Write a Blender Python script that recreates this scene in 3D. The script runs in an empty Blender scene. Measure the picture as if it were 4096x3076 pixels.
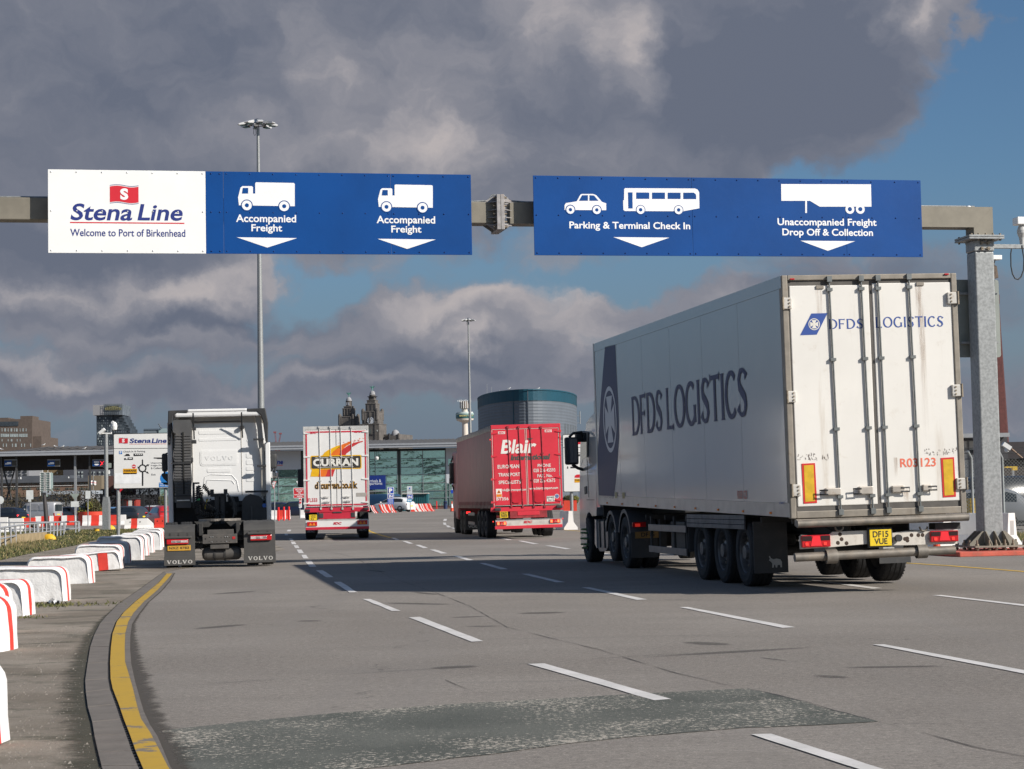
import bpy,bmesh,random
from math import *
from mathutils import Vector,Matrix,noise
random.seed(7)
SC = bpy.context.scene
COL = SC.collection
# ------------------------------------------------------------------ camera
FPX,PITCH,ROLL,EYE = 7711.7,radians(3.58),radians(1.085),1.39
cam_d = bpy.data.cameras.new('camera')
cam = bpy.data.objects.new('camera',cam_d); COL.objects.link(cam)
cam_d.sensor_width = 36.0
cam_d.lens = 36.0 * FPX / 4096.0
cam_d.shift_y = -18.2 / 4096.0
cam_d.clip_start = 0.1; cam_d.clip_end = 12000
fwd = Vector((0,cos(PITCH),sin(PITCH))); up0 = Vector((0,-sin(PITCH),cos(PITCH))); rt0 = Vector((1,0,0))
rt = rt0 * cos(ROLL) - up0 * sin(ROLL)
upv = up0 * cos(ROLL) + rt0 * sin(ROLL)
cam.matrix_world = Matrix(((rt.x,upv.x,-fwd.x,0),(rt.y,upv.y,-fwd.y,0),(rt.z,upv.z,-fwd.z,EYE),(0,0,0,1)))
SC.camera = cam
# ------------------------------------------------------------------ light
SUN_EL,SUN_AZ = 30.4,119.8
sx,sy,sz = sin(radians(SUN_AZ)) * cos(radians(SUN_EL)),cos(radians(SUN_AZ)) * cos(radians(SUN_EL)),sin(radians(SUN_EL))
sun_d = bpy.data.lights.new('sun','SUN'); sun_d.energy = 5.0; sun_d.angle = radians(0.5); sun_d.color = (1.0,0.94,0.86)
sun = bpy.data.objects.new('sun',sun_d); COL.objects.link(sun)
sun.rotation_euler = Vector((sx,sy,sz)).to_track_quat('Z','Y').to_euler(); sun.location = (30,-30,40)
SC.view_settings.view_transform = 'Standard'; SC.view_settings.look = 'None'
SC.view_settings.exposure = 0.17; SC.view_settings.gamma = 1.0; SC.view_settings.use_curve_mapping = False
class NT:
 """tiny helper for node trees"""
 def __init__(s,tree): s.t = tree; s.n = tree.nodes; s.l = tree.links
 def new(s,typ,**kw):
  n = s.n.new(typ)
  for k,v in kw.items():
   if k.startswith('_'): setattr(n,k[1:],v)
  return n
 def put(s,sock,v):
  if v is None: return
  if isinstance(v,bpy.types.NodeSocket): s.l.new(v,sock)
  elif isinstance(v,(tuple,list)) and sock.type == 'RGBA' and len(v) == 3: sock.default_value = (*v,1)
  else: sock.default_value = v
 def math(s,op,a,b=None,c=None,clamp=False):
  n = s.n.new('ShaderNodeMath'); n.operation = op; n.use_clamp = clamp
  s.put(n.inputs[0],a); s.put(n.inputs[1],b); s.put(n.inputs[2],c); return n.outputs[0]
 def ramp(s,v,a,b,c=0.0,d=1.0,smooth=True):
  n = s.n.new('ShaderNodeMapRange'); n.interpolation_type = 'SMOOTHSTEP' if smooth else 'LINEAR'; n.clamp = True
  s.put(n.inputs[0],v); s.put(n.inputs[1],a); s.put(n.inputs[2],b); s.put(n.inputs[3],c); s.put(n.inputs[4],d); return n.outputs[0]
 def mix(s,f,a,b,blend='MIX'):
  n = s.n.new('ShaderNodeMix'); n.data_type = 'RGBA'; n.blend_type = blend
  s.put(n.inputs[0],f); s.put(n.inputs[6],a); s.put(n.inputs[7],b); return n.outputs[2]
 def noise(s,vec,scale,detail=4,rough=.55,dist=0.0,out=0):
  n = s.n.new('ShaderNodeTexNoise'); s.put(n.inputs['Vector'],vec); n.inputs['Scale'].default_value = scale
  n.inputs['Detail'].default_value = detail; n.inputs['Roughness'].default_value = rough; n.inputs['Distortion'].default_value = dist
  return n.outputs[out]
 def map(s,vec,loc=(0,0,0),scale=(1,1,1),rot=(0,0,0)):
  n = s.n.new('ShaderNodeMapping'); s.put(n.inputs[0],vec)
  n.inputs[1].default_value = loc; n.inputs[2].default_value = rot; n.inputs[3].default_value = scale; return n.outputs[0]
# ------------------------------------------------------------------ sky (world)
W = bpy.data.worlds.new('World'); SC.world = W; W.use_nodes = True
wt = NT(W.node_tree); wt.n.clear()
SKY_STRENGTH = 0.1
tc = wt.n.new('ShaderNodeTexCoord').outputs['Generated']
sep = wt.n.new('ShaderNodeSeparateXYZ'); wt.l.new(tc,sep.inputs[0])
az = wt.math('MULTIPLY',wt.math('ARCTAN2',sep.outputs[0],sep.outputs[1]),57.2958)
el = wt.math('MULTIPLY',wt.math('ARCSINE',sep.outputs[2]),57.2958)
sky = wt.n.new('ShaderNodeTexSky'); sky.sky_type = 'NISHITA'; sky.sun_disc = False
sky.sun_elevation = radians(SUN_EL); sky.sun_rotation = radians(SUN_AZ); sky.air_density = 1.0; sky.dust_density = 1.2; sky.ozone_density = 2.0
comb = wt.n.new('ShaderNodeCombineXYZ'); wt.l.new(az,comb.inputs[0]); wt.l.new(el,comb.inputs[1])
warp = wt.n.new('ShaderNodeTexNoise'); warp.inputs['Scale'].default_value = 0.42; warp.inputs['Detail'].default_value = 7; warp.inputs['Roughness'].default_value = .54
wt.l.new(comb.outputs[0],warp.inputs['Vector'])
wv = wt.n.new('ShaderNodeVectorMath'); wv.operation = 'MULTIPLY_ADD'
wt.l.new(warp.outputs['Color'],wv.inputs[0]); wv.inputs[1].default_value = (4.6,3.4,0); wv.inputs[2].default_value = (0,0,0)
ws = wt.n.new('ShaderNodeVectorMath'); ws.operation = 'ADD'; wt.l.new(comb.outputs[0],ws.inputs[0]); wt.l.new(wv.outputs[0],ws.inputs[1])
ws2 = wt.n.new('ShaderNodeVectorMath'); ws2.operation = 'SUBTRACT'; wt.l.new(ws.outputs[0],ws2.inputs[0]); ws2.inputs[1].default_value = (2.3,1.7,0)
AE = ws2.outputs[0]
def blobs(lst):
 """sum of soft ellipses in (azimuth, elevation) degrees: (az, el, half width, half height, weight, tilt deg)"""
 tot = None
 for (a,e,w,h,k,*tl) in lst:
  m = wt.map(AE,rot=(0,0,radians(tl[0]) if tl else 0),loc=(a,e,0),scale=(w,h,1))
  m.node.vector_type = 'TEXTURE'
  ln = wt.n.new('ShaderNodeVectorMath'); ln.operation = 'LENGTH'; wt.l.new(m,ln.inputs[0])
  v = wt.ramp(ln.outputs['Value'],0.0,1.35,k,0.0)
  tot = v if tot is None else wt.math('ADD',tot,v)
 return tot
def sp(x,y,w,h,k,tl=0):
 """cloud measured on a 2212 px wide print of the photograph -> degrees"""
 d = 360 / (2 * pi) / (FPX / 1.8517)
 return ((x - 1106) * d,(1081 - y - .019 * (x - 1106)) * d,w * d,h * d,k,tl)
CLOUDS = [sp(500,100,1300,420,.80),sp(1480,110,720,400,.62),sp(1250,360,620,150,.30),sp(1900,60,300,160,.25),sp(150,500,800,170,.62),sp(360,650,340,100,.62),sp(60,665,190,80,.45),sp(1080,700,360,130,.60),sp(850,680,200,70,.35),sp(150,840,400,60,.5),sp(700,850,460,55,.5),sp(1900,640,480,130,.42),sp(1500,670,260,70,.32),sp(350,745,520,55,.42),sp(1000,800,500,70,.38),sp(2120,480,260,80,.25),sp(1250,820,460,60,.42),sp(1950,860,460,110,.48),sp(2060,60,90,80,.40),sp(1850,180,280,170,.30),sp(2150,160,60,30,.25),sp(1700,560,180,60,.2),sp(2140,300,190,280,-.55),sp(1780,450,360,70,-.38),sp(1330,590,330,45,-.42),sp(700,620,120,60,-.42),sp(2230,60,120,160,-.4)]
LIT = [sp(1220,70,240,130,.50),sp(690,150,110,110,.36),sp(890,250,210,170,.46,-35),sp(640,310,360,60,.32),sp(1390,120,90,120,.46),sp(200,90,300,140,.10),sp(1150,340,400,80,.22),sp(390,625,290,50,.60),sp(60,655,120,34,.45),sp(930,665,190,60,.55,10),sp(1200,660,220,75,.52),sp(1010,735,100,38,.55),sp(130,815,260,28,.40),sp(760,825,360,24,.34),sp(1560,660,170,40,.35),sp(2030,60,80,60,.55),sp(1300,740,180,60,.35),sp(1100,560,900,90,.10),sp(330,730,300,30,.25),sp(1700,190,360,190,-.42),sp(330,190,340,150,-.18),sp(130,540,420,70,-.38),sp(900,790,260,45,-.25),sp(480,695,260,24,-.30),sp(1900,640,360,90,-.25),sp(1600,370,300,60,-.1)]
n_big = wt.noise(wt.map(AE,scale=(.10,.20,1)),1.0,8,.52)
n_mid = wt.noise(wt.map(AE,scale=(.34,.55,1),loc=(3,9,0)),1.0,8,.56)
n_fine = wt.noise(wt.map(AE,scale=(1.1,1.6,1),loc=(13,2,0)),1.0,7,.62)
far = wt.ramp(wt.math('ABSOLUTE',az),22,45)
cov = wt.math('ADD',blobs(CLOUDS),wt.math('MULTIPLY_ADD',n_big,.75,-.30))
cov = wt.math('ADD',cov,wt.math('MULTIPLY_ADD',n_mid,.80,-.40))
cov = wt.math('ADD',cov,wt.math('MULTIPLY_ADD',n_fine,.16,-.08))
cov = wt.math('ADD',cov,wt.math('MULTIPLY',far,.12))
alpha = wt.ramp(cov,.06,.52)
lit = wt.math('ADD',blobs(LIT),wt.math('MULTIPLY_ADD',n_mid,.90,-.30))
lit = wt.math('ADD',lit,wt.math('MULTIPLY_ADD',n_fine,.32,-.16))
lit = wt.math('ADD',lit,wt.math('MULTIPLY',wt.ramp(cov,.30,.85),-.14))
lit = wt.ramp(lit,-.18,.92,smooth=False)
cr = wt.n.new('ShaderNodeValToRGB'); wt.l.new(lit,cr.inputs[0])
CK = [(0,(.122,.140,.188)),(.25,(.165,.178,.222)),(.5,(.238,.240,.275)),(.72,(.36,.34,.355)),(1,(.50,.45,.435))]
while len(cr.color_ramp.elements) < len(CK): cr.color_ramp.elements.new(.5)
for e_,(p_,c_) in zip(cr.color_ramp.elements,CK): e_.position = p_; e_.color = (*c_,1)
cloud = wt.mix(1.0,cr.outputs[0],(1 / SKY_STRENGTH,) * 3,'MULTIPLY')
skyc = wt.mix(1.0,sky.outputs[0],(.47,.62,.75),'MULTIPLY')
sunw = wt.ramp(wt.math('COSINE',wt.math('MULTIPLY',wt.math('SUBTRACT',az,SUN_AZ),pi / 180)),-.6,1.0)
mcol = wt.mix(sunw,tuple(v / SKY_STRENGTH for v in (.135,.165,.225)),tuple(v / SKY_STRENGTH for v in (.33,.34,.36)))
murk = wt.ramp(el,0.0,10.0,.92,0.0)
skyc = wt.mix(murk,skyc,mcol)
final = wt.mix(alpha,skyc,cloud)
bg = wt.n.new('ShaderNodeBackground'); wt.l.new(final,bg.inputs[0]); bg.inputs[1].default_value = SKY_STRENGTH
wo = wt.n.new('ShaderNodeOutputWorld'); wt.l.new(bg.outputs[0],wo.inputs[0])
W.cycles.sampling_method = 'MANUAL'; W.cycles.sample_map_resolution = 512
# ------------------------------------------------------------------ measuring helpers: where a point seen in the photograph stands in the place
def ray(px,py):
 x,y = (px - 2048) / FPX,(py - 1519.8) / FPX
 return (fwd + rt * x - upv * y)
def terrain(x,y):
 def ss(a,b,t):
  t = min(1,max(0,(t - a) / (b - a))); return t * t * (3 - 2 * t)
 return 0.45 * ss(110,180,y) * ss(-24,-12,x)
def G(px,py,z=0.0):
 """ground point under a pixel of the 4096 px photograph"""
 d = ray(px,py); t = (z - EYE) / d.z
 return Vector((d.x * t,d.y * t,z))
def at(px,Y,py=None):
 """point at distance Y seen at pixel column px; on the ground, or on the sight line of row py"""
 if py is None:
  py = 1900.0
  d = ray(px,py); x = d.x / d.y * Y; return Vector((x,Y,terrain(x,Y)))
 d = ray(px,py); return Vector((d.x / d.y * Y,Y,EYE + d.z / d.y * Y))
def hit(M,axis,val,px,py):
 """local point of frame M on its plane axis = val"""
 Mi = M.inverted(); o = Mi @ Vector((0,0,EYE)); d = (Mi.to_3x3() @ ray(px,py))
 t = (val - o[axis]) / d[axis]; return o + d * t
# ------------------------------------------------------------------ mesh helpers
class MB:
 def __init__(s): s.v = []; s.f = []; s.m = []; s.s = []
 def add(s,vs,fs,mi=0,sm=False,M=None):
  b = len(s.v)
  s.v += [tuple(M @ Vector(v)) if M else tuple(v) for v in vs]
  for f in fs: s.f.append([b + i for i in f]); s.m.append(mi); s.s.append(sm)
  return s
 def box(s,x0,x1,y0,y1,z0,z1,mi=0,M=None):
  vs = [(x,y,z) for z in (z0,z1) for y in (y0,y1) for x in (x0,x1)]
  return s.add(vs,[(0,2,3,1),(4,5,7,6),(0,1,5,4),(2,6,7,3),(0,4,6,2),(1,3,7,5)],mi,False,M)
 def cb(s,c,d,mi=0,rot=None):
  M = Matrix.Translation(c) @ (rot.to_4x4() if rot else Matrix())
  return s.box(-d[0] / 2,d[0] / 2,-d[1] / 2,d[1] / 2,-d[2] / 2,d[2] / 2,mi,M)
 def prism(s,poly,axis,a,b,mi=0,M=None,side=None):
  """poly: 2D points in the two axes other than `axis` (ascending order), extruded from a to b"""
  def p3(p,t):
   q = list(p); q.insert(axis,t); return q
  n = len(poly); vs = [p3(p,a) for p in poly] + [p3(p,b) for p in poly]
  s.add(vs,[tuple(range(n))[::-1],tuple(range(n,2 * n))],mi,False,M)
  s.add(vs,[(i,(i + 1) % n,n + (i + 1) % n,n + i) for i in range(n)],mi if side is None else side,False,M)
  return s
 def tube(s,pts,r,n=8,mi=0,cap=True,sm=True,M=None):
  pts = [Vector(p) for p in pts]; k = len(pts); rings = []
  rr = r if isinstance(r,(list,tuple)) else [r] * k
  prev = None
  for i,p in enumerate(pts):
   t = (pts[min(i + 1,k - 1)] - pts[max(i - 1,0)]).normalized()
   a = prev if prev is not None else (Vector((0,0,1)) if abs(t.z) < .9 else Vector((1,0,0)))
   u = (a - t * a.dot(t)).normalized(); w = t.cross(u); prev = u
   rings.append([p + (u * cos(2 * pi * j / n) + w * sin(2 * pi * j / n)) * rr[i] for j in range(n)])
  vs = [v for R in rings for v in R]
  fs = [(i * n + j,i * n + (j + 1) % n,(i + 1) * n + (j + 1) % n,(i + 1) * n + j) for i in range(k - 1) for j in range(n)]
  s.add(vs,fs,mi,sm,M)
  if cap:
   s.add(rings[0],[tuple(range(n))[::-1]],mi,False,M); s.add(rings[-1],[tuple(range(n))],mi,False,M)
  return s
 def lathe(s,prof,n=24,mi=0,c=(0,0,0),axis=2,sm=True,M=None,seg=None):
  """prof: (radius, height) pairs; mi may be a list per profile segment"""
  vs = []
  for r,h in prof:
   for j in range(n):
    a = 2 * pi * j / n; q = [r * cos(a),r * sin(a)]; q.insert(axis,h)
    vs.append([q[i] + c[i] for i in range(3)])
  for i in range(len(prof) - 1):
   m = mi[i] if isinstance(mi,list) else mi
   s.add(vs[i * n:(i + 2) * n],[(j,(j + 1) % n,n + (j + 1) % n,n + j) for j in range(n)],m,sm,M)
  return s
 def grid(s,rows,mi=0,sm=True,closed=False,M=None):
  k = len(rows[0]); vs = [p for r in rows for p in r]
  fs = [(i * k + j,i * k + (j + 1) % k,(i + 1) * k + (j + 1) % k,(i + 1) * k + j) for i in range(len(rows) - 1) for j in range(k if closed else k - 1)]
  return s.add(vs,fs,mi,sm,M)
 def mesh(s,name,mats):
  me = bpy.data.meshes.new(name); me.from_pydata(s.v,[],s.f)
  for m in (mats if isinstance(mats,(list,tuple)) else [mats]): me.materials.append(m)
  me.polygons.foreach_set('material_index',s.m); me.polygons.foreach_set('use_smooth',s.s); me.update()
  return me
def put(name,me,parent=None,loc=None,rot=None,bev=0,seg=2):
 o = bpy.data.objects.new(name,me); COL.objects.link(o)
 if parent is not None: o.parent = parent
 if loc is not None: o.location = loc
 if rot is not None: o.rotation_euler = rot
 if bev:
  b = o.modifiers.new('bevel','BEVEL'); b.width = bev; b.segments = seg; b.limit_method = 'ANGLE'; b.angle_limit = radians(50)
 return o
def part(name,mb,mats,parent=None,bev=0,seg=2,fix=False,loc=None,rot=None):
 me = mb.mesh(name,mats)
 if fix:
  bm = bmesh.new(); bm.from_mesh(me); bmesh.ops.recalc_face_normals(bm,faces=bm.faces); bm.to_mesh(me); bm.free()
 return put(name,me,parent,loc,rot,bev,seg)
def tag(o,label,cat,group=None,kind=None):
 if label: o['label'] = label
 if cat: o['category'] = cat
 if group: o['group'] = group
 if kind: o['kind'] = kind
 return o
def thing(name,label,cat,loc=(0,0,0),rz=0,group=None):
 o = bpy.data.objects.new(name,None); COL.objects.link(o); o.location = loc; o.rotation_euler = (0,0,rz); o.empty_display_size = .3
 return tag(o,label,cat,group)
def struct(name,mb,mats,label=None,**kw):
 o = part(name,mb,mats,**kw); o['kind'] = 'structure'
 if label: o['label'] = label
 return o
def dup(root,loc=None,rz=None,label=None,group=None):
 r = root.copy(); COL.objects.link(r)
 if loc is not None: r.location = loc
 if rz is not None: r.rotation_euler = (0,0,rz)
 if label: r['label'] = label
 if group: r['group'] = group
 for ch in [c for c in root.children]:
  c = ch.copy(); COL.objects.link(c); c.parent = r
  for g in [g for g in ch.children]:
   d = g.copy(); COL.objects.link(d); d.parent = c
 return r
def face_frame(o,xdir,ydir):
 x = Vector(xdir).normalized(); y = Vector(ydir).normalized(); z = x.cross(y).normalized(); o = Vector(o)
 return Matrix(((x.x,y.x,z.x,o.x),(x.y,y.y,z.y,o.y),(x.z,y.z,z.z,o.z),(0,0,0,1)))
REAR = lambda y: face_frame((0,y,0),(1,0,0),(0,0,1))
LEFT = lambda x: face_frame((x,0,0),(0,-1,0),(0,0,1))
# ------------------------------------------------------------------ lettering
_fc = {}
def glyphs(txt,bold=0.0,spacing=1.0):
 k = (txt,bold,spacing)
 if k not in _fc:
  c = bpy.data.curves.new('lettering','FONT'); c.body = txt; c.offset = bold; c.space_character = spacing; c.resolution_u = 4; c.fill_mode = 'FRONT'
  o = bpy.data.objects.new('lettering',c); COL.objects.link(o)
  dg = bpy.context.evaluated_depsgraph_get(); me = bpy.data.meshes.new_from_object(o.evaluated_get(dg))
  vs = [tuple(v.co) for v in me.vertices]; fs = [tuple(p.vertices) for p in me.polygons]
  bpy.data.objects.remove(o); bpy.data.curves.remove(c); bpy.data.meshes.remove(me)
  x0 = min(v[0] for v in vs); x1 = max(v[0] for v in vs); y0 = min(v[1] for v in vs); y1 = max(v[1] for v in vs)
  _fc[k] = ([((v[0] - x0) / (x1 - x0),(v[1] - y0) / (y1 - y0)) for v in vs],fs)
 return _fc[k]
def write(mb,F,txt,u0,u1,v0,v1,mi=0,bold=.02,slant=0.0,off=.003,skew=0.0,spacing=1.0):
 """letters fitted into the rectangle u0..u1, v0..v1 of frame F"""
 vs,fs = glyphs(txt,bold,spacing)
 P = [(u0 + (u1 - u0) * a + slant * (v1 - v0) * b,v0 + (v1 - v0) * b + skew * (u1 - u0) * a,off) for a,b in vs]
 mb.add(P,fs,mi,False,F)
def poly(mb,F,pts,mi=0,off=.003):
 mb.add([(p[0],p[1],off) for p in pts],[tuple(range(len(pts)))],mi,False,F)
def rrect(u0,u1,v0,v1,r,n=4):
 out = []
 for cx,cy,a0 in ((u1 - r,v1 - r,0),(u0 + r,v1 - r,90),(u0 + r,v0 + r,180),(u1 - r,v0 + r,270)):
  for i in range(n + 1):
   a = radians(a0 + 90 * i / n); out.append((cx + r * cos(a),cy + r * sin(a)))
 return out
def disc(cx,cy,r,n=20,r2=None): return [(cx + r * cos(2 * pi * i / n),cy + (r2 or r) * sin(2 * pi * i / n)) for i in range(n)]
def ring(mb,F,cx,cy,ra,rb,mi=0,off=.003,n=24,sy_=1.0):
 vs = []
 for r in (ra,rb): vs += [(cx + r * cos(2 * pi * i / n),cy + sy_ * r * sin(2 * pi * i / n),off) for i in range(n)]
 mb.add(vs,[(i,(i + 1) % n,n + (i + 1) % n,n + i) for i in range(n)],mi,False,F)
def _arc(cx,cy,rx,ry,a0,a1,t0,t1,n=14):
 out = []
 for i in range(n + 1):
  a = radians(a0 + (a1 - a0) * i / n); k = abs(cos(a)); out.append((cx + rx * cos(a),cy + ry * sin(a),t0 + (t1 - t0) * k ** 1.3))
 return out
def _stem(x,y0=0,y1=1,t=.13,fl=.22): return [(x,y0,fl),(x,y0 + .05,t * 1.1),(x,(y0 + y1) / 2,t),(x,y1 - .05,t * 1.1),(x,y1,fl)]
def _bar(x0,x1,y,t=.07,fl=.16): return [(x0,y,t),(x1 - .12,y,t),(x1,y,fl)]
_S = [(.92,.80,.2),(.84,.90,.07),(.62,.965,.07),(.36,.94,.11),(.2,.78,.15),(.26,.62,.16),(.5,.51,.16),(.76,.39,.16),(.84,.23,.15),(.7,.07,.1),(.42,.035,.07),(.2,.09,.07),(.08,.22,.2)]
SERIF = {'D': (.95,[_stem(.12),[(.1,.965,.07)] + _arc(.38,.5,.52,.465,90,-90,.07,.15) + [(.1,.035,.07)]]),'F': (.72,[_stem(.14),_bar(.14,.92,.96),_bar(.14,.75,.52)]),'S': (.74,[_S]),'L': (.72,[_stem(.14),_bar(.14,.95,.04)]),'O': (1.05,[_arc(.5,.5,.43,.465,0,360,.07,.15,24)]),'G': (1.0,[_arc(.52,.5,.44,.465,48,320,.08,.15,18),_stem(.86,.06,.46,.13,.2)]),'I': (.30,[_stem(.5,0,1,.14,.22)]),'T': (.85,[_stem(.5),[(.02,.955,.18),(.12,.96,.08),(.88,.96,.08),(.98,.955,.18)]]),'C': (.9,[_arc(.55,.5,.46,.465,45,315,.08,.15,18)])}
SLAB = {'V': (1.05,[[(.16,1,.26),(.5,.02,.2)],[(.84,1,.14),(.5,.02,.14)],[(0,.96,.1),(.36,.96,.1)],[(.66,.96,.1),(1,.96,.1)]]),'O': (1.0,[_arc(.5,.5,.38,.44,0,360,.12,.24,20)]),'L': (.9,[[(.25,0,.26),(.25,1,.26)],[(.05,.96,.1),(.48,.96,.1)],[(.05,.05,.12),(.95,.05,.12)],[(.9,.05,.12),(.9,.35,.12)]])}
def ribbons(mb,F,txt,u0,u1,v0,v1,font,mi=0,off=.003,gap=.18,space=.42,bw=1.0):
 tot = sum(space if c == ' ' else font[c][0] + gap for c in txt) - gap
 sx_ = (u1 - u0) / tot; sy_ = v1 - v0; x = 0
 for c in txt:
  if c == ' ': x += space; continue
  w,strokes = font[c]
  for st in strokes:
   L = []; R = []
   for i,(a,b,t) in enumerate(st):
    p0 = st[max(i - 1,0)]; p1 = st[min(i + 1,len(st) - 1)]
    dx,dy = (p1[0] - p0[0]) * w,p1[1] - p0[1]; l = sqrt(dx * dx + dy * dy) or 1
    nx,ny = -dy / l * t * .5 * bw,dx / l * t * .5 * bw
    L.append((u0 + (x + a * w + nx) * sx_,v0 + (b + ny) * sy_,off)); R.append((u0 + (x + a * w - nx) * sx_,v0 + (b - ny) * sy_,off))
   mb.grid([L,R],mi,False,False,F)
   off += .00012
  x += w + gap
# ------------------------------------------------------------------ materials
MATS = {}
def mat(name,col,rough=.6,metal=0.0,var=.08,vs=3.0,bump=0.0,bs=30.0,dirt=None,spec=.5,emit=None,coat=0.0,streak=None):
 """principled paint with procedural grain; dirt = (colour, amount 0..1, scale); streak = the same, drawn out downwards"""
 if name in MATS: return MATS[name]
 m = bpy.data.materials.new(name); m.use_nodes = True; t = NT(m.node_tree); b = t.n['Principled BSDF']
 oc = t.n.new('ShaderNodeTexCoord').outputs['Object']
 n1 = t.noise(oc,vs,5,.6)
 lo = tuple(max(0,c * (1 - var)) for c in col); hi = tuple(min(1,c * (1 + var)) for c in col)
 c = t.mix(t.ramp(n1,.3,.7),lo,hi)
 r = rough
 if dirt:
  nd = t.noise(oc,dirt[2],8,.7,.3); f = t.ramp(nd,.62 - .3 * dirt[1],.95 - .25 * dirt[1],0,min(1,.35 + dirt[1])); c = t.mix(f,c,dirt[0])
  r = t.math('MULTIPLY_ADD',f,.25,rough)
 if streak:
  nd = t.noise(t.map(oc,scale=(streak[2],streak[2],streak[2] * .09)),1.0,6,.65); f = t.ramp(nd,.72 - .3 * streak[1],1.0 - .25 * streak[1],0,min(1,.3 + streak[1])); c = t.mix(f,c,streak[0])
 t.put(b.inputs['Base Color'],c); t.put(b.inputs['Roughness'],r); b.inputs['Metallic'].default_value = metal
 b.inputs['Specular IOR Level'].default_value = spec; b.inputs['Coat Weight'].default_value = coat
 if bump:
  bn = t.n.new('ShaderNodeBump'); bn.inputs['Strength'].default_value = bump; bn.inputs['Distance'].default_value = .02
  t.l.new(t.noise(oc,bs,6,.65),bn.inputs['Height']); t.l.new(bn.outputs[0],b.inputs['Normal'])
 if emit: t.put(b.inputs['Emission Color'],emit[0]); b.inputs['Emission Strength'].default_value = emit[1]
 MATS[name] = m; return m
def ink(name,col): return mat(name,col,.45,var=.04)
GRIME = (.10,.085,.07)
white_sheet = mat('white_sheet',(.86,.86,.84),.3,var=.02,vs=1.2,bump=.2,bs=.8,streak=((.66,.64,.58),.2,1.5))
sign_blue = mat('sign_blue',(.001,.056,.235),.42,var=.10,vs=.5,spec=.3,bump=.25,bs=.9,streak=((.02,.06,.2),.2,1.5))
navy_ink = ink('navy_ink',(.02,.035,.20)); red_ink = ink('red_ink',(.62,.02,.035)); white_ink = ink('white_ink',(.86,.86,.86)); black_ink = ink('black_ink',(.02,.02,.022))
steel = mat('galvanised_steel',(.275,.285,.285),.5,.35,var=.20,vs=16,bump=.05,bs=60,dirt=((.22,.22,.2),.25,1.3))
old_steel = mat('weathered_steel',(.215,.195,.155),.6,.15,var=.12,vs=2,streak=((.11,.10,.08),.45,3.0))
dark_steel = mat('dark_steel',(.06,.06,.062),.55,.3,var=.2,vs=6)
bolt_m = mat('bolt_steel',(.24,.20,.15),.6,.4,var=.3,vs=20)
rubber = mat('tyre_rubber',(.022,.022,.023),.82,var=.2,vs=9,bump=.25,bs=26,dirt=((.07,.065,.058),.35,7))
black_plastic = mat('black_plastic',(.028,.029,.031),.55,var=.2,vs=4,dirt=((.085,.078,.068),.45,3))
chassis_m = mat('chassis_black',(.035,.034,.033),.7,var=.25,vs=5,dirt=((.10,.09,.075),.5,4))
glass_dark = mat('dark_glass',(.02,.026,.03),.06,var=.02,spec=.8)
amber = mat('amber_lamp',(.75,.22,.02),.2,var=.05); red_lamp = mat('red_lamp',(.50,.012,.018),.15,var=.1,vs=12,coat=.5)
red_glow = mat('lit_red_lamp',(.6,.02,.02),.2,emit=((1,.06,.04),.9))
yellow_plate = mat('yellow_plate',(.78,.55,.02),.4,var=.05); amber_plate = mat('amber_plate',(.72,.36,.03),.4,var=.05)
chrome = mat('chrome',(.7,.7,.7),.12,1.0,var=.03)
alu = mat('aluminium',(.52,.52,.51),.35,.75,var=.12,vs=8,dirt=((.2,.17,.13),.35,4))
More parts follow.
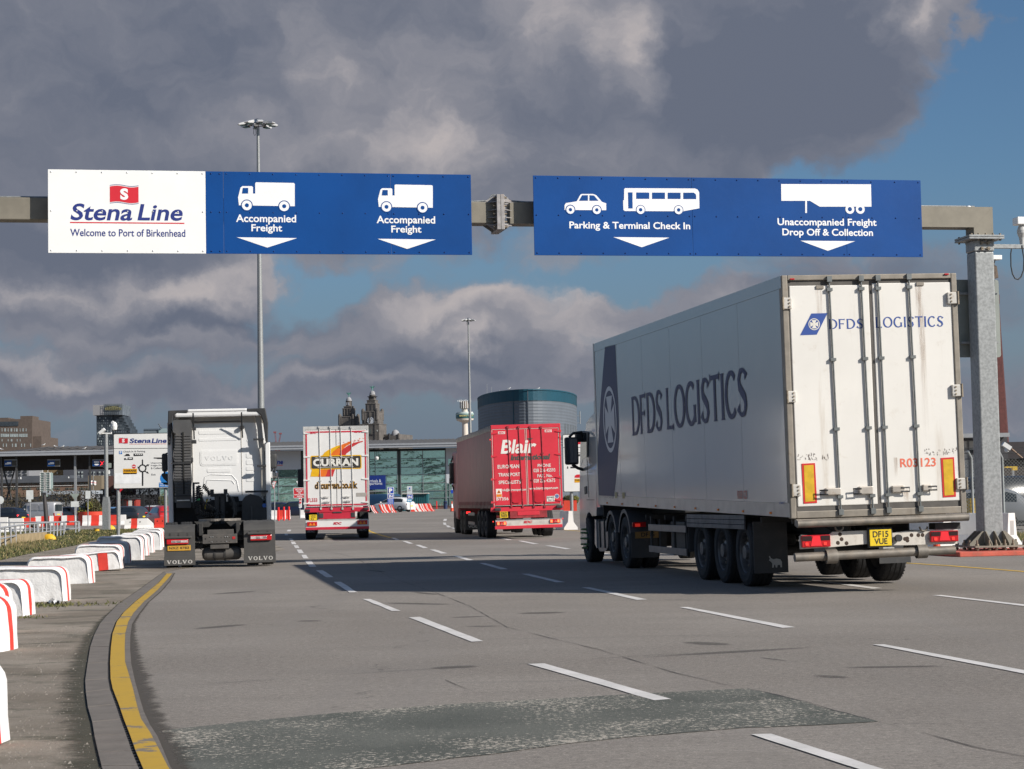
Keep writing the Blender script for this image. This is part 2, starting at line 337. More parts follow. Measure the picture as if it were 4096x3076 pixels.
# ------------------------------------------------------------------ ground sheet
def ground_mat():
 m = bpy.data.materials.new('worn_asphalt'); m.use_nodes = True; t = NT(m.node_tree); b = t.n['Principled BSDF']
 g = t.n.new('ShaderNodeTexCoord').outputs['Object']
 big = t.noise(g,.13,5,.6); mid = t.noise(t.map(g,scale=(.35,1.0,1),rot=(0,0,.12)),1.1,8,.7); fine = t.noise(g,17,7,.85); grit = t.noise(g,62,4,.85)
 c = t.mix(t.ramp(big,.35,.65),(.208,.184,.160),(.278,.250,.221))
 c = t.mix(t.ramp(mid,.42,.72,0,.60),c,(.200,.180,.158))
 c = t.mix(t.ramp(fine,.50,.64,0,.55),c,(.42,.38,.33)); c = t.mix(t.ramp(fine,.49,.34,0,.75),c,(.12,.108,.095))
 c = t.mix(t.ramp(grit,.55,.66,0,.85),c,(.115,.105,.095)); c = t.mix(t.ramp(grit,.45,.35,0,.7),c,(.60,.54,.47))
 sc = t.noise(t.map(g,scale=(.16,2.2,1),rot=(0,0,-.10)),1.0,7,.65); c = t.mix(t.ramp(sc,.56,.74,0,.55),c,(.19,.175,.16))
 bl = t.noise(t.map(g,scale=(.5,1.5,1),loc=(5,3,0)),1.0,7,.75); c = t.mix(t.ramp(bl,.56,.70,0,.50),c,(.21,.19,.165))
 sp_ = t.noise(t.map(g,loc=(9,9,0)),2.6,5,.8); c = t.mix(t.ramp(sp_,.68,.74,0,.6),c,(.13,.12,.11))
 tr = t.noise(t.map(g,scale=(1.25,.035,1),rot=(0,0,-.13)),1.0,4,.55); c = t.mix(t.ramp(tr,.48,.68,0,.42),c,(.23,.21,.19))
 vo = t.n.new('ShaderNodeTexVoronoi'); vo.feature = 'DISTANCE_TO_EDGE'; vo.inputs['Scale'].default_value = .14
 wv_ = t.n.new('ShaderNodeVectorMath'); wv_.operation = 'MULTIPLY_ADD'; t.l.new(t.noise(g,1.2,4,.7,out=1),wv_.inputs[0]); wv_.inputs[1].default_value = (1.4,1.4,0); t.l.new(g,wv_.inputs[2])
 t.l.new(wv_.outputs[0],vo.inputs['Vector']); cr_ = t.math('MULTIPLY',t.ramp(vo.outputs['Distance'],.0,.004,1,0),t.ramp(mid,.45,.62,0,.55)); c = t.mix(cr_,c,(.07,.065,.06))
 t.put(b.inputs['Base Color'],c); b.inputs['Roughness'].default_value = .88; b.inputs['Specular IOR Level'].default_value = .3
 bn = t.n.new('ShaderNodeBump'); bn.inputs['Strength'].default_value = .55; bn.inputs['Distance'].default_value = .012
 t.l.new(t.math('ADD',fine,t.math('MULTIPLY',grit,.8)),bn.inputs['Height']); t.l.new(bn.outputs[0],b.inputs['Normal']); return m
asphalt = ground_mat()
def sheet(poly2,z,res=None):
 """flat polygon on the ground, z above terrain"""
 mb = MB(); mb.add([(x,y,z + terrain(x,y)) for x,y in poly2],[tuple(range(len(poly2)))]); return mb
mb = MB()
ys = [-60,-20,0,20,40,60,80,95] + [105 + 5 * i for i in range(17)] + [200,260,400,800,1600,3000,6000]
xs = [-4000,-1500,-600,-200,-80,-40] + [-28 + 2 * i for i in range(12)] + [0,10,30,80,200,600,1500,4000]
mb.grid([[(x,y,terrain(x,y)) for x in xs] for y in ys],0,True)
ground = struct('ground',mb,asphalt,'worn grey asphalt of the freight lanes')
Pk = lambda o,k,pts: [G(o[0] + a / k,o[1] + b / k) for a,b in pts]
def mk_left():
 K = ((0,1950),1.4756)
 ye_l = [(985,512),(940,565),(880,615),(800,680),(730,745),(690,800),(665,870),(655,950),(650,1040),(653,1140),(665,1200),(700,1290),(730,1380),(765,1470),(800,1570),(838,1661),(900,1800),(990,1990)]
 ye_r = [(1017,512),(985,550),(930,610),(850,680),(790,745),(757,800),(739,870),(736,950),(738,1040),(765,1130),(785,1200),(806,1290),(832,1380),(885,1460),(938,1560),(988,1661),(1080,1800),(1230,1990)]
 co_l = [(972,500),(870,575),(800,625),(700,695),(630,765),(590,812),(556,880),(533,950),(517,1050),(503,1150),(507,1220),(519,1310),(545,1400),(558,1480),(580,1580),(600,1661),(640,1800),(700,1990)]
 co_r = [(1027,505),(1003,548),(952,608),(872,678),(815,752),(780,808),(769,880),(768,960),(775,1050),(797,1150),(822,1240),(848,1330),(885,1410),(930,1480),(968,1570),(1006,1661),(1100,1800),(1250,1990)]
 A,B,C,D = [Pk(*K,q) for q in (co_l,ye_l,ye_r,co_r)]
 conc = mat('drain_concrete',(.165,.145,.125),.85,var=.12,vs=4,bump=.35,bs=40,dirt=((.08,.07,.06),.35,5))
 base = thing('drain_strip',None,None); base['kind'] = 'structure'
 n = len(A)
 for i in range(n - 1):
  mb = MB(); e = .012
  a0,a1,b0,b1 = A[i],A[i + 1],B[i],B[i + 1]
  a0,b0 = a0.lerp(a1,e),b0.lerp(b1,e); a1,b1 = a1.lerp(a0,e),b1.lerp(b0,e)
  q = [a0,a1,b1.lerp(a1,.11),b0.lerp(a0,.11)]
  mb.prism([(v.x,v.y) for v in q],2,-.02,.018)
  part('channel_block',mb,conc,base,fix=True)
 mb = MB(); mb.grid([[(v.x,v.y,.012) for v in B],[(v.x,v.y,.012) for v in D]],0,False); part('channel_edge',mb,conc,base)
 mb = MB()
 for i in range(n - 1):
  k = int((A[i] - A[i + 1]).length / .12) + 1
  for j in range(k):
   p = B[i].lerp(B[i + 1],j / k); q = A[i].lerp(A[i + 1],j / k); m_ = p.lerp(q,.055); mb.cb((m_.x,m_.y,.003),(.07,.022,.014))
 o = part('slot_grating',mb,dark_steel,base); o['kind'] = 'stuff'
 mb = MB(); mb.grid([[(p.x + (q.x - p.x) * .13,p.y + (q.y - p.y) * .13,.0045) for p,q in zip(B,A)],[(v.x + .004,v.y,.0045) for v in B]],0,False)
 part('slot',mb,mat('slot_black',(.012,.012,.011),.9),base)
 m = bpy.data.materials.new('yellow_paint'); m.use_nodes = True; t = NT(m.node_tree); b = t.n['Principled BSDF']; oc = t.n.new('ShaderNodeTexCoord').outputs['Object']
 f = t.math('MULTIPLY',t.ramp(t.noise(oc,1.7,8,.78),.57,.61),.9); f2 = t.ramp(t.noise(oc,9,6,.7),.4,.8,0,.45)
 t.put(b.inputs['Base Color'],t.mix(f,t.mix(f2,(.50,.31,.03),(.35,.23,.05)),(.17,.155,.14))); b.inputs['Roughness'].default_value = .7
 mb = MB(); mb.grid([[(v.x,v.y,.018) for v in B],[(v.x,v.y,.018) for v in C]],0,False)
 o = struct('yellow_line',mb,m,'broad worn yellow edge line painted along the slot drain')
 def fade_strip(name,P,Q,m,label,z=.0045):
  me = bpy.data.meshes.new(name); n2 = len(P); me.from_pydata([(p.x,p.y,z) for p in P] + [(q.x,q.y,z) for q in Q],[],[(k,n2 + k,n2 + k + 1,k + 1) for k in range(n2 - 1)])
  uv = me.uv_layers.new(); k = 0
  for pol in me.polygons:
   for li in pol.loop_indices: vi = me.loops[li].vertex_index; uv.data[li].uv = (0 if vi < n2 else 1,(vi % n2) / (n2 - 1))
  me.materials.append(m); return tag(put(name,me),label,None,kind='stuff')
 def fade_mat(name,col,sc,amt,both=False,stretch=(1,1,1)):
  m = bpy.data.materials.new(name); m.use_nodes = True; t = NT(m.node_tree); b = t.n['Principled BSDF']; c = t.n.new('ShaderNodeTexCoord'); s = t.n.new('ShaderNodeSeparateXYZ'); t.l.new(c.outputs['UV'],s.inputs[0])
  e = t.math('MULTIPLY',4.0,t.math('MULTIPLY',s.outputs[0],t.math('SUBTRACT',1.0,s.outputs[0]))) if both else t.math('SUBTRACT',1.0,s.outputs[0])
  f = t.math('MULTIPLY',4.0,t.math('MULTIPLY',s.outputs[1],t.math('SUBTRACT',1.0,s.outputs[1]))) if both else 1.0
  nz = t.noise(t.map(c.outputs['Object'],scale=stretch),sc,7,.75); a = t.ramp(t.math('MULTIPLY_ADD',t.math('MULTIPLY',e,f),.55,nz),.62,.98,0,amt)
  t.put(b.inputs['Base Color'],col); b.inputs['Roughness'].default_value = .95; t.put(b.inputs['Alpha'],a); return m
 mk_left.fade = (fade_strip,fade_mat)
 fp = [D[i].lerp(D[i + 1],j / 6) for i in range(n - 1) for j in range(6)]
 fade_strip('edge_silt',fp,[Vector((p.x + .05 + .16 * max(0,min(1,(24 - p.y) / 8)),p.y,0)) for p in fp],fade_mat('silt',(.075,.064,.052,1),6,.85),'dark silt and moss caught along the kerb edge of the lane')
 fp = [A[i].lerp(A[i + 1],j / 6) for i in range(n - 1) for j in range(6)]
 fade_strip('edge_moss',fp,[Vector((p.x - .06 - .24 * max(0,min(1,(26 - p.y) / 10)),p.y,0)) for p in fp],fade_mat('moss',(.07,.064,.042,1),4,.75),'dark moss and mud against the verge side of the drain strip',.0065)
 m = bpy.data.materials.new('gritty_verge'); m.use_nodes = True; t = NT(m.node_tree); b = t.n['Principled BSDF']; oc = t.n.new('ShaderNodeTexCoord').outputs['Object']
 c = t.mix(t.ramp(t.noise(oc,.5,6,.65),.35,.65),(.205,.170,.130),(.335,.288,.235)); c = t.mix(t.ramp(t.noise(t.map(oc,scale=(.7,1.3,1)),1.0,8,.75),.50,.62,0,.8),c,(.085,.080,.052))
 gr = t.noise(oc,75,5,.9); c = t.mix(t.ramp(gr,.55,.70,0,.6),c,(.56,.50,.42)); c = t.mix(t.ramp(gr,.46,.32,0,.75),c,(.11,.10,.08))
 t.put(b.inputs['Base Color'],c); b.inputs['Roughness'].default_value = .95
 bn = t.n.new('ShaderNodeBump'); bn.inputs['Strength'].default_value = .8; bn.inputs['Distance'].default_value = .02; t.l.new(gr,bn.inputs['Height']); t.l.new(bn.outputs[0],b.inputs['Normal'])
 mb = MB(); left = [(v.x - 26,v.y) for v in A]
 mb.grid([[(v[0],v[1],.004) for v in left],[(v.x,v.y,.004) for v in A]],0,False)
 far_ = [(-40,62),(-40,100),(-22,112),(-13,96),(A[0].x + .4,60),(A[0].x,A[0].y)]
 mb.add([(x,y,.004) for x,y in [(A[0].x - 26,A[0].y)] + far_],[tuple(range(7))])
 struct('verge',mb,m,'gritty weathered tarmac verge left of the lane')
 rnd = random.Random(5); mb = MB()
 for _ in range(1700):
  i = rnd.randrange(5,n - 1); p = A[i].lerp(A[i + 1],rnd.random()); x = p.x - abs(rnd.gauss(0,1.1)); s_ = rnd.uniform(.002,.007) if rnd.random() < .95 else rnd.uniform(.007,.014)
  mb.add([(x - s_,p.y - s_,.004),(x + s_,p.y - s_,.004),(x,p.y + s_,.004),(x,p.y,.004 + s_ * 1.2)],[(0,1,3),(1,2,3),(2,0,3)])
 tag(part('loose_gravel',mb,mat('grit_stone',(.24,.215,.185),.9,var=.5,vs=30)),'loose grit and small stones on the verge',None,kind='stuff')
 return A
VERGE_A = mk_left()
def mk_grass():
 gm = mat('grass_soil',(.070,.072,.026),.95,var=.45,vs=2.2,bump=.5,bs=14,dirt=((.13,.10,.05),.6,1.3))
 low = [G(*q) for q in [(-60,2262),(0,2243),(84,2223),(190,2203),(295,2184),(350,2168),(450,2150),(530,2136),(640,2128),(700,2126)]]
 upp = [G(*q) for q in [(-60,2127),(0,2126),(84,2125),(190,2123),(295,2121),(350,2120),(450,2120),(530,2119),(640,2118),(700,2117)]]
 mb = MB(); rows = []
 for j in range(9):
  f = j / 8; rows.append([tuple(a.lerp(b,f) + Vector((0,0,.012 + .10 * sin(pi * min(1,f * 1.1)) ** .7 * (1 if 0 < j < 8 else 0)))) for a,b in zip(low,upp)])
 mb.grid(rows,0,True)
 struct('grass_verge',mb,gm,'rough grass strip behind the concrete blocks')
 rnd = random.Random(11); mb = MB()
 for _ in range(15000):
  i = rnd.randrange(len(low) - 1); u = rnd.random(); f = rnd.random() ** 1.7
  a = low[i].lerp(low[i + 1],u); b = upp[i].lerp(upp[i + 1],u); p = a.lerp(b,f); z = .01 + .10 * sin(pi * min(1,f * 1.1)) ** .7
  if f < .05 and rnd.random() < .5: continue
  h = rnd.uniform(.03,.10); w = rnd.uniform(.012,.03); an = rnd.uniform(0,pi); dx,dy = cos(an) * w,sin(an) * w; lx,ly = rnd.gauss(0,.03),rnd.gauss(0,.03)
  mb.add([(p.x - dx,p.y - dy,z),(p.x + dx,p.y + dy,z),(p.x + lx,p.y + ly,z + h)],[(0,1,2)],rnd.choice((0,0,0,1,1,2)))
 for _ in range(160):
  p = G(rnd.gauss(85,50),0 + 2195 + rnd.gauss(0,6)); h = rnd.uniform(.2,.5)
  mb.add([(p.x - .008,p.y,0),(p.x + .008,p.y,0),(p.x + rnd.gauss(0,.12),p.y,h)],[(0,1,2)],2)
 gms = [mat('grass_a',(.075,.085,.022),.8,var=.3),mat('grass_b',(.14,.13,.045),.8,var=.3),mat('grass_dry',(.27,.21,.10),.8,var=.3)]
 tag(part('grass',mb,gms),'short scrubby grass with dry tufts',None,kind='stuff')
 mb = MB()
 for (cx,cy,r,k) in ((-6.75,28.0,.8,420),(-6.4,24.9,.3,60),(-3.15,10.9,.2,30)):
  for _ in range(k):
   x = cx + rnd.gauss(0,r * .6); y = cy + rnd.gauss(0,r * .35); h = rnd.uniform(.02,.06); an = rnd.uniform(0,pi); w = .012
   mb.add([(x - cos(an) * w,y - sin(an) * w,.004),(x + cos(an) * w,y + sin(an) * w,.004),(x + rnd.gauss(0,.03),y + rnd.gauss(0,.03),h)],[(0,1,2)],rnd.choice((0,1)))
 tag(part('grass_tufts',mb,gms),'small grass tufts at the feet of the concrete blocks',None,kind='stuff')
mk_grass()
def mk_dashes():
 m = bpy.data.materials.new('white_road_paint'); m.use_nodes = True; t = NT(m.node_tree); b = t.n['Principled BSDF']; oc = t.n.new('ShaderNodeTexCoord').outputs['Object']
 f = t.ramp(t.noise(oc,20,7,.8),.56,.68,0,.7); t.put(b.inputs['Base Color'],t.mix(f,t.mix(t.ramp(t.noise(oc,2,4),.3,.7),(.58,.56,.53),(.72,.69,.66)),(.25,.24,.22))); b.inputs['Roughness'].default_value = .7
 root = thing('lane_markings',None,None); root['kind'] = 'structure'; root['label'] = 'white dashed lane lines painted on the asphalt'
 A = ((500,2150),1.229); B = ((2200,2150),1.1667); C = ((1750,1500),2.3723); D = ((600,1550),2.0769)
 Q = [(A,[(1395,395),(1450,392),(1762,512),(1705,515)]),(A,[(1167,304),(1207,304),(1354,362),(1312,363)]),(A,[(1026,220),(1062,219),(1141,271),(1104,272)]),(A,[(939,163),(972,162),(1025,196),(990,197)]),(A,[(884,116),(914,115),(941,145),(908,146)]),(A,[(866,86),(890,86),(902,104),(877,104)]),(A,[(844,60),(867,60),(880,78),(855,78)]),(A,[(829,39),(850,39),(858,53),(836,53)]),(A,[(815,21),(835,21),(842,34),(820,34)]),(A,[(806,6),(823,6),(829,17),(811,17)]),(A,[(1610,91),(1640,91),(1714,112),(1680,113)]),(A,[(1741,127),(1775,127),(1884,157),(1846,158)]),(A,[(1948,180),(1984,180),(2163,221),(2120,222)]),(A,[(1497,60),(1525,60),(1586,79),(1555,80)]),(A,[(1425,37),(1450,37),(1491,52),(1465,53)]),(A,[(1362,18),(1384,18),(1419,31),(1395,31)]),(A,[(1308,2),(1328,2),(1350,13),(1330,13)]),(A,[(1826,1),(1850,1),(1906,12),(1880,13)]),(A,[(1930,17),(1955,17),(2035,32),(2007,33)]),(A,[(2063,40),(2092,40),(2197,57),(2165,58)]),(B,[(145,61),(178,61),(290,80),(250,80)]),(B,[(148,234),(185,234),(455,291),(405,293)]),(B,[(602,327),(645,326),(1145,421),(1085,424)]),(B,[(1507,502),(1560,501),(2450,665),(2380,671)]),(B,[(-105,593),(-25,590),(565,757),(490,763)]),(B,[(935,922),(1030,920),(1800,1162),(1690,1166)]),(B,[(1783,271),(1825,270),(2500,347),(2450,350)]),(B,[(1130,190),(1165,190),(1553,238),(1505,241)]),(C,[(65,1388),(90,1388),(85,1398),(52,1398)]),(C,[(52,1409),(78,1409),(86,1424),(58,1424)]),(C,[(76,1429),(105,1429),(130,1445),(98,1446)]),(C,[(125,1450),(155,1450),(190,1462),(158,1463)]),(D,[(1145,1182),(1175,1182),(1165,1196),(1135,1196)]),(D,[(1117,1215),(1142,1215),(1149,1229),(1123,1229)])]
 for (fr,q) in Q:
  P = Pk(*fr,q); mb = MB(); n = 8; rnd = random.Random(int(P[0].x * 999))
  L = [P[0].lerp(P[3],i / n) for i in range(n + 1)]; R = [P[1].lerp(P[2],i / n) for i in range(n + 1)]
  mb.grid([[(v.x + rnd.gauss(0,.004),v.y,.006 + terrain(v.x,v.y)) for v in L],[(v.x + rnd.gauss(0,.004),v.y,.006 + terrain(v.x,v.y)) for v in R]],0,False)
  part('lane_dash',mb,m,root)
 ym = mat('yellow_line_far',(.68,.42,.03),.7,var=.2,vs=2)
 def line(pts,w):
  mb = MB(); P = [G(*q) for q in pts]; L = []; R = []
  for i,p in enumerate(P):
   d = (P[min(i + 1,len(P) - 1)] - P[max(i - 1,0)]).normalized(); nrm = Vector((-d.y,d.x,0)) * w / 2; L.append((p.x + nrm.x,p.y + nrm.y,.006)); R.append((p.x - nrm.x,p.y - nrm.y,.006))
  mb.grid([L,R],0,False); return mb
 struct('yellow_line',line([(3500,2246),(3611,2252),(3800,2264),(4096,2287),(4300,2304)],.11),ym,'thin yellow line on the asphalt in front of the gantry post')
 struct('yellow_line',line([(1470,2118),(1480,2126),(1500,2133),(1530,2143),(1563,2151)],.12),ym,'thin yellow curve on the asphalt right of the white trailer')
 struct('yellow_line',line([(2180,2112),(2260,2120),(2330,2126)],.12),ym,'thin yellow line between the red trailer and the silver cab')
 jm = mat('joint_tar',(.05,.047,.044),.9,var=.4,vs=8)
 def seam(name,pts,w,lab,seed=1):
  rnd = random.Random(seed); P = [G(*q) for q in pts]; F_ = []
  for i in range(len(P) - 1):
   k = max(2,int((P[i + 1] - P[i]).length / .35))
   for j in range(k): F_.append(P[i].lerp(P[i + 1],j / k))
  mb = MB(); L = []; R = []
  for i,p in enumerate(F_):
   d = (F_[min(i + 1,len(F_) - 1)] - F_[max(i - 1,0)]).normalized(); ww = w * rnd.uniform(.15,.9) * (1 if rnd.random() > .12 else 0); j_ = rnd.gauss(0,w * .5)
   L.append((p.x - d.y * (ww + j_),p.y + d.x * (ww + j_),.0042)); R.append((p.x - d.y * (j_ - ww),p.y + d.x * (j_ - ww),.0042))
  mb.grid([L,R],0,False); struct(name,mb,jm,lab)
 seam('pavement_joint',[(1240,2190),(1420,2230),(1560,2310),(1740,2370),(1880,2425),(2030,2510),(2200,2552),(2400,2600),(2700,2692),(2900,2740),(2995,2756)],.008,'long dark lane joint running towards the patched strip',2)
 seam('pavement_joint',[(3520,2890),(3700,2935),(3900,2990),(4096,3027),(4200,3045)],.007,'cracked lane joint in the lower right',3)
 seam('pavement_joint',[(600,2756),(1100,2718),(1600,2684),(2100,2655),(2600,2622),(3100,2595),(3500,2580)],.007,'fine crosswise slab joint below the middle of the lane',4)
 seam('pavement_joint',[(1780,2720),(1880,2762),(1975,2802)],.005,'short crack meeting the patched strip',5)
 m = bpy.data.materials.new('patched_strip'); m.use_nodes = True; t = NT(m.node_tree); b = t.n['Principled BSDF']; oc = t.n.new('ShaderNodeTexCoord').outputs['Object']
 c = t.mix(t.ramp(t.noise(oc,.8,5,.6),.35,.65),(.078,.083,.070),(.118,.121,.103))
 ch = t.noise(t.map(oc,scale=(1,.8,1)),27,4,.8); dens = t.noise(oc,.7,5,.65); f = t.math('MULTIPLY',t.ramp(t.math('MULTIPLY_ADD',dens,.55,ch),.845,.875),1.0)
 c = t.mix(f,c,(.42,.38,.32)); c = t.mix(t.ramp(ch,.42,.33,0,.5),c,(.04,.04,.035)); t.put(b.inputs['Base Color'],c); b.inputs['Roughness'].default_value = .9
 bn = t.n.new('ShaderNodeBump'); bn.inputs['Strength'].default_value = .7; bn.inputs['Distance'].default_value = .012; t.l.new(ch,bn.inputs['Height']); t.l.new(bn.outputs[0],b.inputs['Normal'])
 s = 1.8517
 up_ = [(352,1579),(450,1568),(560,1556),(730,1541),(900,1527),(1150,1512),(1430,1497),(1560,1490),(1610,1488)]
 rr_ = [(1680,1502),(1740,1517),(1800,1535),(1855,1548),(1895,1560)]
 dn_ = [(1780,1566),(1660,1571),(1540,1578),(1400,1590),(1250,1604),(1080,1628),(900,1648),(760,1664),(560,1690),(450,1720),(410,1690),(380,1640)]
 P = [G(x * s,y * s) for x,y in up_ + rr_ + dn_]; Q2 = []; rnd = random.Random(9)
 for i in range(len(P)):
  a,c2 = P[i],P[(i + 1) % len(P)]; k = max(1,int((a - c2).length / .12))
  for j in range(k): q = a.lerp(c2,j / k); Q2.append((q.x + rnd.gauss(0,.008),q.y + rnd.gauss(0,.012)))
 struct('patched_strip',sheet(Q2,.0035),m,'green-grey resurfaced strip with worn pale chippings')
 seam('patch_edge',[(x * s,y * s) for x,y in [(1610,1488),(1680,1502),(1740,1517),(1800,1535),(1855,1548),(1895,1560)]],.018,'dark broken edge of the patched strip',8)
mk_dashes()
def mk_stains():
 fs,fm = mk_left.fade; m = fm('tyre_scuff',(.085,.078,.072,1),1.6,.45,True,(.5,2,1)); A = ((500,2150),1.229); B = ((2200,2150),1.1667)
 for fr,(x0,y0,x1,y1,w) in ((A,(1180,160,1300,172,.5)),(A,(1240,322,1640,330,.5)),(A,(1400,268,1560,282,.6)),(A,(1580,395,1790,388,.25)),(A,(1640,438,1880,436,.22)),(A,(1470,645,1760,632,.35)),(A,(280,455,640,425,.5)),(A,(820,412,990,410,.3)),(B,(380,562,1300,510,.28)),(B,(960,560,1120,578,.2)),(B,(590,490,860,500,.5)),(B,(1200,645,1420,655,.3)),(A,(1000,836,1060,834,.05)),(A,(400,280,700,262,.7)),(A,(1900,375,2200,368,.5)),(B,(1300,610,1900,600,.2))):
  p,q = Pk(*fr,[(x0,y0),(x1,y1)]); P = [p.lerp(q,i / 12) for i in range(13)]; fs('tyre_scuff',[v - Vector((0,w / 2,0)) for v in P],[v + Vector((0,w / 2,0)) for v in P],m,'dark crosswise rubber scuff on the asphalt',.0030)
mk_stains()
# ------------------------------------------------------------------ overhead gantry
GY = radians(10.62)
GM = Matrix.Translation((10.823,42.789,0)) @ Matrix.Rotation(GY,4,'Z')
def px2(M,axis,val,o,k,pts):
 """photo pixels (crop origin o, crop zoom k) -> local 2D coordinates on a plane of frame M"""
 out = []
 for a,b in pts:
  p = hit(M,axis,val,o[0] + a / k,o[1] + b / k); out.append((p.x,p.z) if axis == 1 else ((-p.y,p.z) if axis == 0 else (p.x,p.y)))
 return out
def mk_gantry():
 g = thing('sign_gantry','weathered steel overhead gantry spanning the freight lanes on a galvanised post','gantry',(10.823,42.789,0),GY)
 mb = MB(); mb.box(-15.2 - 12,-10.98 - .1 + .0,.02,.46,7.28,7.74); part('beam',mb,old_steel,g,bev=.02)
 mb = MB(); mb.prism([(-10.98,7.28),(-10.98,7.74),(0.0,7.74),(-.46,7.28)],1,.02,.46); part('beam',mb,old_steel,g,fix=True)
 mb = MB(); mb.prism([(-.462,7.281),(-.001,7.742),(-.001,7.10),(-.462,7.10)],1,.02,.46); part('elbow',mb,old_steel,g,fix=True)
 for z0,z1 in ((7.0,7.04),(7.05,7.09)):
  mb = MB(); mb.box(-.66,.17,-.17,.64,z0,z1); part('cap_plate',mb,steel,g,bev=.004)
 mb = MB()
 for i in range(5):
  for y in (-.10,.57): mb.lathe([(.0,6.965),(.025,6.965),(.025,7.13),(0,7.13)],6,0,(-.58 + .17 * i,y,0))
 part('bolt',mb,bolt_m,g)['kind'] = 'stuff'
 mb = MB(); mb.box(-.465,-.005,.015,.465,.24,6.74); part('post',mb,steel,g,bev=.035,seg=3)
 mb = MB(); mb.box(-.478,.006,.004,.476,6.74,7.0); part('post_collar',mb,steel,g,bev=.03,seg=3)
 for z in (6.80,6.93):
  mb = MB(); mb.cb((-.30,-.02,z),(.05,.05,.07)); mb.cb((-.15,-.02,z),(.05,.05,.07)); mb.tube([(-.34,-.045,z),(-.10,-.045,z)],.008,6); part('clamp',mb,bolt_m,g)
 mb = MB(); mb.box(-.86,.40,-.38,.86,.165,.205); part('base_plate',mb,old_steel,g,bev=.005)
 gus = [(x,s) for x in (-.44,-.235,-.03) for s in (-1,1)]
 for x,s in gus:
  mb = MB(); y0 = .015 if s < 0 else .465; mb.prism([(y0,.205),(y0 + s * .34,.205),(y0 + s * .34,.25),(y0 + s * .04,.52),(y0,.52)],0,x - .012,x + .012); part('gusset',mb,old_steel,g,fix=True)
 for y in (.04,.24,.44):
  for s in (-1,1):
   x0 = -.465 if s < 0 else -.005; mb = MB(); mb.prism([(x0,.205),(x0 + s * .34,.205),(x0 + s * .34,.25),(x0 + s * .04,.52),(x0,.52)],1,y - .012,y + .012); part('gusset',mb,old_steel,g,fix=True)
 for i,(x,y) in enumerate([(x,y) for x in (-.78,-.50,-.34,-.13,.06,.32) for y in (-.30,.78)] + [(x,y) for x in (-.78,.32) for y in (.1,.38)]):
  mb = MB(); mb.lathe([(0,.10),(.022,.10),(.022,.33),(0,.33)],8,0,(x,y,0)); mb.lathe([(.022,.205),(.045,.205),(.045,.25),(.022,.25)],6,0,(x,y,0)); mb.lathe([(.022,.12),(.045,.12),(.045,.155),(.022,.155)],6,0,(x,y,0))
  part('anchor_bolt',mb,bolt_m,g)
 cx = hit(GM,1,0,1997,770).x
 fl = mat('splice_steel',(.33,.315,.31),.6,.3,var=.2,vs=7,dirt=((.30,.17,.09),.5,3))
 for dx in (-.085,.0):
  mb = MB(); mb.box(cx + dx,cx + dx + .078,-.16,.62,7.13,7.88); part('flange',mb,fl,g,bev=.006)
 for s in (-1,1):
  x0 = cx + (-.087 if s < 0 else .08)
  for z in (7.22,7.39,7.55,7.72):
   mb = MB(); mb.prism([(x0,-.15),(x0 + s * .18,.0),(x0,.0)],2,z,z + .014); part('stiffener',mb,fl,g,fix=True)
  for y0,y1 in ((-.15,-.13),):
   pass
  for z0,z1,zz in ((7.74,7.88,7.76),(7.13,7.28,7.26)):
   mb = MB(); mb.prism([(x0,z0),(x0,z1),(x0 + s * .22,zz)] if z0 > 7.5 else [(x0,z0),(x0,z1),(x0 + s * .22,z1)],1,.05,.07); part('stiffener',mb,fl,g,fix=True)
   mb = MB(); mb.prism([(x0,z0),(x0,z1),(x0 + s * .22,zz)] if z0 > 7.5 else [(x0,z0),(x0,z1),(x0 + s * .22,z1)],1,.38,.40); part('stiffener',mb,fl,g,fix=True)
  mb = MB()
  for z in (7.19,7.30,7.47,7.64,7.82):
   mb.tube([(x0,-.09,z),(x0 + s * .06,-.09,z)],.022,6)
  part('bolt',mb,bolt_m,g)['kind'] = 'stuff'
 mb = MB(); zt = 7.775
 mb.tube([(-15,.2,zt),(-20.5,.2,zt),(-27,.2,zt - .0)][::-1],.018,6); mb.tube([(-15,.2,zt),(cx - .5,.2,zt),(cx - .22,.2,zt + .02),(cx - .12,.2,7.92),(cx + .12,.2,7.92),(cx + .28,.2,zt + .02),(cx + .6,.2,zt),(-.35,.2,zt)],.018,6)
 part('conduit',mb,steel,g)
 mb = MB(); mb.lathe([(.0,7.79),(.05,7.785),(.06,7.76)],10,0,(-.5,.2,0)); part('gland',mb,white_sheet,g)
 mb = MB()
 for x in (-20.0,-17.5,-14.6,-12.6,-10.0,-7.0,-4.5,-2.4):
  mb.box(x - .04,x + .04,-.26,.02,7.0,8.1)
 part('sign_bracket',mb,dark_steel,g)['kind'] = 'stuff'
 mb = MB(); mb.box(-1.5,3.5,-1.0,1.5,.0,.10)
 tag(part('concrete_pad',mb,mat('red_concrete',(.50,.10,.065),.8,var=.2,vs=3,bump=.4,bs=30,dirt=((.28,.20,.15),.55,5)),None,bev=.015,loc=(10.823,42.789,0),rot=(0,0,GY)),'red painted concrete pad under the gantry post','concrete pad')
mk_gantry()
SP = -.30
SF = face_frame((0,SP,0),(1,0,0),(0,0,1))
def panel_between(x0,x1,z0,z1,m,par,th=.02,back=True):
 mb = MB(); mb.box(x0,x1,SP,SP + th,z0,z1); return part('panel',mb,m,par,bev=.004)
def rivets(par,pts,m):
 mb = MB()
 for x,z in pts:
  mb.lathe([(.017,0),(.014,-.008),(.006,-.013),(0,-.014)],8,0,(x,SP,z),axis=1)
 o = part('rivets',mb,m,par); o['kind'] = 'stuff'
K1 = ((0,600),1.106); K2 = ((1850,650),.985)
P1 = lambda pts: px2(GM,1,SP,*K1,pts)
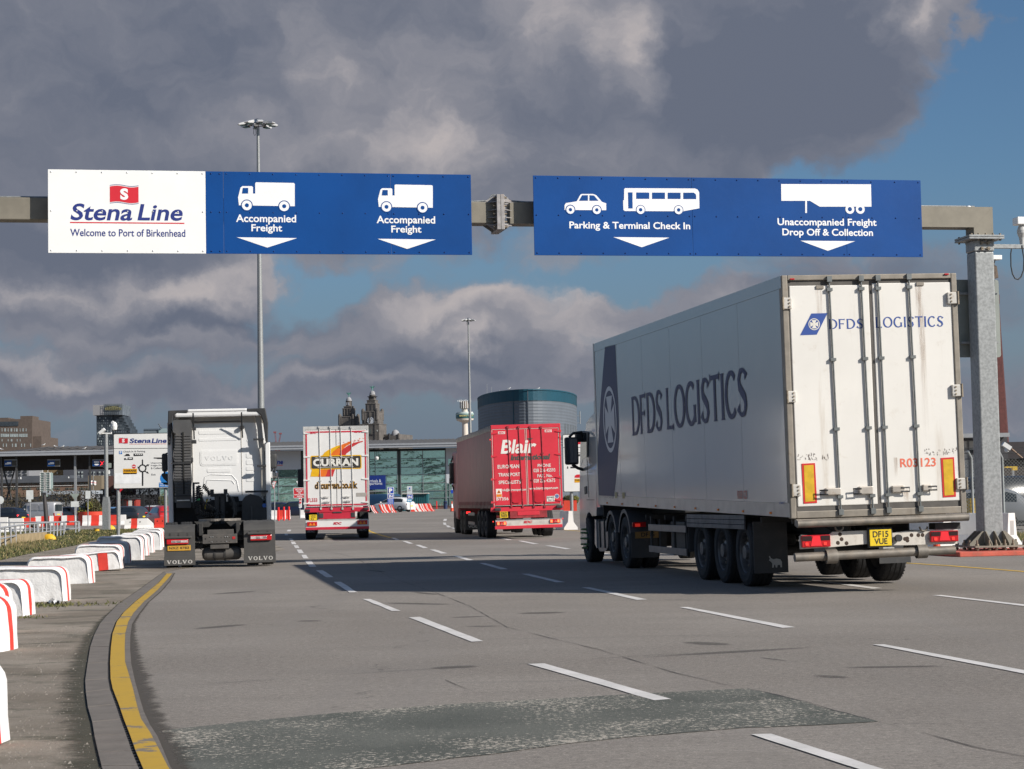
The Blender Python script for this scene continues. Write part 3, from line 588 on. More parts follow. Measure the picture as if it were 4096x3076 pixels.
P2 = lambda pts: px2(GM,1,SP,*K2,pts)
def rect_of(P,x0,y0,x1,y1):
 a = P([(x0,(y0 + y1) / 2),(x1,(y0 + y1) / 2),((x0 + x1) / 2,y0),((x0 + x1) / 2,y1)]); return a[0][0],a[1][0],a[3][1],a[2][1]
def wr(mb,P,txt,x0,y0,x1,y1,mi=0,bold=.03,slant=0,F=SF,**kw):
 u0,u1,v0,v1 = rect_of(P,x0,y0,x1,y1); write(mb,F,txt,u0,u1,v0,v1,mi,bold,slant,**kw)
def sign_thing(label):
 return thing('sign_board',label,'sign board',GM.translation,GY)
ZT,ZB = 8.266,6.562
xa = [hit(GM,1,SP,x,850).x for x in (192,823,895,1886)]; xb = [hit(GM,1,SP,x,870).x for x in (2135,3687)]
seamA = P1([(1730,280)])[0][0]; seamB = [P2([(905,200)])[0][0],P2([(1510,200)])[0][0]]
rv_w = mat('rivet_white',(.55,.55,.55),.4,.5); rv_b = mat('rivet_blue',(.004,.025,.13),.4,.5)
def grid_rivets(x0,x1,n,rows=(ZT - .05,7.42,ZB + .05)): return [(x0 + .06 + (x1 - x0 - .12) * i / n,z) for i in range(n + 1) for z in rows]
s1 = sign_thing('white welcome board with red flag logo at the left end of the gantry')
panel_between(xa[0],xa[1] - .002,ZB,ZT,white_sheet,s1)
mb = MB(); wr(mb,P1,'Stena',310,237,582,312,0,.019,.20); part('lettering',mb,navy_ink,s1)
mb = MB(); wr(mb,P1,'Line',608,240,803,313,0,.019,.20); part('lettering',mb,navy_ink,s1)
mb = MB(); wr(mb,P1,'Welcome to Port of Birkenhead',311,350,820,383,0,.012); part('lettering',mb,navy_ink,s1)
mb = MB(); u0,u1,v0,v1 = rect_of(P1,310,320,816,325); poly(mb,SF,[(u0,v0),(u1,v0),(u1,v1),(u0,v1)]); part('underline',mb,red_ink,s1)
def flag(P,x0,y0,x1,y1,par,F):
 u0,u1,v0,v1 = rect_of(P,x0,y0,x1,y1); h = v1 - v0; w = u1 - u0; mb = MB(); n = 12
 wv = lambda i: .045 * h * sin(i / n * 2 * pi)
 U = [u0 + w * i / n for i in range(n + 1)]
 mb.grid([[(u,v0 + h * .07 + wv(i),.003) for i,u in enumerate(U)],[(u + w * .0,v1 - h * .07 + wv(i),.003) for i,u in enumerate(U)]],0,False,False,F)
 for a in (v0,v1 - h * .03): mb.grid([[(u,a + wv(i),.003) for i,u in enumerate(U)],[(u,a + h * .03 + wv(i),.003) for i,u in enumerate(U)]],1,False,False,F)
 write(mb,F,'S',u0 + w * .36,u0 + w * .64,v0 + h * .2,v1 - h * .17,2,.05,off=.006)
 part('flag_emblem',mb,[red_ink,navy_ink,white_ink],par)
flag(P1,486,156,613,237,s1,SF)
rivets(s1,grid_rivets(xa[0],xa[1],6),rv_w)
s2 = sign_thing('blue board with two white lorry symbols reading Accompanied Freight twice over the left lanes')
panel_between(xa[1] + .001,xa[2] - .004,ZB,ZT,sign_blue,s2)
mb = MB(); M_ = Matrix.Translation((0,0,0)); mb.box(xa[2],seamA - .002,SP - .004,SP + .016,ZB - .0,ZT); part('panel',mb,sign_blue,s2,bev=.004)
panel_between(seamA + .002,xa[3],ZB,ZT,sign_blue,s2)
def lorry_sym(P,tf,par,F):
 mb = MB(); T = lambda pts: P([tf(a,b) for a,b in pts])
 poly(mb,F,T([(1053,210),(1064,167),(1072,160),(1115,160),(1119,166),(1119,193),(1129,193),(1129,147),(1133,143),(1300,146),(1304,151),(1304,249),(1057,245)])[::-1],0,.007)
 poly(mb,F,T([(1074,168),(1098,168),(1098,193),(1070,193)])[::-1],1,.009)
 for cx,cy in ((1092,245),(1257,249)):
  c = T([(cx,cy)])[0]; r = (T([(cx + 22,cy)])[0][0] - c[0])
  poly(mb,F,disc(*c,r * 1.2),1,.009); poly(mb,F,disc(*c,r),0,.010); poly(mb,F,disc(*c,r * .42),1,.011)
 part('lorry_symbol',mb,[white_ink,sign_blue],par)
lorry_sym(P1,lambda a,b: (a,b),s2,SF)
lorry_sym(P1,lambda a,b: (1672 + (a - 1053) * .966,153 + (b - 143) * .968),s2,SF)
for (a,b,c,d,t) in ((1044,286,1310,330,'Accompanied'),(1112,329,1248,370,'Freight'),(1666,292,1925,335,'Accompanied'),(1731,335,1864,375,'Freight')): mb = MB(); wr(mb,P1,t,a,b,c,d,0,.02,off=.007); part('lettering',mb,white_ink,s2)
for q in ([(1047,386),(1182,432),(1314,390)],[(1670,393),(1801,438),(1928,396)]):
 mb = MB(); poly(mb,SF,P1(q),0,.007); part('arrow',mb,white_ink,s2)
rivets(s2,grid_rivets(xa[1] + .05,xa[2] - .02,1) + grid_rivets(xa[2],seamA,7) + grid_rivets(seamA,xa[3],3),rv_b)
s3 = sign_thing('blue board with white car, bus and trailer symbols over the right lanes')
for a,b in ((xb[0],seamB[0] - .002),(seamB[0] + .002,seamB[1] - .002),(seamB[1] + .002,xb[1])): panel_between(a,b,ZB,ZT,sign_blue,s3)
mb = MB(); poly(mb,SF,P2([(402,168),(407,160),(450,153),(464,127),(470,124),(515,124),(527,129),(549,155),(566,161),(566,188),(402,187)])[::-1],0,.004)
poly(mb,SF,P2([(458,151),(471,129),(494,129),(494,151)])[::-1],1,.006); poly(mb,SF,P2([(500,129),(518,130),(536,151),(500,151)])[::-1],1,.006)
for cx,cy in ((425,186),(529,187)):
 c = P2([(cx,cy)])[0]; r = P2([(cx + 16,cy)])[0][0] - c[0]; poly(mb,SF,disc(*c,r * 1.22),1,.006); poly(mb,SF,disc(*c,r),0,.007); poly(mb,SF,disc(*c,r * .42),1,.008)
part('car_symbol',mb,[white_ink,sign_blue],s3)
PB = lambda pts: px2(GM,1,SP,(2480,730),6.32,pts)
mb = MB(); poly(mb,SF,PB([(105,165),(130,143),(1890,152),(1960,180),(2000,250),(2008,650),(1600,727),(120,722),(85,690),(78,455),(100,440)])[::-1],0,.004)
for q in ([(200,250),(315,250),(319,657),(208,657)],[(408,253),(738,254),(738,415),(408,414)],[(808,255),(1135,256),(1135,417),(808,416)],[(1203,257),(1530,258),(1530,418),(1203,417)],[(1597,258),(1860,258),(1905,285),(1925,330),(1925,420),(1597,420)]): poly(mb,SF,PB(q)[::-1],1,.006)
for cx,cy in ((520,690),(1480,695)):
 c = PB([(cx,cy)])[0]; r = PB([(cx + 104,cy)])[0][0] - c[0]; poly(mb,SF,disc(*c,r * 1.16),1,.006); poly(mb,SF,disc(*c,r),0,.007); poly(mb,SF,disc(*c,r * .43),1,.008)
part('bus_symbol',mb,[white_ink,sign_blue],s3)
mb = MB(); poly(mb,SF,P2([(1255,85),(1609,86),(1611,174),(1407,174),(1369,151),(1357,151),(1357,199),(1350,199),(1350,151),(1256,151)])[::-1],0,.004)
for cx in (1526,1567):
 c = P2([(cx,184)])[0]; r = P2([(cx + 17.5,184)])[0][0] - c[0]; poly(mb,SF,disc(*c,r),0,.005); poly(mb,SF,disc(*c,r * .47),1,.007)
part('trailer_symbol',mb,[white_ink,sign_blue],s3)
for (a,b,c,d,t) in ((421,234,897,270,'Parking & Terminal Check In'),(1241,221,1631,257,'Unaccompanied Freight'),(1260,261,1617,297,'Drop Off & Collection')): mb = MB(); wr(mb,P2,t,a,b,c,d,0,.02,off=.004); part('lettering',mb,white_ink,s3)
for q in ([(594,294),(706,334),(815,296)],[(1331,308),(1439,348),(1547,310)]):
 mb = MB(); poly(mb,SF,P2(q),0,.004); part('arrow',mb,white_ink,s3)
rivets(s3,grid_rivets(xb[0],seamB[0],7) + grid_rivets(seamB[0],seamB[1],7) + grid_rivets(seamB[1],xb[1],3),rv_b)
q0 = hit(GM,1,.62,3815,1119); q1 = hit(GM,1,.62,4003,1429)
t = thing('road_sign','large grey-green sign seen from behind, fixed behind the gantry post','road sign',GM.translation,GY)
mb = MB(); mb.prism(rrect(q0.x,q1.x,q1.z,q0.z,.06),1,.60,.62); part('panel',mb,mat('sign_back',(.235,.255,.235),.5,.3,var=.08),t,fix=True)
mb = MB(); [mb.box(q0.x + .1,q1.x - .1,.48,.60,z,z + .05) for z in (q1.z + .3,q0.z - .35)]; part('rail',mb,steel,t)
t = thing('cctv_camera','white CCTV camera hanging from an arm right of the gantry post','camera',GM.translation,GY)
A_ = hit(GM,1,.2,3978,985); B_ = hit(GM,1,.2,4200,992)
mb = MB(); mb.box(0.0,B_.x,.15,.25,A_.z - .05,A_.z + .04); part('arm',mb,steel,t,bev=.004)
c = hit(GM,1,.2,4088,930)
mb = MB(); mb.lathe([(0,.16),(.07,.15),(.11,.05),(.11,-.02),(.07,-.12),(.05,-.3)],14,0,(c.x,.2,c.z)); part('pan_head',mb,mat('camera_grey',(.5,.5,.48),.5,var=.1,dirt=((.2,.15,.1),.4,9)),t)
mb = MB(); mb.box(c.x - .16,c.x + .5,.06,.34,c.z + .17,c.z + .34); part('housing',mb,white_sheet,t,bev=.015)
mb = MB(); mb.tube([hit(GM,1,.15,4046 + a,996 + b) for a,b in ((0,0),(-3,20),(-2,70),(4,100),(14,118),(26,122),(38,112),(48,85),(50,40),(44,5),(42,-15))],.016,6); part('cable',mb,black_plastic,t)
t = thing('sensor_lamp','small white rusty lamp fixed to the right side of the gantry post','lamp',GM.translation,GY)
c = hit(GM,1,.2,3991,1031)
mb = MB(); mb.box(0,c.x + .06,.1,.3,c.z - .05,c.z + .05); part('housing',mb,white_sheet,t,bev=.01)
mb = MB(); mb.tube([(0,.2,c.z - .15),(.05,.2,c.z - .2),(.1,.2,c.z - .05)],.012,6); part('bracket',mb,bolt_m,t)
mb = MB(); mb.prism([(0.0,c.z - .5),(.13,c.z - .46),(.10,c.z - .2),(.02,c.z - .16)],1,.12,.28); part('lamp_head',mb,mat('rusty_box',(.10,.07,.05),.7,var=.5,vs=12),t,fix=True)
# ------------------------------------------------------------------ floodlight masts
def mk_mast(px,Y,ztop,headpx,label,rb):
 p = at(px,Y); t = thing('floodlight_mast',label,'light mast',p,0,'tall floodlight masts')
 mb = MB(); mb.lathe([(rb,0),(rb * .8,ztop * .33),(rb * .8,ztop * .3301),(rb * .55,ztop * .66),(rb * .36,ztop - .6)],14); part('pole',mb,steel,t)
 R = headpx / 2 * Y / FPX
 mb = MB(); mb.lathe([(0,ztop + .05),(R * .14,ztop),(R * .20,ztop - .12),(R * .21,ztop - .3),(R * .1,ztop - .35)],16); part('dome',mb,mat('brushed_dome',(.45,.44,.42),.28,.9),t)
 mb = MB(); n = 16; mb.tube([(R * .42 * cos(2 * pi * i / n),R * .42 * sin(2 * pi * i / n),ztop - .42) for i in range(n + 1)],.035,6)
 for i in range(4): mb.tube([(0,0,ztop - .4),(R * .42 * cos(pi * i / 2),R * .42 * sin(pi * i / 2),ztop - .42)],.03,5)
 part('ring_frame',mb,dark_steel,t)
 me = None
 for i in range(8):
  if me is None:
   b = MB(); w = R * .26
   b.prism([(R * .45,.10),(R * .52,.22),(R * .95,.02),(R * 1.0,-.06),(R * .93,-.10),(R * .5,-.02)],1,-w / 2,w / 2,0)
   b.box(R * .55,R * .88,-w * .42,w * .42,-.13,-.06,1)
   me = b.mesh('floodlight',[mat('floodlight_grey',(.60,.60,.59),.4,.2),glass_dark])
   bm = bmesh.new(); bm.from_mesh(me); bmesh.ops.recalc_face_normals(bm,faces=bm.faces); bm.to_mesh(me); bm.free()
  put('floodlight',me,t,(0,0,ztop - .40),(0,0,2 * pi * (i + .35) / 8))
 mb = MB(); mb.tube([(-R * .2,0,ztop - .5),(-R * .22,0,ztop - 1.1),(-R * .16,0,ztop - 1.25),(-R * .1,0,ztop - 1.1),(-R * .12,0,ztop - .6)],.02,5); part('cable',mb,black_plastic,t)
mk_mast(1047,143,30.2,161,'tall floodlight mast rising behind the white tractor unit',.30)
mk_mast(1884,330,32.4,61,'distant floodlight mast above the red trailer',.34)
# ------------------------------------------------------------------ rounded concrete blocks along the verge
chalk = mat('whitewashed_concrete',(.77,.76,.745),.85,var=.08,vs=5,bump=.7,bs=9,dirt=((.36,.33,.30),.30,3.2))
band_red = mat('band_red',(.66,.045,.03),.7,var=.08,vs=6,dirt=((.5,.3,.26),.2,9))
stone_dark = mat('broken_edge',(.12,.11,.12),.9,var=.4,vs=9,bump=.5,bs=14)
def block_mesh(L,H,D,seed,stripe=(.40,.58),band=None):
 rnd = random.Random(seed); mb = MB()
 prof = []; r = min(.15,H * .28)
 segs = [(-L / 2,0),(-L / 2,H - r)] + [(-L / 2 + r - r * cos(radians(a)),H - r + r * sin(radians(a))) for a in (18,36,54,72,90)] + [(-L / 2 + r + (L - 2 * r) * i / 8,H) for i in range(1,9)] + [(L / 2 - r + r * sin(radians(a)),H - r + r * cos(radians(a))) for a in (18,36,54,72,90)] + [(L / 2 - .0,H * .3),(L / 2,0)]
 ys_ = [0,.02,.06,D * stripe[0],D * stripe[1],D - .06,D - .02,D]; ins = [.035,.012,0,0,0,0,.012,.035]
 rows = []
 for y,q in zip(ys_,ins):
  row = []
  for (x,z) in segs:
   k = 1 - q / (L / 2); kz = 1 - q / H
   nz = noise.noise(Vector((x * 3 + seed * 7,y * 5,z * 4))) * .012
   taper = 1 - .05 * (z / H)
   row.append((x * k * taper + nz,y + nz * .5 - .02 * (z / H) * (1 if y < D / 2 else -1),max(0,z * kz + (nz if z > .02 else 0))))
  rows.append(row)
 for i in range(len(rows) - 1):
  mb.grid(rows[i:i + 2],1 if (i == 3) else 0,True)
 for (row,s) in ((rows[0],-1),(rows[-1],1)):
  n = len(row); nx,nz_ = 14,7; gr = []
  for j in range(nz_ + 1):
   line = []
   for i in range(nx + 1):
    fx = i / nx; z = j / nz_
    x = -L / 2 * .93 + L * .93 * fx; zz = z * (H - .035)
    over = max(0,zz - (H - r - .0)); lim = L / 2 - .035 - (r - sqrt(max(0,r * r - over * over)) if over > 0 else 0)
    x = max(-lim,min(lim,x)); nn = noise.noise(Vector((x * 4 + seed * 3,zz * 5,s * 2))) * .014 + noise.noise(Vector((x * 11 + seed,zz * 13,s))) * .006
    edge = min(1,(lim - abs(x)) / .06,(H - .035 - zz) / .06 + .0) if True else 1
    line.append((x,row[0][1] + s * (.0 + nn * max(0,edge)) + .02 * (zz / H) * (-s),zz))
   gr.append(line)
  mb.grid(gr,0,True)
  if band:
   x0,x1 = band; mb.grid([[(x,row[0][1] + s * .006 + noise.noise(Vector((x * 4 + seed * 3,z * 5,s * 2))) * .014 * s + noise.noise(Vector((x * 11 + seed,z * 13,s))) * .006 * s,z) for x in [x0 + (x1 - x0) * i / 4 for i in range(5)]] for z in [(H - .03) * j / 8 + .0 for j in range(9)]],1,True)
 me = mb.mesh('concrete_block',[chalk,band_red]); bm = bmesh.new(); bm.from_mesh(me); bmesh.ops.remove_doubles(bm,verts=bm.verts,dist=.004); bmesh.ops.recalc_face_normals(bm,faces=bm.faces); bm.to_mesh(me); bm.free()
 return me
BL = [(36,1560,1.15,.50,.55,-4,'nearest concrete block, cut by the left edge of the picture in the foreground',{}),(98,972,1.2,.54,.55,-3,'tall whitewashed block with wide red edge stripe, second from the camera at the left edge',{}),(76,860,1.2,.56,.5,-2,'whitewashed block showing only its rounded red-striped corner between its neighbours',{}),(205,760,1.2,.47,.55,-2,'whitewashed block with weeds at its foot and rounded red-striped shoulder',{}),(425,672,1.45,.53,.50,1,'long lumpy whitewashed block beside the litter and grass tufts',{}),(565,568,1.20,.52,.50,1,'whitewashed block with a dark broken left corner',{}),(745,492,1.45,.42,.50,7,'low tilted block with one broad red band across its face',{'band': (.22,.43)}),(742,478,1.12,.56,.42,3,'whitewashed block with rounded ends just behind the broad-banded block',{}),(780,447,1.1,.55,.45,2,'block half in grey shade with a red stripe down its right end',{}),(857,428,1.25,.64,.45,2,'large block in grey shade with a square chipped left top corner',{}),(883,403,1.15,.62,.45,1,'block behind the large shaded one, showing a narrow white end',{}),(915,384,1.05,.62,.45,1,'whitewashed sunlit block third before the white tractor unit',{}),(962,368,1.0,.64,.45,1,'whitewashed sunlit block with thin red stripe next to the tractor mudguard',{}),(975,352,1.0,.66,.45,1,'furthest whitewashed block, partly hidden by the tractor unit',{})]
for i,(rx,by,L,H,D,yw,lab,opt) in enumerate(BL):
 p = G(rx / 1.4756,1950 + by / 1.4756); a = radians(yw)
 me = block_mesh(L,H,D,i + 1,**opt)
 o = put('concrete_block',me,None,(at(rx / 1.4756,p.y + D * .9).x - L / 2 * cos(a) - .01,p.y - L / 2 * sin(a),0),(0,radians(-4.5 if opt else (i * 37 % 5 - 2) * .5),a))
 tag(o,lab,'concrete block','whitewashed concrete blocks along the verge')
p = G(318 / 1.4756,1950 + 698 / 1.4756); mb = MB(); rnd = random.Random(4)
for _ in range(9): mb.cb((rnd.gauss(0,.05),rnd.gauss(0,.02),.03 + rnd.random() * .04),(rnd.uniform(.03,.09),.01,rnd.uniform(.02,.06)),rnd.choice((0,0,1)),Matrix.Rotation(rnd.uniform(-1,1),3,'Y') @ Matrix.Rotation(rnd.uniform(-1,1),3,'Z'))
tag(part('litter',mb,[mat('foil',(.6,.6,.6),.3,.5),black_ink],None,loc=(p.x,p.y,.004)),'crumpled silver wrapper lying on the grass tuft by the blocks','litter')
# ------------------------------------------------------------------ lorries
def lorry_frame(x,y,yaw,roll,Wd):
 a = radians(yaw); r = Vector((cos(a),sin(a),0)); c = Vector((x,y,0)) + r * (Wd / 2); c.z = Wd / 2 * tan(radians(roll))
 return Matrix.Translation(c) @ Matrix.Rotation(a,4,'Z') @ Matrix.Rotation(-radians(roll),4,'Y')
def root_of(name,M,label,cat,group=None):
 o = thing(name,label,cat,(0,0,0),0,group); o.matrix_world = M; o.location = M.translation; o.rotation_euler = M.to_euler(); return o
_wm = {}
def wheel(par,x,y,r=.52,w=.36,side=-1,rimcol='rim_grey',nuts=None,z=None,twin=False):
 k = (r,w,rimcol,nuts)
 if k not in _wm:
  mb = MB(); h = w / 2
  mb.lathe([(r * .60,-h * .9),(r * .66,-h),(r * .86,-h * 1.02),(r * .955,-h * .90),(r * .995,-h * .78),(r,-h * .5),(r * .985,-h * .47),(r * .985,-h * .40),(r,-h * .37),(r,-h * .06),(r * .985,-h * .04),(r * .985,h * .04),(r,h * .06),(r,h * .37),(r * .985,h * .40),(r * .985,h * .47),(r,h * .5),(r * .995,h * .78),(r * .955,h * .90),(r * .86,h * 1.02),(r * .66,h),(r * .60,h * .9)],40,0,axis=0)
  for j in range(44):
   a = 2 * pi * j / 44
   for sd in (-1,1): mb.cb((sd * h * .86,cos(a) * r * .965,sin(a) * r * .965),(h * .10,r * .05,r * .035),0,Matrix.Rotation(a,3,'X'))
  ty = mb.mesh('wheel',rubber)
  mb = MB(); mb.lathe([(r * .615,-h * .92),(r * .585,-h * .80),(r * .56,-h * .30),(r * .50,-h * .12),(r * .36,-h * .22),(r * .30,-h * .62),(r * .22,-h * .70),(r * .20,-h * .95),(r * .0,-h * .98)],30,0,axis=0)
  mb.lathe([(r * .60,h * .88),(r * .5,h * .2),(0,h * .1)],20,0,axis=0)
  for j in range(10):
   a = 2 * pi * j / 10; mb.lathe([(.0,-h * .55),(.02,-h * .55),(.026,-h * .12)],6,1,(0,cos(a) * r * .42,sin(a) * r * .42),axis=0)
  ri = mb.mesh('rim',[MATS[rimcol],MATS[nuts] if nuts else bolt_m])
  _wm[k] = (ty,ri)
 ty,ri = _wm[k]; z = r if z is None else z
 o = put('wheel',ty,par,(x,y,z),(random.uniform(0,6),0,0)); p = put('rim',ri,o,(0,0,0),(0,0,0 if side < 0 else pi)); return o
mat('rim_grey',(.16,.155,.15),.5,.5,var=.3,vs=9,dirt=(GRIME,.55,7)); mat('rim_dark',(.05,.05,.05),.6,.3,var=.3,vs=9); mat('nut_green',(.16,.26,.10),.5); mat('rim_alloy',(.5,.5,.5),.3,.7)
def lock_rod(par,M,P,tops,bots,y0,y1,m,keepers=(),r=.018,yk=None):
 a = P([tops])[0]; b = P([bots])[0]; mb = MB(); yy = (y0 + y1) / 2
 mb.tube([(a[0],y1,a[1]),(b[0],y1,b[1])],r,8); o = part('lock_rod',mb,m,par)
 mb = MB()
 for f in (0,1): q = (a,b)[f]; mb.box(q[0] - .035,q[0] + .035,y1 - .03,y0,q[1] - .04,q[1] + .04)
 for f in keepers:
  x = a[0] + (b[0] - a[0]) * f; z = a[1] + (b[1] - a[1]) * f; mb.box(x - .04,x + .04,y1 - .022,y0,z - .022,z + .022)
 k = part('rod_keepers',mb,m,o); k['kind'] = 'stuff'; return o
def quad_part(name,par,P,F,q,m,th=.02,off=0.0,bev=0):
 """a raised plate with the outline q (photo points)"""
 pts = P(q); mb = MB(); n = len(pts)
 A = [F @ Vector((a,b,off)) for a,b in pts]; B = [F @ Vector((a,b,off + th)) for a,b in pts]
 mb.add(A + B,[tuple(range(n)),tuple(range(n,2 * n))] + [(i,(i + 1) % n,n + (i + 1) % n,n + i) for i in range(n)])
 return part(name,mb,m,par,fix=True,bev=bev)
def letters(par,F,P,txt,x0,y0,x1,y1,m,bold=.02,slant=0,off=.003,skew=0.0,**kw):
 mb = MB(); u0,u1,v0,v1 = rect_of(P,x0,y0,x1,y1); write(mb,F,txt,u0,u1,v0,v1,0,bold,slant,off,skew,**kw); return part('lettering',mb,m,par)
def cross_emblem(par,F,cx,cz,R,m,off=.006):
 mb = MB(); ring(mb,F,cx,cz,R * .87,R,0,off,32)
 for k in range(4):
  a = k * pi / 2; pts = [(R * .14,0 - R * .16),(R * .70,-R * .44),(R * .70,R * .44),(R * .14,R * .16)]
  poly(mb,F,[(cx + p[0] * cos(a) - p[1] * sin(a),cz + p[0] * sin(a) + p[1] * cos(a)) for p in pts],0,off)
 poly(mb,F,[(cx - R * .17,cz - R * .17),(cx + R * .17,cz - R * .17),(cx + R * .17,cz + R * .17),(cx - R * .17,cz + R * .17)],0,off + .0005)
 return part('cross_emblem',mb,m,par)
def mk_reefer():
 Wd,L,zb,zt,k = 2.592,13.912,1.081,4.481,tan(radians(.781)); H = Wd / 2
 M = lorry_frame(3.884,27.147,8.618,.694,Wd)
 R = root_of('refrigerated_lorry',M,'large white refrigerated articulated lorry, the nearest vehicle, on the right lane','lorry')
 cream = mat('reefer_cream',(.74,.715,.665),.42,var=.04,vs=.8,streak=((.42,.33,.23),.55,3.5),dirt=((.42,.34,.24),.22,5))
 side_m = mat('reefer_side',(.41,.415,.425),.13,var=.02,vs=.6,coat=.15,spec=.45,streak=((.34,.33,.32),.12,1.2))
 rail_m = mat('reefer_rail',(.50,.48,.45),.35,.35,var=.1,vs=3,streak=((.22,.19,.15),.45,3))
 frame_m = mat('reefer_frame',(.27,.24,.20),.5,.35,var=.15,vs=5,streak=((.14,.11,.08),.5,3.5),dirt=((.16,.12,.08),.4,5))
 gasket = mat('gasket',(.10,.092,.083),.8,var=.2)
 blue = mat('reefer_blue',(.012,.022,.10),.45,var=.03,spec=.22); blue2 = ink('logo_blue',(.028,.075,.30))
 P6 = lambda y: (lambda pts: px2(M,1,y,(3050,1050),1.2304,pts))
 P5 = lambda pts: px2(M,0,-H - .004,(2250,1300),1.51,pts)
 mb = MB(); e = .012
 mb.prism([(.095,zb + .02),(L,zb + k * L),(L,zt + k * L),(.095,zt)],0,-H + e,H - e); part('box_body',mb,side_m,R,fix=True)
 nP = 12; y0 = .10
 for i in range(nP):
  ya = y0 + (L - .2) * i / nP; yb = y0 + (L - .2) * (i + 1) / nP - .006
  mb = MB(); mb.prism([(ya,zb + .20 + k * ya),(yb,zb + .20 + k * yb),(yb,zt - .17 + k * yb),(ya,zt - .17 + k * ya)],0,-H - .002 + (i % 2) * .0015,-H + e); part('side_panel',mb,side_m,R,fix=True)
 for s in (-1,1):
  xa,xb_ = (-H - .006,-H + e) if s < 0 else (H - e,H + .006)
  mb = MB(); mb.prism([(.0,zb - .0),(L,zb + k * L),(L,zb + .195 + k * L),(.0,zb + .195)],0,xa,xb_); part('bottom_rail',mb,rail_m,R,fix=True)
  mb = MB(); mb.prism([(.0,zt - .165),(L,zt - .165 + k * L),(L,zt + .012 + k * L),(.0,zt + .012)],0,xa,xb_); part('top_rail',mb,side_m,R,fix=True)
 mb = MB(); mb.box(-H - .012,-H + .03,L - .08,L + .02,zb + k * L,zt + k * L + .02); part('front_corner_post',mb,rail_m,R,bev=.01)
 FL = LEFT(-H - .006)
 mb = MB(); poly(mb,FL,P5([(257,132),(318,118),(326,300),(335,480),(340,600),(341,680),(332,830),(320,950),(308,1048),(222,1040),(214,900),(213,760),(222,600),(232,440),(245,280)]),0,0.0); part('blue_swoosh',mb,blue,R)
 c = P5([(287,570)])[0]; a = P5([(287,368)])[0]; cross_emblem(R,FL,c[0],c[1],a[1] - c[1],mat('emblem_white',(.55,.56,.60),.35,var=.02,spec=.3),.004)
 ribs = lambda txt,x0,x1,zt_,zb_,xm: None
 for txt,x0,x1 in (('DFDS',420,600),('LOGISTICS',630,1116)):
  mb = MB(); u0 = P5([(x0,550)])[0][0]; u1 = P5([(x1,450)])[0][0]; v1 = P5([(500,415)])[0][1]; v0 = P5([(500,655)])[0][1]
  ribbons(mb,FL,txt,u0,u1,v0,v1,SERIF,0,.003,gap=.07,bw=1.28); part('lettering',mb,blue,R)
 letters(R,FL,P5,'R03123',1058,1000,1116,1050,mat('faded_red',(.50,.10,.08),.4),.015)
 for q in ((318,1010,332,1046),(362,1012,378,1048)):
  mb = MB(); u0,u1,v0,v1 = rect_of(P5,*q); poly(mb,FL,[(u0,v0),(u1,v0),(u1,v1),(u0,v1)],0,.003); part('sticker',mb,mat('ochre_sticker',(.42,.33,.13),.5),R)
 letters(R,FL,P5,'SCHMITZ',1310,1068,1342,1082,blue2,.01)
 for i in range(9): ya = .9 + i * 1.5; mb = MB(); mb.box(-H - .025,-H,ya,ya + .07,zb + .03 + k * ya,zb + .065 + k * ya); part('side_marker',mb,amber,R,bev=.004)
 y = -.03; P = P6(y); FR = REAR(y)
 zf0,zf1 = zb - .02,zt + .015
 fr = part('rear_frame',MB().box(-H,-H + .085,y,.10,zf0,zf1).box(H - .085,H,y,.10,zf0,zf1),frame_m,R,bev=.012); fr['kind'] = 'stuff'
 mb = MB(); mb.box(-H + .085,H - .085,y,.10,zf1 - .075,zf1); part('header',mb,frame_m,R,bev=.01)
 mb = MB(); mb.box(-H + .085,H - .085,y,.10,zf0,zf0 + .10); part('sill',mb,frame_m,R,bev=.01)
 mb = MB(); mb.box(-H + .08,H - .08,.0,.09,zf0 + .09,zf1 - .07); part('seal',mb,gasket,R)
 PD = P6(-.012)
 doors = []
 for q in ([(124,120),(519,104),(571,1188),(181,1204)],[(537,104),(924,94),(977,1167),(586,1187)]):
  pts = PD(q); xa = (pts[0][0] + pts[3][0]) / 2; xb_ = (pts[1][0] + pts[2][0]) / 2; za = (pts[2][1] + pts[3][1]) / 2; zc = (pts[0][1] + pts[1][1]) / 2
  mb = MB(); mb.box(xa,xb_,-.012,.05,za,zc); doors.append((part('door',mb,cream,R,bev=.012),xa,xb_,za,zc))
 PR = P6(-.036)
 for i,(t_,b_) in enumerate((((327,82),(386,1228)),((484,78),(544,1222)),((566,76),(621,1218)),((719,70),(778,1212)))):
  lock_rod(R,M,PR,t_,b_,-.012,-.036,rod_m,(.045,.347,.645,.935),.014)
 FD = REAR(-.013)
 for q in ((275,1110,380,1152),(440,1102,538,1148),(632,1098,716,1138),(783,1092,850,1130)):
  u0,u1,v0,v1 = rect_of(PD,*q); mb = MB(); mb.box(u0 + .09 if q[0] < 600 else u0,u1 if q[0] < 600 else u1 - .07,-.075,-.012,v0 + .02,v1); h = part('door_handle',mb,mat('handle_plate',(.52,.47,.41),.4,.5,var=.2,dirt=((.25,.17,.1),.5,9)),R,bev=.012)
  mb = MB(); s = -1 if q[0] < 600 else 1; e0 = u0 if s < 0 else u1; e1 = u0 + .12 if s < 0 else u1 - .12
  mb.tube([(e1,-.075,v1 - .03),(e0,-.08,v1 - .03),(e0,-.08,v0 + .03),(e1,-.075,v0 + .03)],.012,6); part('grab_loop',mb,black_plastic,h)
 hm = mat('hinge_cream',(.60,.57,.52),.4,.2,var=.1,dirt=((.2,.13,.08),.45,10))
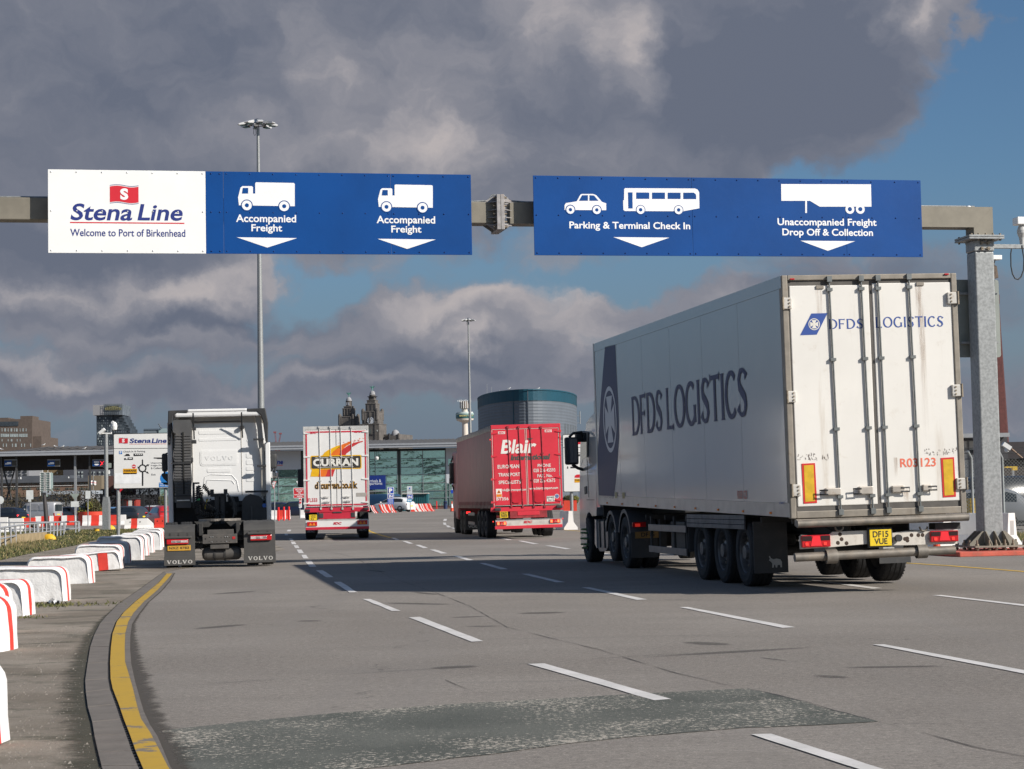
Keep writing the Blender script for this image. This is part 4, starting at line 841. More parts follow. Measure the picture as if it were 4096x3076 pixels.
 for q in ((98,172,146,228),(120,632,167,688),(144,1092,191,1150),(913,145,970,202),(936,600,990,658),(958,1060,1014,1116)):
  u0,u1,v0,v1 = rect_of(P6(-.07),*q); mb = MB(); mb.box(u0,u1,-.062,-.012,v0,v1); h = part('hinge',mb,hm,R,bev=.01)
  xk = u0 + .01 if q[0] < 600 else u1 - .02; mb = MB(); mb.tube([(xk,-.055,v0 - .01),(xk,-.055,v1 + .01)],.02,8)
  xs_ = u1 - .04 if q[0] < 600 else u0 + .05; [mb.tube([(xs_,-.062,v0 + (v1 - v0) * f),(xs_,-.074,v0 + (v1 - v0) * f)],.014,6) for f in (.2,.5,.8)]
  part('hinge_pin',mb,bolt_m,h)['kind'] = 'stuff'
 for q in ([(192,990),(258,987),(268,1183),(202,1187)],[(877,962),(942,958),(952,1152),(888,1156)]):
  o = quad_part('reflector',R,PD,FD,q[::-1],mat('reflector_red',(.60,.035,.03),.35),.006)
  c = [(sum(p[0] for p in q) / 4,sum(p[1] for p in q) / 4)]; q2 = [((p[0] - c[0][0]) * .72 + c[0][0],(p[1] - c[0][1]) * .91 + c[0][1]) for p in q]
  pts = PD(q2); mb = MB(); poly(mb,FD,pts[::-1],0,.009); part('yellow_field',mb,mat('reflector_yellow',(.62,.38,.02),.4,var=.12,vs=9),o)
 q = PD([(240,251),(320,249),(267,355),(185,358)]); mb = MB(); poly(mb,FD,q[::-1],0,.002); part('logo_flag',mb,blue2,R)
 c = PD([(254,304)])[0]; e1 = PD([(254,275)])[0]; cross_emblem(R,FD,c[0],c[1],e1[1] - c[1],ink('emblem_cream',(.72,.69,.62)),.004)
 for txt,x0,x1,y0_,y1_ in (('DFDS',326,496,278,326),('LOGISTICS',556,890,266,318)):
  mb = MB(); a = PD([(x0,(y0_ + y1_) / 2),(x1,(y0_ + y1_) / 2)]); b = PD([((x0 + x1) / 2,y0_),((x0 + x1) / 2,y1_)])
  if txt == 'DFDS': ribbons(mb,FD,txt,a[0][0],a[1][0],b[1][1],b[0][1],SERIF,0,.002,gap=.14,bw=1.15)
  else: ribbons(mb,FD,txt,a[0][0],a[1][0],b[1][1],b[0][1],SERIF,0,.002,gap=.14,bw=1.15)
  part('lettering',mb,blue2,R)
 letters(R,FD,PD,'R03123',677,962,853,1006,mat('orange_red',(.72,.16,.09),.5),.018,off=.002)
 for q in ((172,945,325,975),(795,918,958,950)):
  u0,u1,v0,v1 = rect_of(PD,*q); mb = MB(); rnd = random.Random(int(q[0]))
  for i in range(46):
   u = u0 + (u1 - u0) * rnd.random(); v = v0 + (v1 - v0) * rnd.random(); poly(mb,FD,[(u,v),(u + rnd.uniform(.005,.02),v + rnd.uniform(-.01,.01)),(u + rnd.uniform(0,.01),v + rnd.uniform(.01,.04))],0,.002)
  part('flaking_letters',mb,mat('flake',(.20,.17,.15),.6),R)['kind'] = 'stuff'
 for vx,vy,lx in ((280,122,262),(772,106,755)):
  u0,u1,v0,v1 = rect_of(PD,lx,vy - 8,lx + 38,vy + 8); mb = MB(); mb.box(u0,u1,-.03,-.012,v0,v1); part('vent',mb,frame_m,R,bev=.004)
 rm = bpy.data.materials.new('rust_run'); rm.use_nodes = True; t = NT(rm.node_tree); b = t.n['Principled BSDF']; oc = t.n.new('ShaderNodeTexCoord').outputs['Object']
 nz = t.noise(t.map(oc,scale=(38,38,1.6)),1.0,6,.65); gz = t.n.new('ShaderNodeSeparateXYZ'); t.l.new(t.n.new('ShaderNodeTexCoord').outputs['UV'],gz.inputs[0])
 t.put(b.inputs['Base Color'],(.30,.17,.08)); b.inputs['Roughness'].default_value = .8
 edge = t.math('SUBTRACT',1.0,t.math('ABSOLUTE',t.math('MULTIPLY_ADD',gz.outputs[0],2,-1)))
 t.put(b.inputs['Alpha'],t.math('MULTIPLY',t.ramp(nz,.35,.75),t.math('MULTIPLY',t.ramp(edge,0,.7),t.math('MULTIPLY',t.ramp(gz.outputs[1],0.0,1.0,0,.62,False),1.0))))
 def run(x0,x1,ya,yb):
  u0,u1,v0,v1 = rect_of(PD,x0,ya,x1,yb); me = bpy.data.meshes.new('rust_streak'); me.from_pydata([(u0,-.0145,v0),(u1,-.0145,v0),(u1,-.0145,v1),(u0,-.0145,v1)],[],[(0,1,2,3)])
  uv = me.uv_layers.new(); [setattr(uv.data[i],'uv',c_) for i,c_ in enumerate(((0,0),(1,0),(1,1),(0,1)))]; me.materials.append(rm); put('rust_streak',me,R)
 for q in ((258,302,128,330),(752,800,112,480),(770,812,112,900),(700,722,1120,1185),(645,668,960,1060),(690,706,1120,1180),(505,530,1150,1200),(735,745,630,720)): run(*q)
 for q in ((145,82),(904,58)):
  c = P6(y)([q])[0]; mb = MB(); mb.cb((c[0],y - .012,c[1]),(.07,.02,.022)); part('marker_lamp',mb,red_lamp,R,bev=.008)
 tm = mat('bar_steel',(.20,.18,.155),.55,.35,var=.25,vs=5,dirt=((.34,.27,.2),.5,4))
 a = P6(-.16)([(170,1287),(1012,1252)]); mb = MB(); mb.tube([(a[0][0],-.16,a[0][1]),(a[1][0],-.16,a[1][1])],.055,12); part('buffer_bar',mb,tm,R)
 mb = MB(); mb.box(-H + .05,H - .02,-.10,-.02,zf0 - .11,zf0 - .01); part('rear_crossmember',mb,frame_m,R,bev=.01)
 yl = -.04; PL = P6(yl); bm_ = mat('beam_white',(.60,.56,.50),.45,var=.08,vs=5,dirt=((.16,.10,.06),.35,8),streak=((.28,.19,.12),.3,6))
 for q in ([(182,1346),(330,1338),(345,1325),(520,1318),(520,1385),(330,1402),(186,1411)],[(628,1330),(700,1322),(822,1316),(960,1312),(960,1385),(700,1392),(628,1392)]):
  o = quad_part('lamp_beam',R,PL,REAR(yl),q[::-1],bm_,.03,-.03,.004)
  mb = MB(); cx = sum(p[0] for p in PL(q)) / len(q); rnd = random.Random(len(q) + int(cx * 9)); zc = sum(p[1] for p in PL(q)) / len(q)
  for _ in range(7): u = cx + rnd.uniform(-.25,.25); mb.lathe([(0,-.003),(.012 + rnd.random() * .014,-.002),(.03,0)],8,0,(u,yl,zc + rnd.uniform(-.07,.07)),axis=1)
  part('bolt_holes',mb,mat('rust_black',(.05,.03,.02),.8),o)['kind'] = 'stuff'
 for q in ((188,1341,330,1401),(821,1320,958,1374)):
  u0,u1,v0,v1 = rect_of(PL,*q); mb = MB(); mb.box(u0,u1,yl - .055,yl - .0,v0,v1); o = part('tail_lamp',mb,red_lamp,R,bev=.012)
  mb = MB(); w = u1 - u0; h = v1 - v0
  mb.prism([(u0 + w * .30,v0 + h * .12),(u0 + w * .68,v0 + h * .12),(u0 + w * .62,v0 + h * .9),(u0 + w * .38,v0 + h * .9)],1,yl - .062,yl - .054); part('lit_segment',mb,mat('lamp_lit',(.75,.03,.04),.2,emit=((1,.05,.06),.12)),o,fix=True,bev=.004)
  mb = MB(); mb.box(u0 + .01,u0 + w * .34,yl - .060,yl - .05,v0 + h * .55,v1 - .01); mb.box(u1 - w * .34,u1 - .01,yl - .060,yl - .05,v0 + h * .55,v1 - .01); part('smoked_segment',mb,mat('smoked_lens',(.035,.018,.018),.15),o)['kind'] = 'stuff'
  mb = MB(); [mb.cb((u0 + w * f,yl - .060,v0 + h * .28),(.04,.012,.04)) for f in (.17,.80)]; part('lit_bulb',mb,red_glow,o)['kind'] = 'stuff'
 u0,u1,v0,v1 = rect_of(PL,521,1313,628,1394); mb = MB(); mb.box(u0 - .02,u1 + .02,yl - .05,yl + .02,v0 - .02,v1 + .03); o = part('plate_holder',mb,black_plastic,R,bev=.01)
 mb = MB(); mb.box(u0,u1,yl - .062,yl - .05,v0,v1); n_ = part('number_plate',mb,yellow_plate,o,bev=.004)
 FP = REAR(yl - .063)
 for tx,f0,f1 in (('DF15',.52,.9),('VUE',.1,.46)):
  mb = MB(); w = u1 - u0; h = v1 - v0; write(mb,FP,tx,u0 + w * (.14 if len(tx) > 3 else .2),u1 - w * (.14 if len(tx) > 3 else .2),v0 + h * f0,v0 + h * f1,0,.02,off=.001); part('lettering',mb,black_ink,R)
 mb = MB(); mb.tube([(u1 + .10,yl - .03,v0 + .1),(u1 + .10,yl - .09,v0 + .1)],.05,12); part('plate_lamp',mb,black_plastic,R)
 yu = -.02; a = P6(yu)([(158,1452),(945,1414)]); mb = MB(); mb.tube([(a[0][0],yu,a[0][1]),(a[1][0],yu,a[1][1])],.062,16); part('underrun_tube',mb,tm,R)
 for q in ((310,1408,364,1475),(757,1380,806,1452)):
  u0,u1,v0,v1 = rect_of(P6(yu),*q); mb = MB(); mb.tube([(u0,yu,(v0 + v1) / 2 - .015),(u1,yu,(v0 + v1) / 2 - .015)],.10,16,cap=False); mb.tube([(u0 + .02,yu,(v0 + v1) / 2 - .015),(u1 - .02,yu,(v0 + v1) / 2 - .015)],.098,16); mb.box(u0,u1,-.0,.5,(v0 + v1) / 2 + .0,(v0 + v1) / 2 + .28); part('tube_bracket',mb,tm,R)['kind'] = 'stuff'
 for cx_ in (375,790):
  c = P6(-.04)([(cx_,1300)])[0]; mb = MB(); mb.tube([(c[0] + .06 * cos(a_),-.06,c[1] + .06 * sin(a_)) for a_ in [pi * i / 5 - pi for i in range(6)]],.014,6); part('tow_hook',mb,tm,R)
 mb = MB(); c0 = P6(0)([(842,1283),(968,1300)]); mb.box(c0[0][0],c0[1][0],-.05,.2,c0[1][1] - .03,c0[0][1]); part('step_grille',mb,chassis_m,R,bev=.005)
 for s in (-1,1):
  mb = MB(); mb.box(s * .45 - .07,s * .45 + .07,.05,12.2,.78,.80); mb.box(s * .45 - .01,s * .45 + .01,.05,12.2,.80,1.04); mb.box(s * .45 - .07,s * .45 + .07,.05,12.2,1.04,1.06); part('chassis_beam',mb,chassis_m,R)['kind'] = 'stuff'
 for i in range(8): mb = MB(); mb.box(-H + .15,H - .15,.4 + i * 1.6,.46 + i * 1.6,.98,1.07 + .0); part('floor_bearer',mb,chassis_m,R)
 axs = (2.76,4.10,5.46)
 for ya in axs:
  mb = MB(); mb.tube([(-1.0,ya,.52),(1.0,ya,.52)],.07,10); part('axle',mb,chassis_m,R)
  mb = MB(); [mb.lathe([(.0,.6),(.13,.62),(.14,.72),(.12,.78),(.0,.78)],12,0,(sx_ * .45,ya + .25,0)) for sx_ in (-1,1)]; part('air_bag',mb,rubber,R)['kind'] = 'stuff'
  for s in (-1,1): wheel(R,s * 1.045,ya,.525,.37,s)
 flap_m = mat('flap_rubber',(.045,.046,.048),.6,var=.12,vs=3,dirt=((.12,.11,.1),.4,4))
 for s in (-1,1):
  x0,x1 = (-1.25,-.72) if s < 0 else (.72,1.22)
  mb = MB(); mb.box(x0,x1,2.12,2.135,.22 if s < 0 else .30,1.0 if s < 0 else .62); fl = part('mudflap',mb,flap_m,R)
  ex,ez = (-.92,.30) if s < 0 else (.88,.42)
  E_ = [(-.10,.11),(-.085,.14),(-.10,.17),(-.085,.18),(-.07,.145),(-.03,.125),(.02,.135),(.08,.12),(.10,.08),(.10,.0),(.075,.0),(.07,.04),(.03,.035),(.025,0),(0,0),(-.005,.04),(-.02,.045),(-.03,0),(-.055,0),(-.05,.06),(-.07,.09)]
  mb = MB(); poly(mb,REAR(2.118),[(ex + a,ez + b) for a,b in E_],0,.002); part('elephant_emblem',mb,ink('flap_print',(.42,.42,.40)),fl)
 grey_al = mat('skirt_grey',(.13,.13,.135),.5,.3,var=.15,vs=3,dirt=((.06,.055,.05),.5,5))
 q = px2(M,0,-H + .03,(2250,1300),1.51,[(752,1130),(1100,1170),(1100,1226),(752,1190)])
 yA,yB = -q[0][0],-q[1][0]
 for i in range(3): mb = MB(); z_ = .88 + i * .075; mb.box(-H + .02,-H + .045,min(yA,yB),max(yA,yB),z_,z_ + .068); part('skirt_panel',mb,grey_al,R,bev=.004)
 mb = MB(); mb.box(-1.24,-.8,yA + .05,yA + .07,.45,1.05); part('front_flap',mb,flap_m,R)
 q = px2(M,0,-H + .03,(2250,1300),1.51,[(522,1240),(748,1260),(775,1350)])
 ya,yb = -q[1][0],-q[0][0]
 for z0,z1 in ((.78,.90),(.38,.50)):
  for s in (-1,1):
   mb = MB(); mb.box(s * (H - .03) - .012,s * (H - .03) + .012,ya,yb,z0,z1); part('guard_rail',mb,mat('guard_alu',(.16,.16,.165),.4,.5,var=.1,dirt=((.08,.07,.06),.4,4)),R,bev=.004)
 for f in (.02,.35,.98):
  y_ = ya + (yb - ya) * f; mb = MB(); mb.box(-H + .05,-H + .09,y_ - .03,y_ + .03,.36,1.05); part('guard_post',mb,chassis_m,R)
 for s in (-1,1):
  mb = MB(); mb.box(s * .75 - .06,s * .75 + .06,11.0 - .7,11.12 - .7,.42,1.08); mb.box(s * .75 - .12,s * .75 + .12,10.95 - .7,11.2 - .7,.38,.42); part('landing_leg',mb,chassis_m,R)['kind'] = 'stuff'
 mb = MB(); mb.box(-1.05,-.55,7.3,8.4,.45,.95); part('pallet_box',mb,black_plastic,R,bev=.02)
 mb = MB(); mb.tube([(.6,7.6,.68),(1.1,7.6,.68)],.16,14); mb.tube([(-.3,6.6,.75),(.4,6.6,.75)],.14,14); part('air_tank',mb,chassis_m,R)['kind'] = 'stuff'
 mb = MB(); mb.tube([(-.62,.5,.52),(-.62,.75,.52)],.10,12); mb.tube([(-.55,.4,.75),(-.50,.42,.45),(-.58,.45,.40)],.012,5); part('brake_chamber',mb,black_plastic,R)
 mb = MB()
 rnd = random.Random(2)
 for i in range(9):
  x = rnd.uniform(-1.1,1.0); y_ = rnd.uniform(.3,1.6); mb.tube([(x,y_,1.05),(x + rnd.uniform(-.1,.1),y_,.8),(x + rnd.uniform(-.2,.2),y_ + .1,rnd.uniform(.6,.75)),(x + rnd.uniform(-.3,.3),y_ + .3,.95)],.012,5)
 part('hoses',mb,black_plastic,R)['kind'] = 'stuff'
# ---------------- silver tractor cab
 silver = mat('cab_silver',(.40,.405,.42),.28,.35,var=.04,vs=2,coat=.5,dirt=((.2,.19,.18),.2,2))
 xc = -1.22
 PC = lambda pts: [(-a,b) for a,b in px2(M,0,xc,(2230,1650),2.5556,pts)]
 body = PC([(398,1055),(400,920),(392,640),(380,165),(245,192),(233,330),(229,520),(226,900),(228,1100),(234,1230),(240,1340),(262,1368),(292,1368),(300,1300),(292,1180),(290,1090),(305,1035),(325,1015),(345,1040),(352,1060)])
 mb = MB(); mb.prism(body,0,xc,-xc); part('cab_body',mb,silver,R,fix=True,bev=.03,seg=3)
 dfl = PC([(384,160),(248,186),(258,110),(285,62),(325,20),(372,-18),(395,-70),(400,-140),(396,100)]); mb = MB(); mb.prism(dfl,0,xc + .08,-xc - .08); part('roof_fairing',mb,silver,R,fix=True,bev=.05,seg=3)
 mb = MB(); mb.prism(PC([(250,212),(300,205),(320,204),(316,440),(262,480),(240,545),(236,400)]),0,xc - .004,xc + .02); w_ = part('side_window',mb,glass_dark,R,fix=True)
 mb = MB(); mb.prism(PC([(305,200),(322,202),(318,450),(306,458)]),0,xc - .02,xc + .02); part('window_trim',mb,black_plastic,R,fix=True)
 mb = MB(); mb.prism(PC([(278,760),(300,752),(303,828),(282,838)]),0,xc - .012,xc + .0); part('door_handle',mb,black_plastic,R,fix=True)
 for ln in ([(298,610),(352,608),(352,612),(298,614)],[(298,890),(378,890),(378,896),(298,896)],[(300,470),(304,470),(322,868),(318,868)]):
  mb = MB(); mb.prism(PC(ln),0,xc - .003,xc + .01); part('door_seam',mb,gasket,R,fix=True)
 yr = PC([(395,500)])[0][0]
 mb = MB(); mb.box(xc - .02,xc + .05,yr - .35,yr - .02,1.2,3.5); part('side_extender',mb,silver,R,bev=.02)
 mb = MB(); mb.box(-1.1,1.1,yr - .04,yr - .01,1.0,3.3); part('cab_rear_wall',mb,black_plastic,R)
 mi = hit(M,0,xc - .28,2230 + 140 / 2.5556,1650 + 395 / 2.5556)
 mb = MB(); mb.box(xc - .42,xc - .12,mi.y - .05,mi.y + .10,mi.z - .30,mi.z + .31); m_ = part('mirror',mb,black_plastic,R,bev=.04)
 mb = MB(); mb.box(xc - .39,xc - .15,mi.y - .058,mi.y - .05,mi.z - .25,mi.z + .27); part('mirror_glass',mb,mat('mirror_glass',(.25,.27,.3),.05,1.0,var=.02),m_)
 mb = MB(); mb.tube([(xc,mi.y + .1,mi.z + .42),(xc - .2,mi.y + .12,mi.z + .40),(xc - .3,mi.y + .05,mi.z + .32)],.03,7); mb.tube([(xc,mi.y + .1,mi.z - .42),(xc - .12,mi.y + .1,mi.z - .38),(xc - .25,mi.y + .05,mi.z - .30)],.035,7); part('mirror_arm',mb,black_plastic,R)['kind'] = 'stuff'
 mb = MB(); mb.box(xc - .14,xc + .02,mi.y + .1,mi.y + .3,mi.z + .2,mi.z + .42); part('wide_mirror',mb,black_plastic,R,bev=.04)
 yS,yD,yM = 15.85,11.58,12.95
 wheel(R,-1.05,yS,.52,.33,-1,'rim_grey','nut_green'); wheel(R,1.05,yS,.52,.33,1)
 for j in range(10):
  a = 2 * pi * j / 10; mb = MB(); mb.lathe([(.0,-.10),(.018,-.10),(.024,0)],8,0,(-1.215,yS + cos(a) * .215,.52 + sin(a) * .215),axis=0); part('wheel_nut_cap',mb,MATS['nut_green'],R)
 for s in (-1,1):
  wheel(R,s * 1.08,yM,.50,.28,s,z=.60)
  for dx in (0,-.33): wheel(R,s * (1.10 + dx),yD,.52,.28,s)
  for yy,rr in ((yD,.60),(yM,.57)):
   mb = MB(); n = 12; rows = []
   for x_ in (s * .72,s * 1.25): rows.append([(x_,yy + rr * cos(radians(15 + 150 * i / n)),.55 + rr * sin(radians(15 + 150 * i / n)) * (1.05)) for i in range(n + 1)])
   mb.grid(rows,0,True); rows2 = [[(s * 1.25,yy + q_ * cos(radians(15 + 150 * i / n)),.55 + q_ * 1.05 * sin(radians(15 + 150 * i / n))) for i in range(n + 1)] for q_ in (rr,rr - .07)]; mb.grid(rows2,0,True)
   part('mudguard',mb,mat('mudguard_grey',(.09,.092,.097),.5,var=.1,dirt=((.05,.045,.04),.5,5)),R)
 mb = MB(); mb.box(-1.25,-.72,yD - .62,yD - .60,.22,.72); part('mudflap',mb,flap_m,R)
 mb = MB(); mb.box(-1.22,-.95,yD - .66,yD - .60,.82,.92); lm_ = part('tail_lamp',mb,red_lamp,R,bev=.01); mb = MB(); mb.cb((-1.12,yD - .665,.86),(.1,.02,.06)); part('lit_bulb',mb,mat('dim_red',(.4,.02,.02),.3,emit=((1,.05,.03),.25)),lm_)
 mb = MB(); mb.box(-1.17,-.70,yD - .64,yD - .62,.60,.73); pl = part('number_plate',mb,mat('dusty_plate',(.30,.17,.05),.5),R); mb = MB(); write(mb,REAR(yD - .641),'DF15',-1.05,-.78,.63,.71,0,.02,off=.001); part('lettering',mb,black_ink,pl)
 tank = PC([(385,1120),(488,1105),(492,1370),(470,1420),(410,1420),(392,1380)]); mb = MB(); mb.prism(tank,0,xc + .05,xc + .65); part('fuel_tank',mb,mat('tank_grey',(.20,.20,.21),.35,.6,var=.1,dirt=((.06,.05,.05),.5,4)),R,fix=True,bev=.05,seg=3)
 for f in (.25,.7):
  yy = tank[0][0] + (tank[1][0] - tank[0][0]) * f; mb = MB(); mb.box(xc + .03,xc + .06,yy - .03,yy + .03,.35,.95); part('tank_strap',mb,chassis_m,R)
 mb = MB(); mb.prism(PC([(372,1090),(385,1100),(392,1390),(372,1340)]),0,xc + .02,xc + .3); part('step_panel',mb,silver,R,fix=True,bev=.02)
 mb = MB(); mb.box(-.45,-.37,10.2,16.3,.72,.98); mb.box(.37,.45,10.2,16.3,.72,.98); mb.box(-.9,.9,10.4,12.2,.98,1.05); part('tractor_chassis',mb,chassis_m,R)['kind'] = 'stuff'
 mb = MB(); mb.box(-1.0,1.0,yM + .7,yS - .7,.35,.9); part('engine_underside',mb,chassis_m,R)
rod_m = mat('rod_steel',(.20,.21,.205),.4,.5,var=.15,vs=8,dirt=((.25,.18,.12),.3,9))
mk_reefer()
# ------------------------------------------------------------------ white tractor unit without trailer, left
def mk_tractor():
 Wd = 2.5; M = lorry_frame(-7.953,43.806,8.107,.476,Wd); H = Wd / 2
 R = root_of('tractor_unit',M,'white lorry tractor unit without a trailer, seen from behind beside the verge blocks','lorry')
 wp = mat('cab_white',(.78,.78,.77),.28,var=.02,vs=2,coat=.4,dirt=((.5,.46,.4),.12,3)); dk = black_plastic
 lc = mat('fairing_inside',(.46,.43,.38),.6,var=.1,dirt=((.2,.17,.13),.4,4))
 Z2 = lambda y: (lambda pts: px2(M,1,y,(600,1550),2.0769,pts))
 yc = 2.75; P = Z2(yc); F = REAR(yc)
 def rc(y,q): return rect_of(Z2(y),*q)
 o_ = P([(205,215),(250,205),(890,205),(925,235),(965,460),(975,900),(975,1000),(190,1010),(180,900),(190,420)])
 mb = MB(); mb.prism(o_,1,yc,yc + 2.2); part('cab_body',mb,wp,R,fix=True,bev=.05,seg=3)
 def plate(q,th=.008,name='pressed_panel',m=wp,y=yc,r=.03):
  u0,u1,v0,v1 = rc(y,q); mb = MB(); mb.prism(rrect(u0,u1,v0,v1,min(r,(v1 - v0) * .45,(u1 - u0) * .45)),1,y - th,y); return part(name,mb,m,R,fix=True,bev=.008)
 for q in ((405,355,727,386),(405,421,727,442),(475,672,672,704),(805,345,895,372),(805,378,898,402),(805,430,880,450),(802,488,895,512),(800,545,900,585),(800,600,905,640),(800,655,885,690),(800,700,890,740),(800,755,885,780)): plate(q)
 plate((415,520,730,648),.008,r=.06); plate((425,528,722,638),.012,r=.06)
 mb = MB(); u0,u1,v0,v1 = rc(yc - .013,(455,570,692,604)); ribbons(mb,REAR(yc - .013),'VOLVO',u0,u1,v0,v1,SLAB,0,.004,gap=.2); part('embossed_lettering',mb,mat('emboss_white',(.72,.72,.71),.3),R)
 for q in ([(440,860),(455,745),(500,722),(680,728),(722,775),(738,862)],[(462,860),(472,772),(500,768),(680,772),(700,800)]):
  pts = P(q); mb = MB(); mb.tube([(a,yc - .0,b) for a,b in pts],.012,6,cap=False); part('pressed_rib',mb,wp,R)
 u0,u1,v0,v1 = rc(yc,(355,290,770,900))
 for u in (u0,(u0 + u1) / 2 + .55 * (u1 - u0) / 2 * 0 + (u1 - u0) * .48): mb = MB(); mb.box(u - .006,u + .006,yc - .01,yc,v0,v1); part('panel_seam',mb,lc,R)
 y0 = yc - .32
 uL,uR,vT,vB = rc(y0,(312,178,803,206)); mb = MB(); mb.box(uL,uR,y0,y0 + .5,(vT + vB) / 2 - .02,(vT + vB) / 2 + .045); part('spoiler_lip',mb,wp,R,bev=.02)
 top = Z2(y0)([(200,196),(958,176)]); cav = Z2(yc)([(240,290),(900,270)])
 zt_ = (top[0][1] + top[1][1]) / 2
 mb = MB(); n = 10; rows = []
 for y_,z_ in ((y0 + .02,zt_ - .02),(y0 + .12,zt_ - .07),(yc - .06,zt_ - .16),(yc - .0,zt_ - .30)): rows.append([(top[0][0] + (top[1][0] - top[0][0]) * i / n,y_,z_ - .04 * abs(i / n * 2 - 1) ** 4) for i in range(n + 1)])
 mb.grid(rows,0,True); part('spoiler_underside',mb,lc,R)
 mb = MB(); mb.box(top[0][0],top[1][0],yc - .3,yc + 1.2,zt_ - .16,zt_ - .0); part('roof_spoiler',mb,wp,R,bev=.05)
 for q in ([(150,192),(315,186),(312,212),(225,210),(195,235),(185,300),(165,480),(147,475),(148,300)],[(958,170),(805,176),(808,200),(888,200),(920,228),(940,290),(960,450),(980,460),(982,290)]):
  o = quad_part('black_fairing_edge',R,Z2(y0),REAR(y0),q,dk,.10,-.10,.02)
 for q,sd in (((148,290,196,1145),-1),((962,455,1003,1105),1)):
  u0,u1,v0,v1 = rc(y0 + .1,q); x0 = u0 if sd < 0 else u1 - .12
  mb = MB(); mb.box(x0,x0 + .12,y0 + .1,yc + 2.0,v0,v1); part('side_fairing',mb,wp,R,bev=.02)
  mb = MB(); xi = (u0 + .12,u1 + .02) if sd < 0 else (u0 - .06,u1 - .12); mb.box(xi[0],xi[1],y0 + .35,yc,v0 + .1,v1 - .2); part('fairing_flange',mb,lc if sd < 0 else dk,R)
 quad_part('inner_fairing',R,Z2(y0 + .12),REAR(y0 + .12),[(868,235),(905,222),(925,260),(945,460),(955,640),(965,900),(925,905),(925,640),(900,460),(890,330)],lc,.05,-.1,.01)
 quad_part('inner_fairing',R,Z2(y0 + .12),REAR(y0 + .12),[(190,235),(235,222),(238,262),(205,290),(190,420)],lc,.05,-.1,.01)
 am = mat('intake_grey',(.075,.075,.076),.6,var=.12,vs=3,dirt=((.14,.12,.1),.4,5)); ya = yc - .42
 q = [(192,285),(200,270),(335,268),(345,290),(345,560),(338,640),(348,760),(342,830),(340,1000),(218,1000),(215,880),(190,740),(205,640),(190,560),(212,440),(215,385),(190,370)]
 qp = [(a,b) for a,b in Z2(ya)(q)]; mb = MB(); mb.prism(qp,1,ya,ya + .35); st_ = part('air_intake',mb,am,R,fix=True,bev=.03,seg=2)
 for i in range(21):
  yy = 395 + i * 23.5; u0,u1,v0,v1 = rect_of(Z2(ya - .01),206,yy,340,yy + 10); mb = MB(); mb.box(u0,u1,ya - .018,ya,v0,v1); part('intake_rib',mb,am,st_,bev=.005)
 u0,u1,v0,v1 = rc(ya - .02,(272,370,284,885)); mb = MB(); mb.box(u0,u1,ya - .03,ya - .01,v0,v1); part('intake_groove',mb,mat('slot_black',(.012,.012,.011)),st_)
 for q in ((176,622,352,634),(200,895,345,905)): u0,u1,v0,v1 = rc(ya - .02,q); mb = MB(); mb.box(u0,u1,ya - .04,ya - .01,v0,v1); part('clamp_band',mb,dk,st_)
 u0,u1,v0,v1 = rc(ya - .02,(222,933,330,943)); mb = MB(); mb.box(u0,u1,ya - .035,ya - .01,v0,v1); part('band_light',mb,alu,st_)
 for q in ((345,435,385,465),(340,580,358,620),(350,330,382,355)): u0,u1,v0,v1 = rc(ya,q); mb = MB(); mb.box(u0,u1,ya,ya + .2,v0,v1); part('bracket',mb,dk,R,bev=.01)
 for q in (((358,215),(365,425)),((760,208),(768,412))):
  a,b = Z2(yc - .35)(q); mb = MB(); mb.tube([(a[0],yc - .40,a[1]),(b[0],yc - .05,b[1])],.018,7); part('strut',mb,dk,R)
 u0,u1,v0,v1 = rc(yc - .1,(366,276,760,290)); mb = MB(); mb.tube([(u0,yc - .1,(v0 + v1) / 2),(u1,yc - .1,(v0 + v1) / 2)],.014,6); part('crossrod',mb,dk,R)
 u0,u1,v0,v1 = rc(yc - .1,(745,318,782,342)); mb = MB(); mb.box(u0,u1,yc - .12,yc,v0,v1); part('bracket',mb,dk,R,bev=.01)
 for q in ((858,423,945,438),(890,643,965,660),(790,856,980,872)): u0,u1,v0,v1 = rc(yc - .2,q); mb = MB(); mb.box(u0,u1,yc - .3,yc - .22,v0,v1); part('support_arm',mb,dk,R,bev=.006)
 for q,sd in (((98,548,146,700),-1),((994,548,1055,672),1)):
  u0,u1,v0,v1 = rc(yc + 1.9,q); mb = MB(); mb.box(u0,u1,yc + 1.85,yc + 2.05,v0,v1); part('mirror',mb,dk,R,bev=.05,seg=3)
 u0,u1,v0,v1 = rc(yc + 1.9,(98,715,150,800)); mb = MB(); mb.prism([(u0,v1),(u1,v1 - .0),(u1 + .02,v0),(u0 + .05,v0 + .12),(u0,v0 + .2)],1,yc + 1.85,yc + 2.0); part('wide_mirror',mb,dk,R,fix=True,bev=.03)
 u0,u1,v0,v1 = rc(yc + 1.9,(1000,690,1060,755)); mb = MB(); mb.box(u0,u1,yc + 1.87,yc + 2.0,v0,v1); part('wide_mirror',mb,chrome,R,bev=.05,seg=3)
 mb = MB()
 for a,b in (((1016,672),(1016,695)),((1040,672),(1040,695)),((1040,752),(1000,800)),((120,700),(120,716)),((140,790),(150,810)),((1000,545),(1040,558)),((146,545),(115,560))):
  c = Z2(yc + 1.9)([a,b]); mb.tube([(c[0][0],yc + 1.93,c[0][1]),(c[1][0],yc + 1.93,c[1][1])],.022,6)
 part('mirror_arm',mb,dk,R)['kind'] = 'stuff'
 u0,u1,v0,v1 = rc(yc - .1,(195,905,975,1135)); mb = MB(); mb.box(u0 + .02,u1 - .05,yc - .12,yc + 1.8,.45,v1 - .12); part('cab_underside',mb,mat('deep_black',(.012,.012,.012),.8),R)
